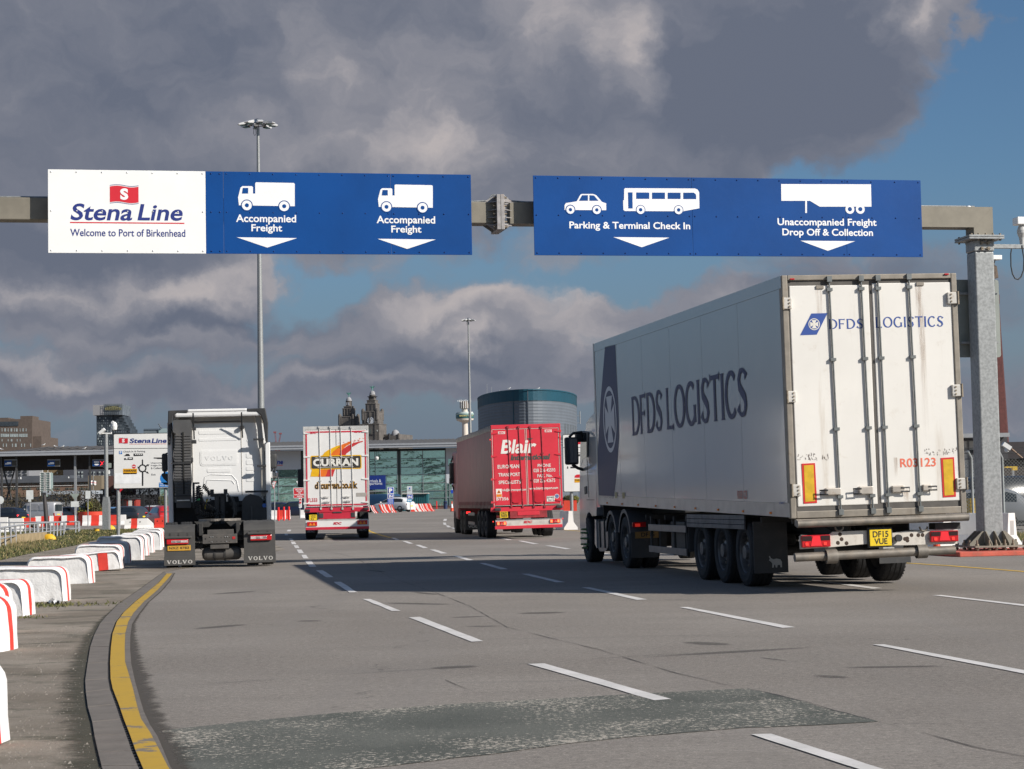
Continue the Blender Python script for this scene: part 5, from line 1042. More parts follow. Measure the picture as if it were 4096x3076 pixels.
 mb = MB(); mb.prism([(a,b) for a,b in Z2(yc - .06)([(560,900),(735,905),(742,960),(720,1060),(560,1060)])],1,yc - .06,yc + .1); part('noise_shield',mb,MATS['deep_black'],R,fix=True)
 tq = Z2(yc - .75)([(765,1100),(762,945),(790,905),(832,885),(905,900),(938,930),(938,960),(968,1000),(970,1100)]); mb = MB(); mb.prism(tq,1,yc - .8,yc - .15); tk = part('reservoir_tank',mb,mat('tank_black',(.022,.024,.027),.45,var=.2,vs=3),R,fix=True,bev=.04,seg=3)
 u0,u1,v0,v1 = rc(yc - .82,(838,985,852,1105)); mb = MB(); mb.box(u0,u1,yc - .83,yc - .79,v0,v1); part('tank_strap',mb,dark_steel,tk)
 c = Z2(yc - .85)([(950,980)])[0]; mb = MB(); mb.tube([(c[0],yc - .86,c[1]),(c[0],yc - .78,c[1])],.05,14); part('blue_cap',mb,mat('cap_blue',(.02,.10,.38),.4),R)
 yk = 1.9
 u0,u1,v0,v1 = rc(yk,(500,880,655,925)); mb = MB(); mb.box(u0,u1,yk,yk + .08,v0 + .05,v1); [mb.box(x,x + .09,yk - .01,yk + .05,v1 - .05,v1 + .10) for x in (u0,u1 - .12)]; mb.box(u0 + .1,u0 + .2,yk,yk + .08,v0 - .6,v0 + .1); mb.box(u1 - .2,u1 - .1,yk,yk + .08,v0 - .6,v0 + .1); part('connector_mast',mb,dk,R,bev=.006)['kind'] = 'stuff'
 def coil(pts,turns,r,m,rad=.012,seed=0):
  P_ = [Vector((a,yk - .05 + .1 * sin(i * 2.0 + seed),b)) for i,(a,b) in enumerate(Z2(yk)(pts))]; out = []; n = turns * 9
  for i in range(n + 1):
   f = i / n * (len(P_) - 1); j = min(int(f),len(P_) - 2); c = P_[j].lerp(P_[j + 1],f - j); t_ = (P_[j + 1] - P_[j]).normalized(); u = Vector((0,1,0)); w = t_.cross(u); a = 2 * pi * i / 9
   out.append(c + (u * cos(a) + w * sin(a)) * r)
  mb = MB(); mb.tube(out,rad,5); part('coiled_hose',mb,m,R)
 coil([(405,820),(420,905),(440,960),(500,1000),(560,1030)],20,.055,dk); coil([(440,810),(475,850),(500,890)],7,.05,dk,seed=1); coil([(430,870),(395,960),(410,1040),(500,1060),(610,1040)],22,.05,dk,seed=2); coil([(400,815),(390,900),(400,1000)],12,.045,dk,seed=3)
 mb = MB(); mb.tube([(a,yk - .1,b) for a,b in Z2(yk)([(640,900),(670,910),(695,960),(700,1040),(690,1080)])],.022,7); mb.tube([(a,yk - .05,b) for a,b in Z2(yk)([(655,900),(690,920),(710,970),(712,1060)])],.018,7); part('hose',mb,dk,R)['kind'] = 'stuff'
 mb = MB(); mb.tube([(a,yk - .12,b) for a,b in Z2(yk)([(478,930),(462,965),(458,1010)])],.012,6); part('yellow_hose',mb,mat('hose_yellow',(.5,.38,.03),.4),R)
 mb = MB(); c = Z2(yk)([(402,930)])[0]; mb.cb((c[0],yk - .12,c[1]),(.08,.04,.05)); part('green_coupling',mb,mat('coupling_green',(.03,.3,.1),.5),R,bev=.01)
 for q in (488,640):
  c = Z2(yk)([(q,915)])[0]; mb = MB(); mb.tube([(c[0],yk - .05,c[1] + .09),(c[0],yk - .05,c[1] - .09)],.022,8); part('connector',mb,alu,R)
 u0,u1,v0,v1 = rc(yk + .3,(345,795,392,1000)); mb = MB(); mb.tube([(u0 + .05,yk + .3,v0),(u0 + .05,yk + .3,v1)],.03,7); mb.tube([(u1,yk + .3,v0 - .1),(u1,yk + .3,v1 - .1)],.02,7); mb.cb((u1 - .02,yk + .3,v1),(.16,.06,.04)); part('exhaust_bracket',mb,dk,R)['kind'] = 'stuff'
 mb = MB(); rnd = random.Random(8)
 for i in range(26):
  a = Z2(yk + .4)([(rnd.uniform(380,740),rnd.uniform(930,1080))])[0]; mb.cb((a[0],yk + .4 + rnd.uniform(-.2,.2),a[1]),(rnd.uniform(.05,.25),.1,rnd.uniform(.03,.12)),0,Matrix.Rotation(rnd.uniform(-.5,.5),3,'Y'))
 part('valve_gear',mb,mat('valve_black',(.03,.03,.03),.6,var=.4,vs=14),R)['kind'] = 'stuff'
 for s in (-1,1):
  mb = MB(); mb.box(s * .42 - .04,s * .42 + .04,.12,yc + 1.5,.72,1.0); part('chassis_beam',mb,chassis_m,R,bev=.006)
 c = Z2(.95)([(403,1095),(756,1095),(580,1078),(580,1117)]); cx = (c[0][0] + c[1][0]) / 2; rr = (c[1][0] - c[0][0]) / 2; zf = (c[2][1] + c[3][1]) / 2
 mb = MB(); n = 28; ol = [(cx + rr * cos(2 * pi * i / n),1.05 + .48 * sin(2 * pi * i / n)) for i in range(n)]
 pl = [(cx + rr * cos(radians(a)),1.05 + .50 * sin(radians(a))) for a in range(-78,259,12)] + [(cx - .05,1.0),(cx + .05,1.0)]
 mb.prism(pl,2,zf - .03,zf + .02); part('fifth_wheel',mb,mat('greased_steel',(.30,.27,.24),.45,.5,var=.3,vs=6,dirt=((.06,.05,.04),.6,5)),R,fix=True,bev=.01)
 for s in (-1,1):
  mb = MB(); mb.prism([(cx + s * .12,zf - .03),(cx + s * .58,zf - .03),(cx + s * .45,zf - .16),(cx + s * .25,zf - .16)],1,.62,1.3); part('ramp',mb,chassis_m,R,fix=True)
  mb = MB(); mb.box(cx + s * .38 - .09,cx + s * .38 + .09,.85,1.3,.98,zf - .05); part('pedestal',mb,chassis_m,R,bev=.01)
 gm = mat('chassis_grey',(.082,.076,.070),.6,var=.15,vs=5,dirt=((.15,.125,.1),.45,5))
 def slab(name,q,y_,th,m=gm,bev=.01): u0,u1,v0,v1 = rc(y_,q); mb = MB(); mb.box(u0,u1,y_,y_ + th,v0,v1); return part(name,mb,m,R,bev=bev)
 slab('bracket_plate',(392,1140,438,1206),.25,.03); slab('bracket_plate',(710,1125,754,1192),.25,.03)
 slab('crossmember_top',(475,1180,695,1222),.12,.2); cm = slab('crossmember',(436,1218,725,1296),.02,.10)
 u0,u1,v0,v1 = rc(.02,(436,1218,725,1296)); rnd = random.Random(3)
 for (a,b,r_,m) in [(460,1258,.02,'slot_black')] + [(x,y,.010,'slot_black') for x in (492,523,555,590,620,660) for y in (1246,1278)] + [(x,y,.014,'aluminium') for x,y in ((505,1242),(522,1241),(625,1240),(643,1240),(515,1283),(636,1280))]:
  c = Z2(.02)([(a,b)])[0]; mb = MB(); mb.lathe([(r_,0),(r_ * .8,-.012 if m != 'slot_black' else -.002),(0,-.014 if m != 'slot_black' else -.002)],8,0,(c[0],.02,c[1]),axis=1); part('bolt' if m != 'slot_black' else 'hole',mb,MATS[m],R)
 slab('red_tag',(683,1238,708,1260),.012,.01,mat('tag_red',(.45,.02,.02),.5),.004); slab('bracket',(500,1303,655,1340),.05,.06)
 u0,u1,v0,v1 = rc(.15,(430,1325,762,1435)); r_ = (v1 - v0) / 2; zc = (v0 + v1) / 2; mb = MB(); mb.lathe([(0,u0),(r_ * .6,u0 + .015),(r_ * .92,u0 + .06),(r_,u0 + .12),(r_,u1 - .12),(r_ * .92,u1 - .06),(r_ * .6,u1 - .015),(0,u1)],28,0,(0,.15 + r_,zc),axis=0); tk = part('air_tank',mb,gm,R)
 for f in (.32,.58):
  x = u0 + (u1 - u0) * f; mb = MB(); mb.lathe([(r_ + .012,x - .02),(r_ + .012,x + .02)],28,0,(0,.15 + r_,zc),axis=0); part('tank_strap',mb,chassis_m,tk)
 mb = MB(); rnd = random.Random(5)
 for i in range(26):
  a = Z2(.3)([(rnd.choice([rnd.uniform(372,430),rnd.uniform(735,790),rnd.uniform(400,760)]),rnd.uniform(1190,1330))])[0]; mb.cb((a[0],.3 + rnd.uniform(-.1,.3),a[1]),(rnd.uniform(.03,.14),.08,rnd.uniform(.03,.10)))
 for i in range(8):
  a = Z2(.2)([(rnd.uniform(376,440),rnd.uniform(1230,1400)),(rnd.uniform(376,440),rnd.uniform(1230,1400))]); mb.tube([(a[0][0],.2,a[0][1]),((a[0][0] + a[1][0]) / 2 + .05,.15,(a[0][1] + a[1][1]) / 2),(a[1][0],.2,a[1][1])],.010,5)
 part('brake_valves',mb,chassis_m,R)['kind'] = 'stuff'
 mb = MB(); mb.tube([(-1.1,.75,.5),(1.1,.75,.5)],.09,10); mb.lathe([(0,.45),(.2,.5),(.26,.75),(.2,1.0),(0,1.05)],16,0,(0,0,.5),axis=1); part('rear_axle',mb,chassis_m,R)
 mg = mat('mudguard_dark',(.062,.060,.057),.6,var=.1,vs=3,dirt=((.11,.10,.085),.4,4))
 for s,(xa,xb_) in ((-1,(118,374)),(1,(780,1041))):
  y_ = -.02; u0,u1,v0,v1 = rect_of(Z2(y_),xa,1148 if s < 0 else 1112,xb_,1478 if s < 0 else 1453)
  zt2 = v1; rows = []; n = 9
  for i in range(n + 1):
   a = radians(90 * i / n); rows.append([(u0,y_ + .45 * (1 - sin(pi / 2 - a)) * 1.0,0)])
  mb = MB(); prof = [(y_,.75 - .0)] + [(y_ + .38 * (1 - cos(radians(a))),zt2 - .32 + .32 * sin(radians(a))) for a in range(0,91,15)] + [(y_ + .9,zt2),(y_ + 1.25,zt2 - .12),(y_ + 1.45,zt2 - .4)]
  mb.grid([[(x,p[0],p[1]) for p in prof] for x in (u0,u0 + .02,u0 + .14,u0 + .15,(u0 + u1) / 2 - .12,(u0 + u1) / 2 - .11,(u0 + u1) / 2 + .11,(u0 + u1) / 2 + .12,u1 - .14,u1 - .02,u1)],0,False)
  o = part('mudguard',mb,mg,R); sol = o.modifiers.new('thick','SOLIDIFY'); sol.thickness = .02; sol.offset = -1
  for f in (.15,.42,.72):
   x = u0 + (u1 - u0) * f; mb = MB(); mb.box(x,x + .05,y_ - .012,y_,.80,zt2 - .30); part('guard_rib',mb,mg,R,bev=.006)
   mb = MB(); mb.grid([[(x_,p[0] - .012,p[1] + .006) for p in prof[1:8]] for x_ in (x,x + .05)],0,True); part('guard_rib',mb,mg,R)
  mb = MB(); mb.box(u0,u1,y_ - .012,y_ + .012,v0 + .17,.82); part('mudflap',mb,mg,R,bev=.004)
  mb = MB(); mb.box(u0 - .01,u1 + .005,y_ - .03,y_ - .012,v0,v0 + .20); fl = part('flap_lower',mb,mg,R,bev=.004)
  q = (140,1436,352,1463) if s < 0 else (815,1403,1021,1431)
  a,b,c_,d = rect_of(Z2(y_ - .035),*q); mb = MB(); ribbons(mb,REAR(y_ - .032),'VOLVO',a,b,c_ - .005,d + .005,SLAB,0,.002,gap=.2); part('lettering',mb,ink('flap_white',(.50,.49,.46)),R)
  q = (137,1260,318,1303) if s < 0 else (832,1224,1009,1270)
  a,b,c_,d = rect_of(Z2(y_ - .05),*q); mb = MB(); mb.box(a,b,y_ - .07,y_,c_,d); lp = part('tail_lamp',mb,red_lamp,R,bev=.015)
  w = b - a; ia,ib = (a + w * .22,b - w * .02) if s < 0 else (a + w * .02,b - w * .22)
  mb = MB(); mb.box(ia,ib,y_ - .074,y_ - .06,c_ + .035,d - .03); part('clear_lens',mb,mat('clear_lens',(.52,.46,.45),.15,var=.3,vs=40),lp,bev=.004)
  mb = MB(); [mb.cb((ia + (ib - ia) * (.36 + .09 * i),y_ - .076,c_ + (d - c_) * f),(.022,.006,.018)) for i in range(3) for f in (.38,.62)]
  for i in range(4):
   x = ia + (ib - ia) * ((.08 + .06 * i) if s < 0 else (.72 + .06 * i)); sg = -1 if s < 0 else 1; mb.prism([(x,c_ + .045),(x + .015,c_ + .045),(x + .015 + sg * .03,(c_ + d) / 2),(x + .015,d - .04),(x,d - .04),(x + sg * .03,(c_ + d) / 2)],1,y_ - .077,y_ - .073)
  part('lamp_cells',mb,mat('lamp_grey',(.16,.14,.14),.4),lp)['kind'] = 'stuff'
  a2,b2,c2,d2 = rect_of(Z2(y_ - .06),*((120,1235,345,1256) if s < 0 else (808,1200,1010,1220))); mb = MB(); mb.box(a2,b2,y_ - .09,y_,c2,d2); part('lamp_hood',mb,mg,R,bev=.015)
  for dx in (0,-.34): wheel(R,s * (1.09 + dx),.75,.52,.29,s,rimcol='rim_dark')
  wheel(R,s * 1.06,4.4,.51,.32,s,rimcol='rim_dark')
 a,b,c_,d = rect_of(Z2(-.05),145,1312,338,1356); mb = MB(); mb.box(a,b,-.05,-.03,c_,d); part('number_plate',mb,mat('dull_plate',(.56,.31,.04),.5),R,bev=.004)
 mb = MB(); write(mb,REAR(-.051),'NXZ 8783',a + .04,b - .04,c_ + .035,d - .03,0,.012,off=.002); part('lettering',mb,black_ink,R)
mk_tractor()
# ------------------------------------------------------------------ box and curtain trailers seen from behind
def mk_curran():
 Wd = 2.55; H = Wd / 2; zt = 4.415; M = lorry_frame(-8.194,75.27,5.229,.132,Wd)
 R = root_of('articulated_lorry',M,'white and red box trailer lorry with an orange swoosh across its rear doors','lorry')
 O,K = (1150,1500),2.3729; P = lambda pts: px2(M,1,-.02,O,K,pts); F = REAR(-.02)
 w = mat('trailer_white',(.72,.71,.69),.35,var=.03,streak=((.5,.46,.42),.2,3)); rd = mat('trailer_red',(.52,.025,.05),.4,var=.08,dirt=((.3,.05,.05),.2,5)); ed = mat('edge_alu',(.60,.59,.56),.4,.3,var=.1,dirt=((.3,.27,.22),.4,8))
 zb = P([(400,1252)])[0][1]; zl = P([(400,1300)])[0][1]
 mb = MB(); mb.box(-H,H,.06,13.6,zb,zt); part('box_body',mb,w,R,bev=.02)
 for x in (-H,H - .07): mb = MB(); mb.box(x,x + .07,-.02,.08,zl,zt + .01); part('corner_post',mb,ed,R,bev=.01)
 mb = MB(); mb.box(-H + .07,H - .07,-.02,.08,zt - .13,zt + .01); part('header',mb,ed,R,bev=.01)
 for a,b in ((-H + .08,-.012),(.012,H - .08)):
  mb = MB(); mb.box(a,b,-.015,.06,zb + .02,zt - .14); part('door',mb,w,R,bev=.01)
 bz0,bz1 = zb + .05,zt - .24
 mb = MB(); t = .055
 for a,b,c_,d in ((-H + .10,H - .10,bz1,bz1 + t),(-H + .10,H - .10,bz0,bz0 + t),(-H + .10,-H + .10 + t,bz0,bz1),(H - .10 - t,H - .10,bz0,bz1)): poly(mb,F,[(a,c_),(b,c_),(b,d),(a,d)],0,.001)
 part('red_border',mb,rd,R)['kind'] = 'stuff'
 for i,xt in enumerate((300,403,503,603)):
  xb_ = (318,420,523,623)[i]; lock_rod(R,M,lambda pts: px2(M,1,-.04,O,K,pts),(xt,495),(xb_,1268),-.015,-.035,ed,(.36,.66),.012)
 for y_ in (552,778,1000,1220):
  for sd in (0,1):
   q = (152,y_ - 10 - sd * 14,215,y_ + 10 - sd * 14) if sd == 0 else (705,y_ - 24,768,y_ - 4); u0,u1,v0,v1 = rect_of(P,*q); mb = MB(); mb.prism([(u0,v0),(u1,(v0 + v1) / 2 - .01),(u1,(v0 + v1) / 2 + .01),(u0,v1)] if sd == 0 else [(u1,v0),(u1,v1),(u0,(v0 + v1) / 2 + .01),(u0,(v0 + v1) / 2 - .01)],1,-.045,-.015); part('hinge',mb,w,R,fix=True)
 cols = [mat('swoosh_yellow',(.75,.42,.01),.4),mat('swoosh_orange',(.72,.16,.015),.4),mat('swoosh_red',(.50,.035,.035),.4)]
 for c_,q in ((cols[0],[(330,765),(352,735),(385,712),(430,690),(470,672),(500,665),(503,690),(460,705),(430,730),(405,765)]),(cols[1],[(405,765),(430,730),(465,700),(503,668),(540,650),(600,632),(603,650),(560,672),(530,700),(500,735),(485,765)]),(cols[2],[(485,765),(500,735),(530,700),(570,672),(620,648),(660,635),(718,624),(715,634),(680,645),(640,668),(605,690),(595,720),(560,745),(548,765)]),(cols[0],[(235,893),(305,893),(300,925),(290,965),(218,965),(225,925)]),(cols[1],[(305,893),(385,893),(375,925),(360,965),(290,965),(300,925)]),(cols[2],[(385,893),(452,893),(440,930),(430,963),(360,965),(375,925)])):
  mb = MB(); poly(mb,F,P(q)[::-1],0,.002); part('swoosh',mb,c_,R)
 rnd = random.Random(6); mb = MB()
 for i in range(26):
  f = rnd.random(); a,b = 480 + 240 * f,668 - 55 * f + rnd.gauss(0,9); q = P([(a,b),(a + rnd.uniform(8,20),b - rnd.uniform(3,7)),(a + 4,b - 8)]); poly(mb,F,q[::-1],rnd.choice((0,1)),.0024)
 part('brush_flecks',mb,[cols[1],cols[2]],R)['kind'] = 'stuff'
 def rr_(q,r,m,off,name):
  u0,u1,v0,v1 = rect_of(P,*q); mb = MB(); poly(mb,F,rrect(u0,u1,v0,v1,r),0,off); part(name,mb,m,R)
 rr_((218,762,703,894),.06,cols[0],.003,'name_board'); rr_((226,771,694,886),.05,mat('board_black',(.045,.04,.035),.4),.004,'name_board')
 letters(R,F,P,'CURRAN',243,792,672,864,ink('cream_ink',(.72,.70,.64)),.05,off=.006,spacing=1.05)
 for q in ((262,781,622,785),(285,871,625,875)): rr_(q,.003,MATS['cream_ink'],.006,'pinstripe')
 letters(R,F,P,'d curran.co.uk',257,1013,668,1083,ink('amber_outline',(.70,.36,.02)),.07,off=.002); letters(R,F,P,'d curran.co.uk',259,1016,666,1080,black_ink,.035,off=.004)
 letters(R,F,P,'TL333',187,1170,283,1206,rd,.02)
 for q in ((212,541,270,559),(633,528,692,548)): letters(R,F,P,'SDC',*q,rd,.05,.3)
 rr_((652,1117,748,1153),.01,mat('grey_sticker',(.36,.34,.31),.5),.002,'sticker')
 for q in ((322,1156,398,1162),(525,1152,600,1158),(338,1200,410,1207),(535,1192,608,1199)):
  u0,u1,v0,v1 = rect_of(P,*q); mb = MB(); mb.box(u0,u1,-.075,-.05,v0,v1); mb.cb(((u0 + u1) / 2,-.055,(v0 + v1) / 2),(.07,.05,.06)); part('door_handle',mb,ed,R)['kind'] = 'stuff'
 slab = lambda name,q,y0,y1,m,bev=.01: (lambda r: part(name,MB().box(r[0],r[1],y0,y1,r[2],r[3]),m,R,bev=bev))(rect_of(P,*q))
 slab('rear_sill',(165,1258,775,1300),-.03,.08,rd); slab('chassis_tail',(300,1300,642,1365),-.01,.1,rd); slab('plate_bracket',(303,1312,340,1358),-.03,0,dark_steel); slab('plate_bracket',(604,1304,641,1350),-.03,0,dark_steel)
 slab('buffer',(168,1274,215,1298),-.14,-.03,black_plastic,.02); slab('buffer',(722,1256,770,1280),-.14,-.03,black_plastic,.02)
 slab('grab_slot',(430,1296,515,1310),-.035,0,dark_steel)
 slab('bumper',(172,1374,772,1446),-.04,.04,w); slab('bumper_red',(172,1440,775,1466),-.045,.03,rd); slab('bumper_lip',(170,1372,774,1380),-.05,.03,ed)
 for q in ((186,1394,282,1434),(662,1378,758,1418)):
  o = slab('tail_lamp',q,-.08,-.03,red_lamp,.012); u0,u1,v0,v1 = rect_of(P,*q); ww = u1 - u0; mb = MB(); mb.prism([(u0 + ww * .18,v0 + .02),(u0 + ww * .5,v0 + .02),(u0 + ww * .34,v1 - .02)],1,-.086,-.078,0); mb.prism([(u0 + ww * .52,v0 + .02),(u0 + ww * .84,v0 + .02),(u0 + ww * .68,v1 - .02)],1,-.086,-.078,0); part('reflex_triangles',mb,amber,o,fix=True)['kind'] = 'stuff'
 u0,u1,v0,v1 = rect_of(P,207,1326,280,1384); mb = MB(); mb.box(u0,u1,-.05,-.03,v0,v1); part('number_plate',mb,yellow_plate,R)
 for tx,f0,f1 in (('YDZ',.53,.9),('33',.1,.46)): mb = MB(); write(mb,REAR(-.052),tx,u0 + .05,u1 - .05 - (.08 if tx == '33' else 0),v0 + (v1 - v0) * f0,v0 + (v1 - v0) * f1,0,.01,off=.002); part('lettering',mb,black_ink,R)
 letters(R,REAR(-.045),P,'SDC',432,1396,508,1420,rd,.05,.3)
 for q,tq in (((170,1466,266,1508),(185,1474,255,1494)),((668,1452,765,1492),(680,1456,750,1476))):
  slab('mudflap',q,1.9,1.92,black_plastic); letters(R,REAR(1.895),lambda pts: px2(M,1,1.9,O,K,pts),'SDC',*tq,ink('flap_grey',(.3,.3,.3)),.05,.3)
 for s in (-1,1):
  mb = MB(); mb.box(s * .45 - .05,s * .45 + .05,.1,12,.8,zb); part('chassis_beam',mb,chassis_m,R)
  for y_ in (2.6,3.9,5.2): wheel(R,s * 1.07,y_,.52,.38,s,rimcol='rim_dark')
  for y_ in (11.8,15.2): wheel(R,s * 1.07,y_,.52,.33,s,rimcol='rim_dark')
 mb = MB(); [mb.tube([(-1,y_,.52),(1,y_,.52)],.07,8) for y_ in (2.6,3.9,5.2,11.8)]; part('axle',mb,chassis_m,R)['kind'] = 'stuff'
 mb = MB(); mb.box(-1.2,1.2,14.0,16.2,.7,3.7); part('cab_body',mb,w,R,bev=.1)
 c0 = hit(M,1,15.2,1150 + 120 / K,1500 + 975 / K); mb = MB(); mb.box(c0.x - .12,c0.x + .15,15.1,15.3,c0.z - .45,c0.z + .4); part('mirror',mb,black_plastic,R,bev=.05)
mk_curran()
def mk_blair():
 Wd = 2.55; H = Wd / 2; zt = 4.13; M = lorry_frame(-.752,70.077,7.028,.755,Wd); L = 13.55
 R = root_of('curtain_lorry',M,'red curtain-sided lorry with white lettering on its rear doors, turning left','lorry')
 O,K = (1750,1500),2.3723; P = lambda pts: px2(M,1,-.02,O,K,pts); F = REAR(-.02)
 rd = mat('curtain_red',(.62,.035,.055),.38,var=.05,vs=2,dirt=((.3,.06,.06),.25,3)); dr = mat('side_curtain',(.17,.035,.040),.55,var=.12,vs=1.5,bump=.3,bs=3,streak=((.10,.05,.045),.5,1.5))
 wl = ink('line_cream',(.62,.58,.52)); wi = ink('letter_cream',(.74,.71,.66)); top = mat('grubby_top',(.34,.28,.22),.7,var=.3,vs=6)
 zb = P([(700,1236)])[0][1]; zl = P([(700,1290)])[0][1]
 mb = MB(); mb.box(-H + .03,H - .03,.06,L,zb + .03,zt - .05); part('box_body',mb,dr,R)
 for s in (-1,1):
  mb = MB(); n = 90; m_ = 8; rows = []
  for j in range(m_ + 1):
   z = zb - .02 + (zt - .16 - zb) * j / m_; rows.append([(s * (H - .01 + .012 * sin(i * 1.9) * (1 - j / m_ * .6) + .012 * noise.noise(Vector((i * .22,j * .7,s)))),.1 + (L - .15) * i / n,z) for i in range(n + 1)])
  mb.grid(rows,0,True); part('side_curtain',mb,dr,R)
 mb = MB(); n = 60; rnd = random.Random(3); mb.grid([[(-H - .005,.0 + L * i / n,zt - .20 + rnd.gauss(0,.006)) for i in range(n + 1)],[(-H - .02,.0 + L * i / n,zt - .02 + rnd.gauss(0,.012)) for i in range(n + 1)],[(-H + .1,.0 + L * i / n,zt + .01) for i in range(n + 1)]],0,True); part('roof_valance',mb,top,R)
 mb = MB(); mb.box(-H + .05,H - .02,.05,L,zt - .04,zt + .0); part('roof',mb,top,R)
 for i in range(26):
  y_ = .3 + i * .5; mb = MB(); mb.box(-H - .025,-H - .005,y_,y_ + .05,zb - .10,zb + .16); part('buckle_strap',mb,mat('strap_red',(.22,.05,.05),.6,var=.3),R)
 mb = MB(); mb.box(-H - .01,-H + .02,.05,L,zb - .10,zb + .02); part('side_rail',mb,mat('rail_grimy',(.20,.14,.12),.6,var=.3,vs=4),R)
 for x in (-H,H - .06): mb = MB(); mb.box(x,x + .06,-.02,.1,zl,zt + .01); part('corner_post',mb,rd,R,bev=.008)
 mb = MB(); mb.box(-H + .06,H - .06,-.02,.1,zt - .14,zt + .01); part('header',mb,rd,R,bev=.008)
 for a,b in ((-H + .07,-.01),(.01,H - .07)): mb = MB(); mb.box(a,b,-.015,.06,zb + .01,zt - .15); part('door',mb,rd,R,bev=.008)
 mb = MB(); a = P([(512,518),(1148,498),(1170,1225),(540,1245),(830,508),(862,1232)]); t = .014
 u0,u1 = (a[0][0] + a[3][0]) / 2,(a[1][0] + a[2][0]) / 2; v1,v0 = (a[0][1] + a[1][1]) / 2,(a[2][1] + a[3][1]) / 2; um = (a[4][0] + a[5][0]) / 2
 for q in ((u0,u1,v1 - t,v1),(u0,u1,v0,v0 + t),(u0,u0 + t,v0,v1),(u1 - t,u1,v0,v1),(um - .03,um - .03 + t,v0,v1),(um + .02,um + .02 + t,v0,v1)): poly(mb,F,[(q[0],q[2]),(q[1],q[2]),(q[1],q[3]),(q[0],q[3])],0,.002)
 part('cream_lining',mb,wl,R)['kind'] = 'stuff'
 rm = mat('rod_red',(.30,.03,.04),.5,var=.3,vs=8)
 for xt,xb_ in ((666,703),(770,812),(880,916),(985,1020)): lock_rod(R,M,lambda pts: px2(M,1,-.06,O,K,pts),(xt,495),(xb_,1248),-.015,-.035,rm,(.33,.66),.012)
 for y_ in (555,773,990,1208):
  for q in ((508,y_ - 12,570,y_ + 12),(1110,y_ - 34,1172,y_ - 10)): u0_,u1_,v0_,v1_ = rect_of(P,*q); mb = MB(); mb.prism([(u0_,v0_),(u1_,(v0_ + v1_) / 2),(u0_,v1_)] if q[0] < 800 else [(u1_,v0_),(u1_,v1_),(u0_,(v0_ + v1_) / 2)],1,-.045,-.015); part('hinge',mb,rd,R,fix=True)
 gi = ink('faded_green',(.055,.075,.065))
 def lt(txt,q,m=wi,bold=.02,slant=0,off=.002,sk=-.0,**kw): letters(R,F,P,txt,*q,m,bold,slant,off,**kw)
 lt('Blair',(597,612,925,745),bold=.028,slant=.18,off=.003); lt('International',(693,752,1060,806),gi,.045,.2)
 q = P([(850,600),(905,598),(880,625)]); mb = MB(); poly(mb,F,q[::-1],0,.003); part('lettering',mb,gi,R)
 lt('EUROPEAN',(570,850,775,886),bold=.018); lt('TRANSPORT',(577,928,783,962),bold=.018); lt('SPECIALISTS',(580,1000,790,1033),bold=.018)
 lt('PHONE',(950,842,1075,873),bold=.018); lt('028 256 45593',(911,886,1117,920),bold=.012); lt('FAX. No.',(947,940,1090,970),bold=.018); lt('028 256 42675',(912,984,1116,1018),bold=.012)
 lt('info@blairtransport.com',(616,1076,840,1106),bold=.02); lt('www.blairtransport.com',(871,1060,1144,1092),bold=.02); lt('BT356',(558,1160,674,1190),bold=.02)
 for q in ((575,536,641,560),(1017,518,1083,542)):
  u0_,u1_,v0_,v1_ = rect_of(P,*q); mb = MB(); poly(mb,F,[(u0_,v0_),(u1_,v0_),(u1_,v1_),(u0_,v1_)],0,.003); part('badge',mb,wi,R); letters(R,F,P,'SDC',q[0] + 5,q[1] + 4,q[2] - 8,q[3] - 4,rd,.05,.3,.005)
 u0_,u1_,v0_,v1_ = rect_of(P,555,1080,611,1160); mb = MB(); poly(mb,F,[(u0_,v0_),(u1_,v0_),(u1_,v1_),(u0_,v1_)],0,.003); poly(mb,F,[(u0_ + .01,v0_ + .01),(u1_ - .01,v0_ + .01),(u1_ - .01,v0_ + .11),(u0_ + .01,v0_ + .11)],1,.004); poly(mb,F,[(u0_ + .03,v0_ + .14),(u1_ - .03,v0_ + .14),((u0_ + u1_) / 2,v1_ - .03)],1,.004); poly(mb,F,[(u0_ + .07,v0_ + .165),(u1_ - .07,v0_ + .165),((u0_ + u1_) / 2,v1_ - .07)],2,.005); part('warning_sticker',mb,[wi,amber,black_ink],R)['kind'] = 'stuff'
 u0_,u1_,v0_,v1_ = rect_of(P,1037,1148,1112,1200); mb = MB(); poly(mb,F,[(u0_,v0_),(u1_,v0_),(u1_,v1_),(u0_,v1_)],0,.003); part('number_sticker',mb,wi,R); lt('B948',(1042,1152,1105,1172),black_ink,.01,off=.005); lt('2615',(1048,1176,1105,1196),black_ink,.01,off=.005)
 c = P([(1133,1150)])[0]; mb = MB(); poly(mb,F,disc(c[0],c[1],.085),0,.003); poly(mb,F,disc(c[0],c[1],.07),1,.004); part('round_sticker',mb,[wi,mat('sticker_blue',(.12,.17,.35),.4)],R)
 for q in ((705,1110,795,1215),(918,1100,1010,1210)):
  u0_,u1_,v0_,v1_ = rect_of(P,*q); mb = MB(); mb.prism([(u0_,v1_),(u1_,v1_),(u1_,v0_ + .06),(u1_ - .08,v0_),(u0_ + .08,v0_),(u0_,v0_ + .06)],1,-.05,-.015); part('handle_guard',mb,mat('guard_red',(.50,.02,.035),.3,var=.1),R,fix=True,bev=.02)
 slab = lambda name,q,y0,y1,m,bev=.01,**kw: (lambda r: part(name,MB().box(r[0],r[1],y0,y1,r[2],r[3]),m,R,bev=bev))(rect_of(P,*q))
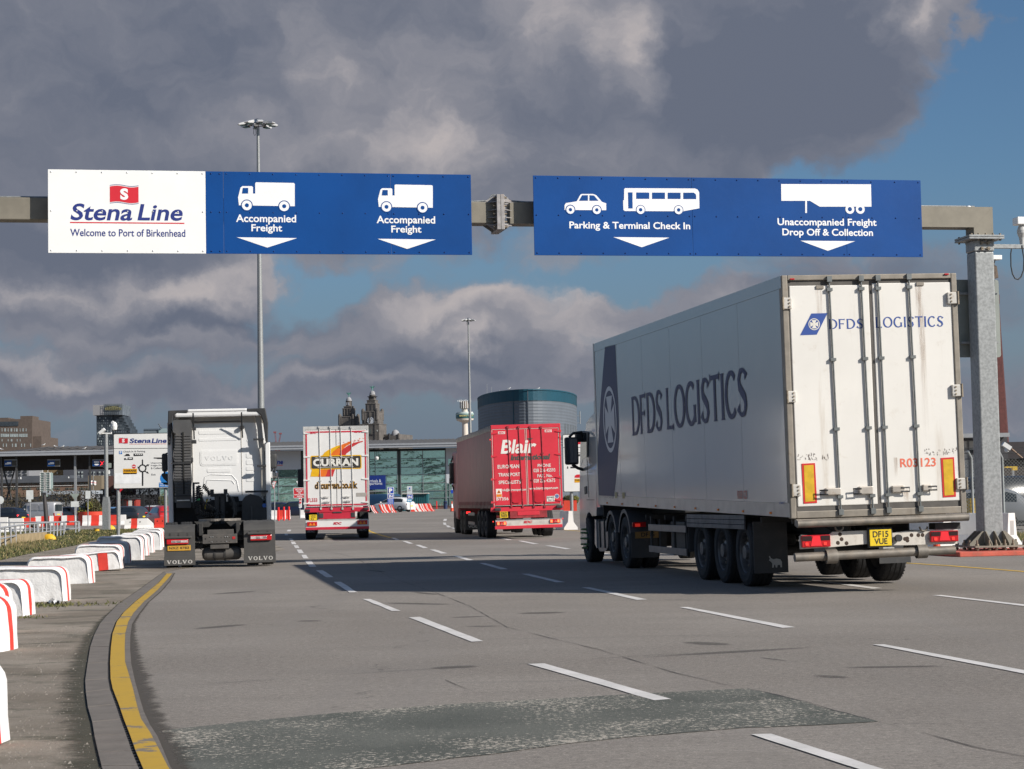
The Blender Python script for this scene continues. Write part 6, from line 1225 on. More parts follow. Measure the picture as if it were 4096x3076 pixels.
 slab('rear_sill',(505,1248,1195,1290),-.03,.08,rd); slab('chassis_tail',(688,1285,1040,1355),-.02,.1,mat('tail_red',(.30,.03,.035),.5,var=.3,vs=5)); slab('tail_plate',(758,1292,968,1330),-.035,-.01,rd)
 slab('buffer',(540,1262,600,1290),-.14,-.03,black_plastic,.02); slab('buffer',(1125,1237,1184,1262),-.14,-.03,black_plastic,.02)
 slab('bumper',(550,1370,1185,1440),-.04,.04,mat('bumper_cream',(.55,.51,.46),.45,var=.1,dirt=((.2,.15,.12),.4,5))); slab('bumper_red',(545,1425,1185,1455),-.05,.03,rd); slab('bumper_lip',(548,1366,1186,1374),-.05,.03,alu)
 for i,q in enumerate(((556,1390,655,1428),(1068,1366,1165,1402))):
  o = slab('tail_lamp',q,-.08,-.03,red_lamp,.012); u0_,u1_,v0_,v1_ = rect_of(P,*q); ww = u1_ - u0_
  mb = MB(); mb.cb((u0_ + ww * (.2 if i == 0 else .12),-.086,(v0_ + v1_) / 2),(ww * .2,.012,.10)); mb.cb((u0_ + ww * (.82 if i == 0 else .8),-.086,(v0_ + v1_) / 2),(ww * .2,.012,.10)); part('lit_bulb',mb,mat('brake_glow',(.7,.1,.03),.2,emit=((1,.16,.06),2.2)),o)['kind'] = 'stuff'
  mb = MB(); mb.prism([(u0_ + ww * .36,v0_ + .02),(u0_ + ww * .70,v0_ + .02),(u0_ + ww * .53,v1_ - .02)],1,-.088,-.078); part('reflex_triangle',mb,mat('reflex_pink',(.6,.12,.1),.3),o,fix=True)
 u0_,u1_,v0_,v1_ = rect_of(P,592,1296,668,1356); mb = MB(); mb.box(u0_,u1_,-.05,-.03,v0_,v1_); part('number_plate',mb,mat('shaded_plate',(.62,.42,.02),.4),R)
 for tx,f0,f1 in (('DRZ',.53,.9),('9059',.1,.46)): mb = MB(); write(mb,REAR(-.052),tx,u0_ + .04,u1_ - .04,v0_ + (v1_ - v0_) * f0,v0_ + (v1_ - v0_) * f1,0,.01,off=.002); part('lettering',mb,black_ink,R)
 letters(R,REAR(-.045),P,'SDC',815,1382,893,1406,rd,.05,.3,.004)
 for c_ in ((498,614),(1162,585),(527,1392),(1188,1362)): q = P([c_])[0]; mb = MB(); mb.cb((q[0],-.05,q[1]),(.03,.02,.05)); part('marker_lamp',mb,red_glow,R)
 for s in (-1,1):
  mb = MB(); mb.box(s * .45 - .05,s * .45 + .05,.1,12,.8,zb); part('chassis_beam',mb,chassis_m,R)
  for y_ in (2.9,4.2,5.5): wheel(R,s * 1.07,y_,.52,.38,s,rimcol='rim_dark')
  for y_ in (11.6,12.9,15.8): wheel(R,s * 1.07 - (.35 if y_ > 12 and 0 else 0),y_,.51,.33,s,rimcol='rim_dark')
 mb = MB(); [mb.tube([(-1,y_,.52),(1,y_,.52)],.07,8) for y_ in (2.9,4.2,5.5,11.6)]; part('axle',mb,chassis_m,R)['kind'] = 'stuff'
 for z0 in (.45,.82): mb = MB(); mb.box(-H + .02,-H + .05,7.0,9.6,z0,z0 + .12); part('guard_rail',mb,MATS['guard_alu'],R)
 mb = MB(); mb.box(-1.24,-.5,10.85,10.88,.2,.85); fl = part('mudflap',mb,black_plastic,R); mb = MB(); write(mb,REAR(10.845),'VOLV',-1.15,-.6,.28,.40,0,.05,off=.002); part('lettering',mb,MATS['flap_grey'],fl)
 mb = MB(); mb.box(-1.2,-1.03,10.8,10.86,.88,.97); part('brake_lamp',mb,mat('brake_glow2',(.7,.03,.02),.2,emit=((1,.03,.03),1.6)),R)
 mb = MB(); mb.box(-1.22,1.22,14.3,16.5,.6,3.6); part('cab_body',mb,mat('cab_dark_red',(.18,.03,.035),.35),R,bev=.1)
 c0 = hit(M,1,15.9,1750 + 140 / K,1500 + 920 / K); mb = MB(); mb.box(c0.x - .13,c0.x + .12,15.8,16.0,c0.z - .42,c0.z + .40); part('mirror',mb,black_plastic,R,bev=.05)
 c1 = hit(M,1,15.9,1750 + 137 / K,1500 + 1000 / K); mb = MB(); mb.box(c1.x - .12,c1.x + .12,15.8,16.0,c1.z - .15,c1.z + .12); part('wide_mirror',mb,black_plastic,R,bev=.04)
 mb = MB(); mb.tube([(-1.2,15.9,c0.z + .72),(c0.x + .05,15.9,c0.z + .66),(c0.x - .05,15.9,c0.z + .42)],.035,6); mb.tube([(-1.2,15.9,c1.z - .5),(c1.x,15.9,c1.z - .18)],.035,6); part('mirror_arm',mb,black_plastic,R)['kind'] = 'stuff'
mk_blair()
# ------------------------------------------------------------------ background helpers
FR = {'A': ((0,1550),2.2143),'B': ((600,1550),2.0769),'C': ((1150,1500),2.3729),'D': ((1750,1500),2.3723),'T': ((1250,1500),4.9156),'E': ((0,1700),3.954),'L': ((300,1900),5.53),'R': ((3850,1650),2.373),'S': ((1430,1880),5.267),'N': ((1000,1700),4.153),'H': ((2230,1650),2.5556),'P': ((0,0),1.0),'Z': ((0,2000),4.746)}
def V(fr,a,b,Y):
 (ox,oy),k = FR[fr]; return at(ox + a / k,Y,oy + b / k)
def X(fr,a,Y,b=1000): return V(fr,a,b,Y).x
def WR(fr,x0,y0,x1,y1,Y):
 """rectangle seen at distance Y -> x0, x1, z0, z1"""
 ym,xm = (y0 + y1) / 2,(x0 + x1) / 2
 return V(fr,x0,ym,Y).x,V(fr,x1,ym,Y).x,V(fr,xm,y1,Y).z,V(fr,xm,y0,Y).z
def wbox(name,fr,q,Y,d,m,par,bev=0,z0=None):
 a,b,c_,e = WR(fr,*q,Y); c_ = c_ if z0 is None else z0; mb = MB(); mb.box(a,b,Y,Y + d,c_,e); return part(name,mb,m,par,bev=bev)
def wtext(fr,txt,q,Y,m,par,bold=.02,slant=0,off=.01):
 a,b,c_,e = WR(fr,*q,Y); mb = MB(); write(mb,REAR(Y),txt,a,b,c_,e,0,bold,slant,off); return part('lettering',mb,m,par)
def leaf_cloud(name,mats,par,blobs_,n,s,seed=1,label=None):
 rnd = random.Random(seed); mb = MB()
 for _ in range(n):
  c,r = rnd.choice(blobs_); d = Vector((rnd.gauss(0,1),rnd.gauss(0,1),rnd.gauss(0,1))).normalized() * (rnd.random() ** .4)
  p = Vector(c) + Vector((d.x * r[0],d.y * r[1],d.z * r[2])); u = Vector((rnd.gauss(0,1),rnd.gauss(0,1),rnd.gauss(0,1))).normalized(); w = u.orthogonal().normalized(); k = s * rnd.uniform(.6,1.5)
  mb.add([p - u * k,p + w * k * .5,p + u * k,p - w * k * .5],[(0,1,2,3)],rnd.choice([0,0,1,1,2]) if len(mats) > 2 else rnd.choice([0,1]))
 return part(name,mb,mats,par)
pole_g = mat('pole_grey',(.30,.31,.32),.45,.3,var=.1)
white_far = mat('white_far',(.72,.72,.70),.5,var=.03); cream_w = mat('sign_white',(.80,.79,.76),.35,var=.02)
redp = mat('barrier_red',(.70,.045,.025),.55,var=.08,vs=2,dirt=((.4,.1,.08),.2,4)); whitep = mat('barrier_white',(.78,.76,.73),.6,var=.05,vs=2,dirt=((.4,.36,.32),.25,3))
# ------------------------------------------------------------------ far skyline
def mk_liver():
 Y = 1830.0; stone = mat('weathered_stone',(.115,.104,.095),.9,var=.2,vs=.25,bump=.5,bs=2,streak=((.075,.065,.058),.5,.4)); dome_m = mat('dome_stone',(.30,.30,.31),.8,var=.1,vs=.4); cop = mat('verdigris',(.10,.26,.22),.7,var=.2,vs=.8); dkm = mat('gallery_black',(.035,.035,.04),.8)
 yaw = radians(-16)
 a0 = V('T',1190,1280,Y); t = thing('clock_building','dark stone building with two domed towers, clock and green bird figures on the skyline','building',(a0.x,Y,0),yaw)
 k = Y / FPX / 4.9156
 def Z(y,a=1190): return V('T',a,y,Y).z
 lx = lambda a: (a - 1190) * k / cos(yaw) * .97
 def tower(cx,st,ox,oy):
  o = None
  for i,(hw,y0,y1) in enumerate(st):
   w = hw * k * .93; mb = MB(); z0,z1 = (Z(y0) if y0 else -1),Z(y1); mb.box(ox - w,ox + w,oy - w,oy + w,z0,z1); mb.box(ox - w - .35,ox + w + .35,oy - w - .35,oy + w + .35,z1 - .9,z1 - .2)
   p = part('tower',mb,stone,t,bev=.25); o = o or p
   if i in (0,1):
    for s in (-1,0,1):
     if i == 0 and s == 0: continue
     mb = MB(); mb.box(ox + s * w * .62 - w * .07,ox + s * w * .62 + w * .07,oy - w - .5,oy - w,z0 + 1,z1 - .4); part('pilaster',mb,stone,t)
  return o
 ox2 = (668 - 1190) * k / cos(yaw); oy2 = 6
 T1 = [(225,0,965),(178,965,715),(118,715,560),(92,560,492),(62,492,440)]; T2 = [(172,0,795),(108,795,630),(84,630,590)]
 tower(0,T1,0,0); tower(0,T2,ox2,oy2)
 mb = MB(); mb.box(ox2 - 5,26,2,40,-1,Z(1175)); part('main_block',mb,stone,t)
 def round_(name,ox,oy,prof,m): mb = MB(); mb.lathe([(r * k,Z(y)) for r,y in prof],16,0,(ox,oy,0)); return part(name,mb,m,t)
 round_('drum',0,0,[(62,440),(62,385)],stone); round_('dome',0,0,[(66,388),(56,380),(52,350),(38,322),(18,312),(5,306)],dome_m)
 mb = MB(); mb.lathe([(60 * k,Z(455)),(75 * k,Z(440)),(108 * k,Z(422)),(104 * k,Z(430)),(60 * k,Z(440))],8,0); part('gallery',mb,dkm,t)
 round_('drum',ox2,oy2,[(62,590),(60,495),(68,494),(68,488)],stone); round_('dome',ox2,oy2,[(58,490),(54,460),(40,430),(18,412),(5,406)],dome_m)
 for (ox,oy,ws,yt) in ((0,0,178,660),(ox2,oy2,172,740)):
  for sx_ in (-1,1):
   for sy_ in (-1,1):
    x,y = ox + sx_ * (ws - 32) * k,oy + sy_ * (ws - 32) * k; mb = MB(); mb.lathe([(36 * k,Z(yt + 230)),(36 * k,Z(yt + 45)),(40 * k,Z(yt + 42)),(34 * k,Z(yt + 35)),(26 * k,Z(yt + 10)),(5 * k,Z(yt))],10,0,(x,y,0)); part('turret',mb,[stone],t)
 for (ox,oy,w,ya,yb) in ((0,0,118,585,700),(ox2,oy2,108,668,780)):
  ww = w * k * .93
  for s,wd in ((0,.13),(-.72,.09),(.72,.09)): mb = MB(); mb.box(ox + s * ww - ww * wd,ox + s * ww + ww * wd,oy - ww - .15,oy - ww + .3,Z(yb),Z(ya)); part('belfry_opening',mb,dkm,t)
 for s in (-.35,.35): mb = MB(); w = 60 * k * .9; mb.box(ox2 + s * w - .35,ox2 + s * w + .35,oy2 - w - .9,oy2 - w * .8,Z(575),Z(520)); part('lantern_opening',mb,mat('pale_gap',(.32,.34,.38),.6),t)
 w = 225 * k * .93
 mb = MB(); mb.prism([(-.2 * w,Z(1160)),(.2 * w,Z(1160)),(.2 * w,Z(1070)),(.1 * w,Z(1045)),(-.1 * w,Z(1045)),(-.2 * w,Z(1070))],1,-w - .2,-w + .2); part('arched_window',mb,mat('old_window',(.10,.11,.10),.4),t,fix=True)
 for s in (-.8,.8): mb = MB(); mb.box(s * w - .5,s * w + .5,-w - .2,-w + .2,Z(1120),Z(1090)); part('window',mb,mat('pale_window',(.5,.52,.5),.3),t)
 for i in range(9): mb = MB(); x = (-.36 + i * .09) * w; mb.box(x - .25,x + .25,-w - .25,-w + .2,Z(1198),Z(1172)); part('balcony_slot',mb,dkm,t)
 def clock(F,R_):
  mb = MB(); poly(mb,F,disc(0,0,R_,32),0,.30); ring(mb,F,0,0,R_ * .9,R_ * 1.04,1,.36,32); ring(mb,F,0,0,R_ * .56,R_ * .60,2,.33,28)
  for j in range(12):
   a = 2 * pi * j / 12; c_,s_ = cos(a),sin(a); q = [(R_ * .62,-.045 * R_),(R_ * .86,-.05 * R_),(R_ * .86,.05 * R_),(R_ * .62,.045 * R_)]; poly(mb,F,[(p[0] * c_ - p[1] * s_,p[0] * s_ + p[1] * c_) for p in q],1,.34)
  for (an,l,b_) in ((62,.78,.0),(242,.72,0)):
   a = radians(an); c_,s_ = cos(a),sin(a); q = [(0,-.055 * R_),(l * R_,-.035 * R_),(l * R_,.035 * R_),(0,.055 * R_)]; poly(mb,F,[(p[0] * c_ - p[1] * s_,p[0] * s_ + p[1] * c_) for p in q],1,.38)
  o = part('clock_face',mb,[mat('clock_white',(.66,.68,.70),.5),dkm,mat('clock_grey',(.35,.36,.38),.5)],t)
 ws = 178 * k * .93
 clock(face_frame((.12 * ws,-ws,Z(902)),(1,0,0),(0,0,1)),80 * k); clock(face_frame((-ws,0,Z(902)),(0,-1,0),(0,0,1)),80 * k)
 for (ox,oy,yb,yt) in ((0,0,308,210),(ox2,oy2,408,310)):
  z0,z1 = Z(yb),Z(yt); h = z1 - z0; mb = MB()
  mb.tube([(ox,oy,z0),(ox,oy,z0 + h * .25),(ox + .1,oy,z0 + h * .5),(ox + .1,oy,z0 + h * .8),(ox + .25,oy,z1)],[h * .07,h * .09,h * .12,h * .06,h * .05],7)
  for s in (-1,1):
   P_ = [(ox,z0 + h * .35),(ox + s * h * .28,z0 + h * .55),(ox + s * h * .56,z0 + h * .85),(ox + s * h * .40,z0 + h * .9),(ox + s * h * .16,z0 + h * .82),(ox,z0 + h * .7)]; mb.prism(P_,1,oy - .2,oy + .2)
  part('bird_figure',mb,cop,t,fix=True)
 px_ = (1612 - 1190) * k / cos(yaw); mb = MB(); w = 100 * k; mb.box(px_ - w,px_ + w,-w + 4,w + 4,-1,Z(1200)); part('pavilion',mb,stone,t); mb = MB(); mb.lathe([(82 * k,Z(1202)),(78 * k,Z(1160)),(60 * k,Z(1115)),(30 * k,Z(1090)),(0,Z(1082))],16,0,(px_,4,0)); part('pavilion_dome',mb,dome_m,t)
 for s in (-1,1): mb = MB(); mb.lathe([(30 * k,Z(1270)),(30 * k,Z(1180)),(22 * k,Z(1160)),(0,Z(1155))],10,0,(px_ + s * 100 * k,0,0)); part('urn_turret',mb,dkm if s < 0 else stone,t)
mk_liver()
def mk_radio():
 Y = 2650.0; c = V('D',261,500,Y); t = thing('radio_tower','slender pale concrete tower with a round teal-windowed crown, far away','tower',(c.x,Y,0))
 k = Y / FPX / 2.3723; Z = lambda y: V('D',261,y,Y).z; con = mat('tower_concrete',(.62,.55,.48),.8,var=.05)
 f = lambda name,prof,m,n=24: part(name,MB().lathe([(r * k,Z(y)) for r,y in prof],n),m,t)
 f('shaft',[(30,600),(30,600),(26,430)],con); f('crown_base',[(26,452),(36,448),(80,430),(84,415)],con); f('window_band',[(84,415),(87,400),(86,380)],mat('teal_band',(.05,.14,.14),.3)); f('crown_rim',[(86,380),(88,372),(84,362),(60,352),(28,350)],mat('rim_teal',(.30,.40,.38),.6))
 f('crown_rail',[(78,362),(78,352)],white_far); f('neck',[(28,352),(28,318),(30,316)],con); f('gantry_drum',[(40,318),(43,316),(43,250),(40,249),(20,249)],mat('drum_brown',(.20,.16,.13),.7))
 for j in range(14):
  a = 2 * pi * j / 14; mb = MB(); mb.cb((cos(a) * 44 * k,sin(a) * 44 * k,(Z(250) + Z(318)) / 2),(.9,.9,Z(250) - Z(318)),0); part('louvre',mb,white_far,t)
 F = face_frame((0,-88 * k,0),(1,0,0),(0,0,1)); mb = MB(); write(mb,F,'RADIO CITY',-48 * k,84 * k,Z(396),Z(384),0,.06); part('lettering',mb,mat('letter_yellow',(.55,.48,.18),.5),t)
 mb = MB(); [mb.cb((i * 2.2 - 9,-5,Z(247)),(.9,.9,1.6 + i % 3)) for i in range(9)]; part('aerials',mb,white_far,t)['kind'] = 'stuff'
mk_radio()
def mk_silo():
 Y = 450.0; cx = V('D',853,400,Y).x; rx = (1322 - 385) / 2 / 2.3723 * Y / FPX; ry = 38.0; z1 = V('D',385,237,Y).z; zt = V('D',385,330,Y).z
 t = thing('corrugated_building','tall oval corrugated building, dark teal above silver grey, behind the red lorry','building',(cx,Y,0))
 teal = mat('teal_cladding',(.006,.065,.100),.6,.0,var=.06,vs=.3); silv = mat('silver_cladding',(.115,.132,.155),.6,.0,var=.06,vs=.3)
 n = 72; pts = []
 for j in range(n):
  a = 2 * pi * j / n; x,y = rx * cos(a),ry * sin(a)
  pts.append((x,y))
 def shell(za,zb_,nz,m,name,rr_=1.0):
  mb = MB(); rows = []
  for i in range(nz * 2 + 1):
   z = za + (zb_ - za) * i / (nz * 2); q = (.05 if i % 2 else 0.0); rows.append([(x * (1 - q / rx) * rr_,y * (1 - q / ry) * rr_,z) for x,y in pts])
  mb.grid(rows,0,False,True); return part(name,mb,m,t)
 shell(0,zt,34,silv,'lower_cladding'); shell(zt,z1,14,teal,'upper_cladding',1.004)
 mb = MB(); mb.add([(x,y,z1) for x,y in pts],[tuple(range(n))]); mb.grid([[(x * 1.01,y * 1.01,z1 - .1) for x,y in pts],[(x * 1.01,y * 1.01,z1 + .15) for x,y in pts]],0,False,True); part('roof',mb,teal,t)
 for a in (720,860):
  p = V('D',a,400,Y - ry * .95).x - cx; yy = -ry * sqrt(max(0,1 - (p / rx) ** 2)); mb = MB(); mb.box(p - .06,p + .06,yy - .15,yy + .1,0,z1); part('cover_strip',mb,teal if a < 800 else silv,t)
 for a,b,h in ((470,190,100),(512,170,75),(588,160,45),(648,150,26)):
  p0 = V('D',a,b,Y - 20); mb = MB(); mb.tube([(p0.x - cx,-20,z1),(p0.x - cx,-20,z1 + h / 2.37 * Y / FPX)],.05,5); part('aerial',mb,pole_g,t)
 p = V('D',1352,380,Y); mb = MB(); mb.tube([(p.x - cx,0,V('D',1352,465,Y).z),(p.x - cx,0,V('D',1352,345,Y).z)],.12,6); [mb.tube([(p.x - cx - 1.8,0,V('D',1352,b,Y).z),(p.x - cx,0,V('D',1352,b,Y).z)],.06,5) for b in (388,455)]; part('aerial_bracket',mb,pole_g,t)
 for i in range(5): a,b,c_,e = WR('D',1180 + i * 28,488,1202 + i * 28,590,Y - 12); mb = MB(); yv = -ry * sqrt(max(.02,1 - (((a + b) / 2 - cx) / rx) ** 2)) - .3; mb.box(a - cx,b - cx,yv,yv + .4,c_,e); part('louvre_panel',mb,mat('louvre_grey',(.16,.18,.2),.5),t)
mk_silo()
def bird(p,face,label,s=.27):
 mb = MB(); f = face
 mb.tube([(-.9 * s * f,0,.45 * s),(-.5 * s * f,0,.5 * s),(0,0,.55 * s),(.35 * s * f,0,.7 * s),(.5 * s * f,0,.95 * s),(.62 * s * f,0,.98 * s),(.80 * s * f,0,.93 * s)],[.03 * s,.14 * s,.25 * s,.2 * s,.12 * s,.12 * s,.01 * s],8,0)
 t = part('seagull',mb,white_far,None,loc=p); tag(t,label,'gull','gulls resting on the roofs')
 mb = MB(); mb.prism([(-1.0 * s * f,.42 * s),(-.1 * s * f,.40 * s),(.2 * s * f,.66 * s),(-.3 * s * f,.74 * s)],1,-.24 * s,.24 * s); part('wing',mb,mat('gull_grey',(.35,.36,.38),.7),t,fix=True)
 mb = MB(); mb.tube([(-.02,-.03,0),(0,-.03,.4 * s)],.012,4); mb.tube([(.03,.03,0),(.02,.03,.4 * s)],.012,4); part('legs',mb,mat('gull_leg',(.5,.3,.1),.6),t)['kind'] = 'stuff'
 return t
def grid_windows(par,Y,fr,xs_,rows,m,d=.3):
 for (y0,y1) in rows:
  for (a,b) in xs_:
   wbox('window',fr,(a,y0,b,y1),Y - d * .5,d,m,par)
def mk_far_left():
 br = mat('brown_brick',(.098,.075,.062),.85,var=.12,vs=.4,bump=.3,bs=3); gl = mat('pale_pane',(.30,.34,.34),.15,var=.25,vs=.6); dk = mat('dark_pane',(.04,.05,.06),.2,var=.2,vs=.5)
 Y = 1500.0; t = thing('brick_office','brown brick office block with pale strip windows at the left edge of the skyline','building',(0,0,0))
 wbox('wall','A',(-260,282,285,700),Y,60,br,t,z0=0); wbox('wing','A',(285,432,367,700),Y + 2,55,br,t,z0=0); wbox('plant_room','A',(180,252,287,290),Y + 3,20,br,t); wbox('plant_room','A',(-10,268,75,290),Y + 3,20,br,t)
 wbox('clerestory','A',(-120,303,162,342),Y - .5,1,dk,t)
 grid_windows(t,Y,'A',[(14,21),(38,52),(68,75),(94,108),(124,130),(141,155),(175,181),(198,211),(227,234),(-20,-8),(-60,-48)],[(362,390)],gl)
 grid_windows(t,Y,'A',[(8 + i * 15 + (i // 5) * 6,21 + i * 15 + (i // 5) * 6) for i in range(-4,15)],[(410,438)],gl)
 grid_windows(t,Y,'A',[(14,21),(68,75),(95,109),(148,155),(175,181)],[(456,478)],gl); grid_windows(t,Y,'A',[(25,32),(52,60),(106,114),(132,147),(187,194),(213,221),(267,275)],[(497,526)],gl)
 Y = 1750.0; t = thing('apartment_tower','dark stepped tower block with a pale scaffolded top and yellow banner','building',(0,0,0))
 dkw = mat('dark_cladding',(.035,.045,.055),.4,var=.5,vs=.12); pg = mat('pale_cladding',(.085,.10,.115),.5,var=.25,vs=.2)
 wbox('tower','A',(855,235,1000,530),Y,40,dkw,t,z0=0); wbox('side_wall','A',(824,155,918,245),Y - 4,40,mat('sheeting_grey',(.26,.26,.27),.8,var=.06),t); wbox('top_box','A',(918,150,1080,243),Y - 4,40,mat('glass_box',(.13,.15,.17),.3,var=.3,vs=.2),t)
 for i,(xa,ya) in enumerate(((1088,250),(1102,275),(1118,305),(1135,335),(1150,362),(1152,395))): wbox('stepped_wing','A',(960 + i * 4,ya,xa,560),Y + 2 + i * .5,36,dkw,t,z0=0); wbox('terrace_rail','A',(960,ya - 6,xa,ya - 2),Y + 1 + i * .5,.4,pg,t)
 rnd = random.Random(4)
 for r_ in range(11):
  for c_ in range(8):
   if rnd.random() < .6: a = 860 + c_ * 17 + rnd.uniform(0,6); b = 262 + r_ * 23; wbox('window','A',(a,b,a + rnd.uniform(4,10),b + 15),Y - .3,.5,pg if rnd.random() < .8 else gl,t)
 for r_ in range(6):
  for c_ in range(7): wbox('window','A',(1000 + c_ * 20 + r_ * 2,300 + r_ * 28,1013 + c_ * 20 + r_ * 2,316 + r_ * 28),Y - .2,.5,pg,t) if 1013 + c_ * 20 < 1060 + r_ * 18 else None
 wbox('banner','A',(930,178,1072,200),Y - 5.2,.4,mat('banner_yellow',(.38,.34,.13),.7),t); wbox('banner','A',(945,162,1050,178),Y - 5.2,.4,mat('banner_dark',(.13,.13,.08),.7),t)
 wtext('A','SCAFFOLDING',(936,182,1066,197),Y - 5.3,mat('banner_ink',(.05,.05,.04),.7),t,.03,off=.3); wtext('A','CLIMAX',(970,164,1035,176),Y - 5.3,mat('banner_light',(.42,.38,.18),.7),t,.03,off=.3)
 for y_ in (146,160,204,216,228): a,b,c_,e = WR('A',918,y_,1080,y_ + 2,Y - 6); mb = MB(); mb.box(a,b,Y - 6,Y - 5.8,c_,e); part('scaffold_pole',mb,pg,t)
 for x_ in range(918,1085,18): wbox('scaffold_pole','A',(x_,142,x_ + 2,242),Y - 6.2,.2,pg,t)
 t = thing('office_block','low pale glazed block with a rooftop crane, right of the scaffolded tower','building',(0,0,0)); Y = 1600.0
 wbox('wall','A',(1272,372,1560,560),Y,30,mat('hazy_block',(.13,.16,.18),.6,var=.1),t,z0=0); wbox('glass_wall','A',(1405,362,1560,400),Y - 1,3,mat('pale_glass',(.27,.35,.36),.3),t); wbox('rail','A',(1272,366,1400,370),Y - 1,.5,dkw,t)
 mb = MB(); q = [V('A',a,b,Y - 2) for a,b in ((1436,362),(1415,345),(1412,328),(1400,322))]; mb.tube(q,.5,5); part('roof_crane',mb,pg,t)
 for a,b,c_ in ((418,432,505),(478,500,506)):
  pass
 for i,(x0,y0,x1,y1) in enumerate(((416,128,432,280),(508,150,484,280))):
  p0,p1 = V('N',x1,y1,1900),V('N',x0,y0,1900); t = thing('tower_crane',('left' if i == 0 else 'right') + ' of the two faint red crane jibs above the terminal roof','crane',(p0.x,1900,0),0,'distant crane jibs')
  mb = MB(); d = p1 - p0; n = 12
  for s in (-.5,.5): mb.tube([(s,0,p0.z),(d.x + s,0,p1.z)],.16,4)
  for j in range(n): f = j / n; g = (j + 1) / n; s = .5 if j % 2 else -.5; mb.tube([(d.x * f + s,0,p0.z + d.z * f),(d.x * g - s,0,p0.z + d.z * g)],.12,4)
  part('jib',mb,mat('crane_red',(.22,.07,.08),.7),t); mb = MB(); mb.box(d.x - 1.6,d.x + 1.2,-.6,.6,p1.z - .4,p1.z + 1.2); part('jib_head',mb,MATS['crane_red'],t); mb = MB(); mb.box(-.8,.8,-.8,.8,0,p0.z); part('mast',mb,MATS['crane_red'],t)
mk_far_left()
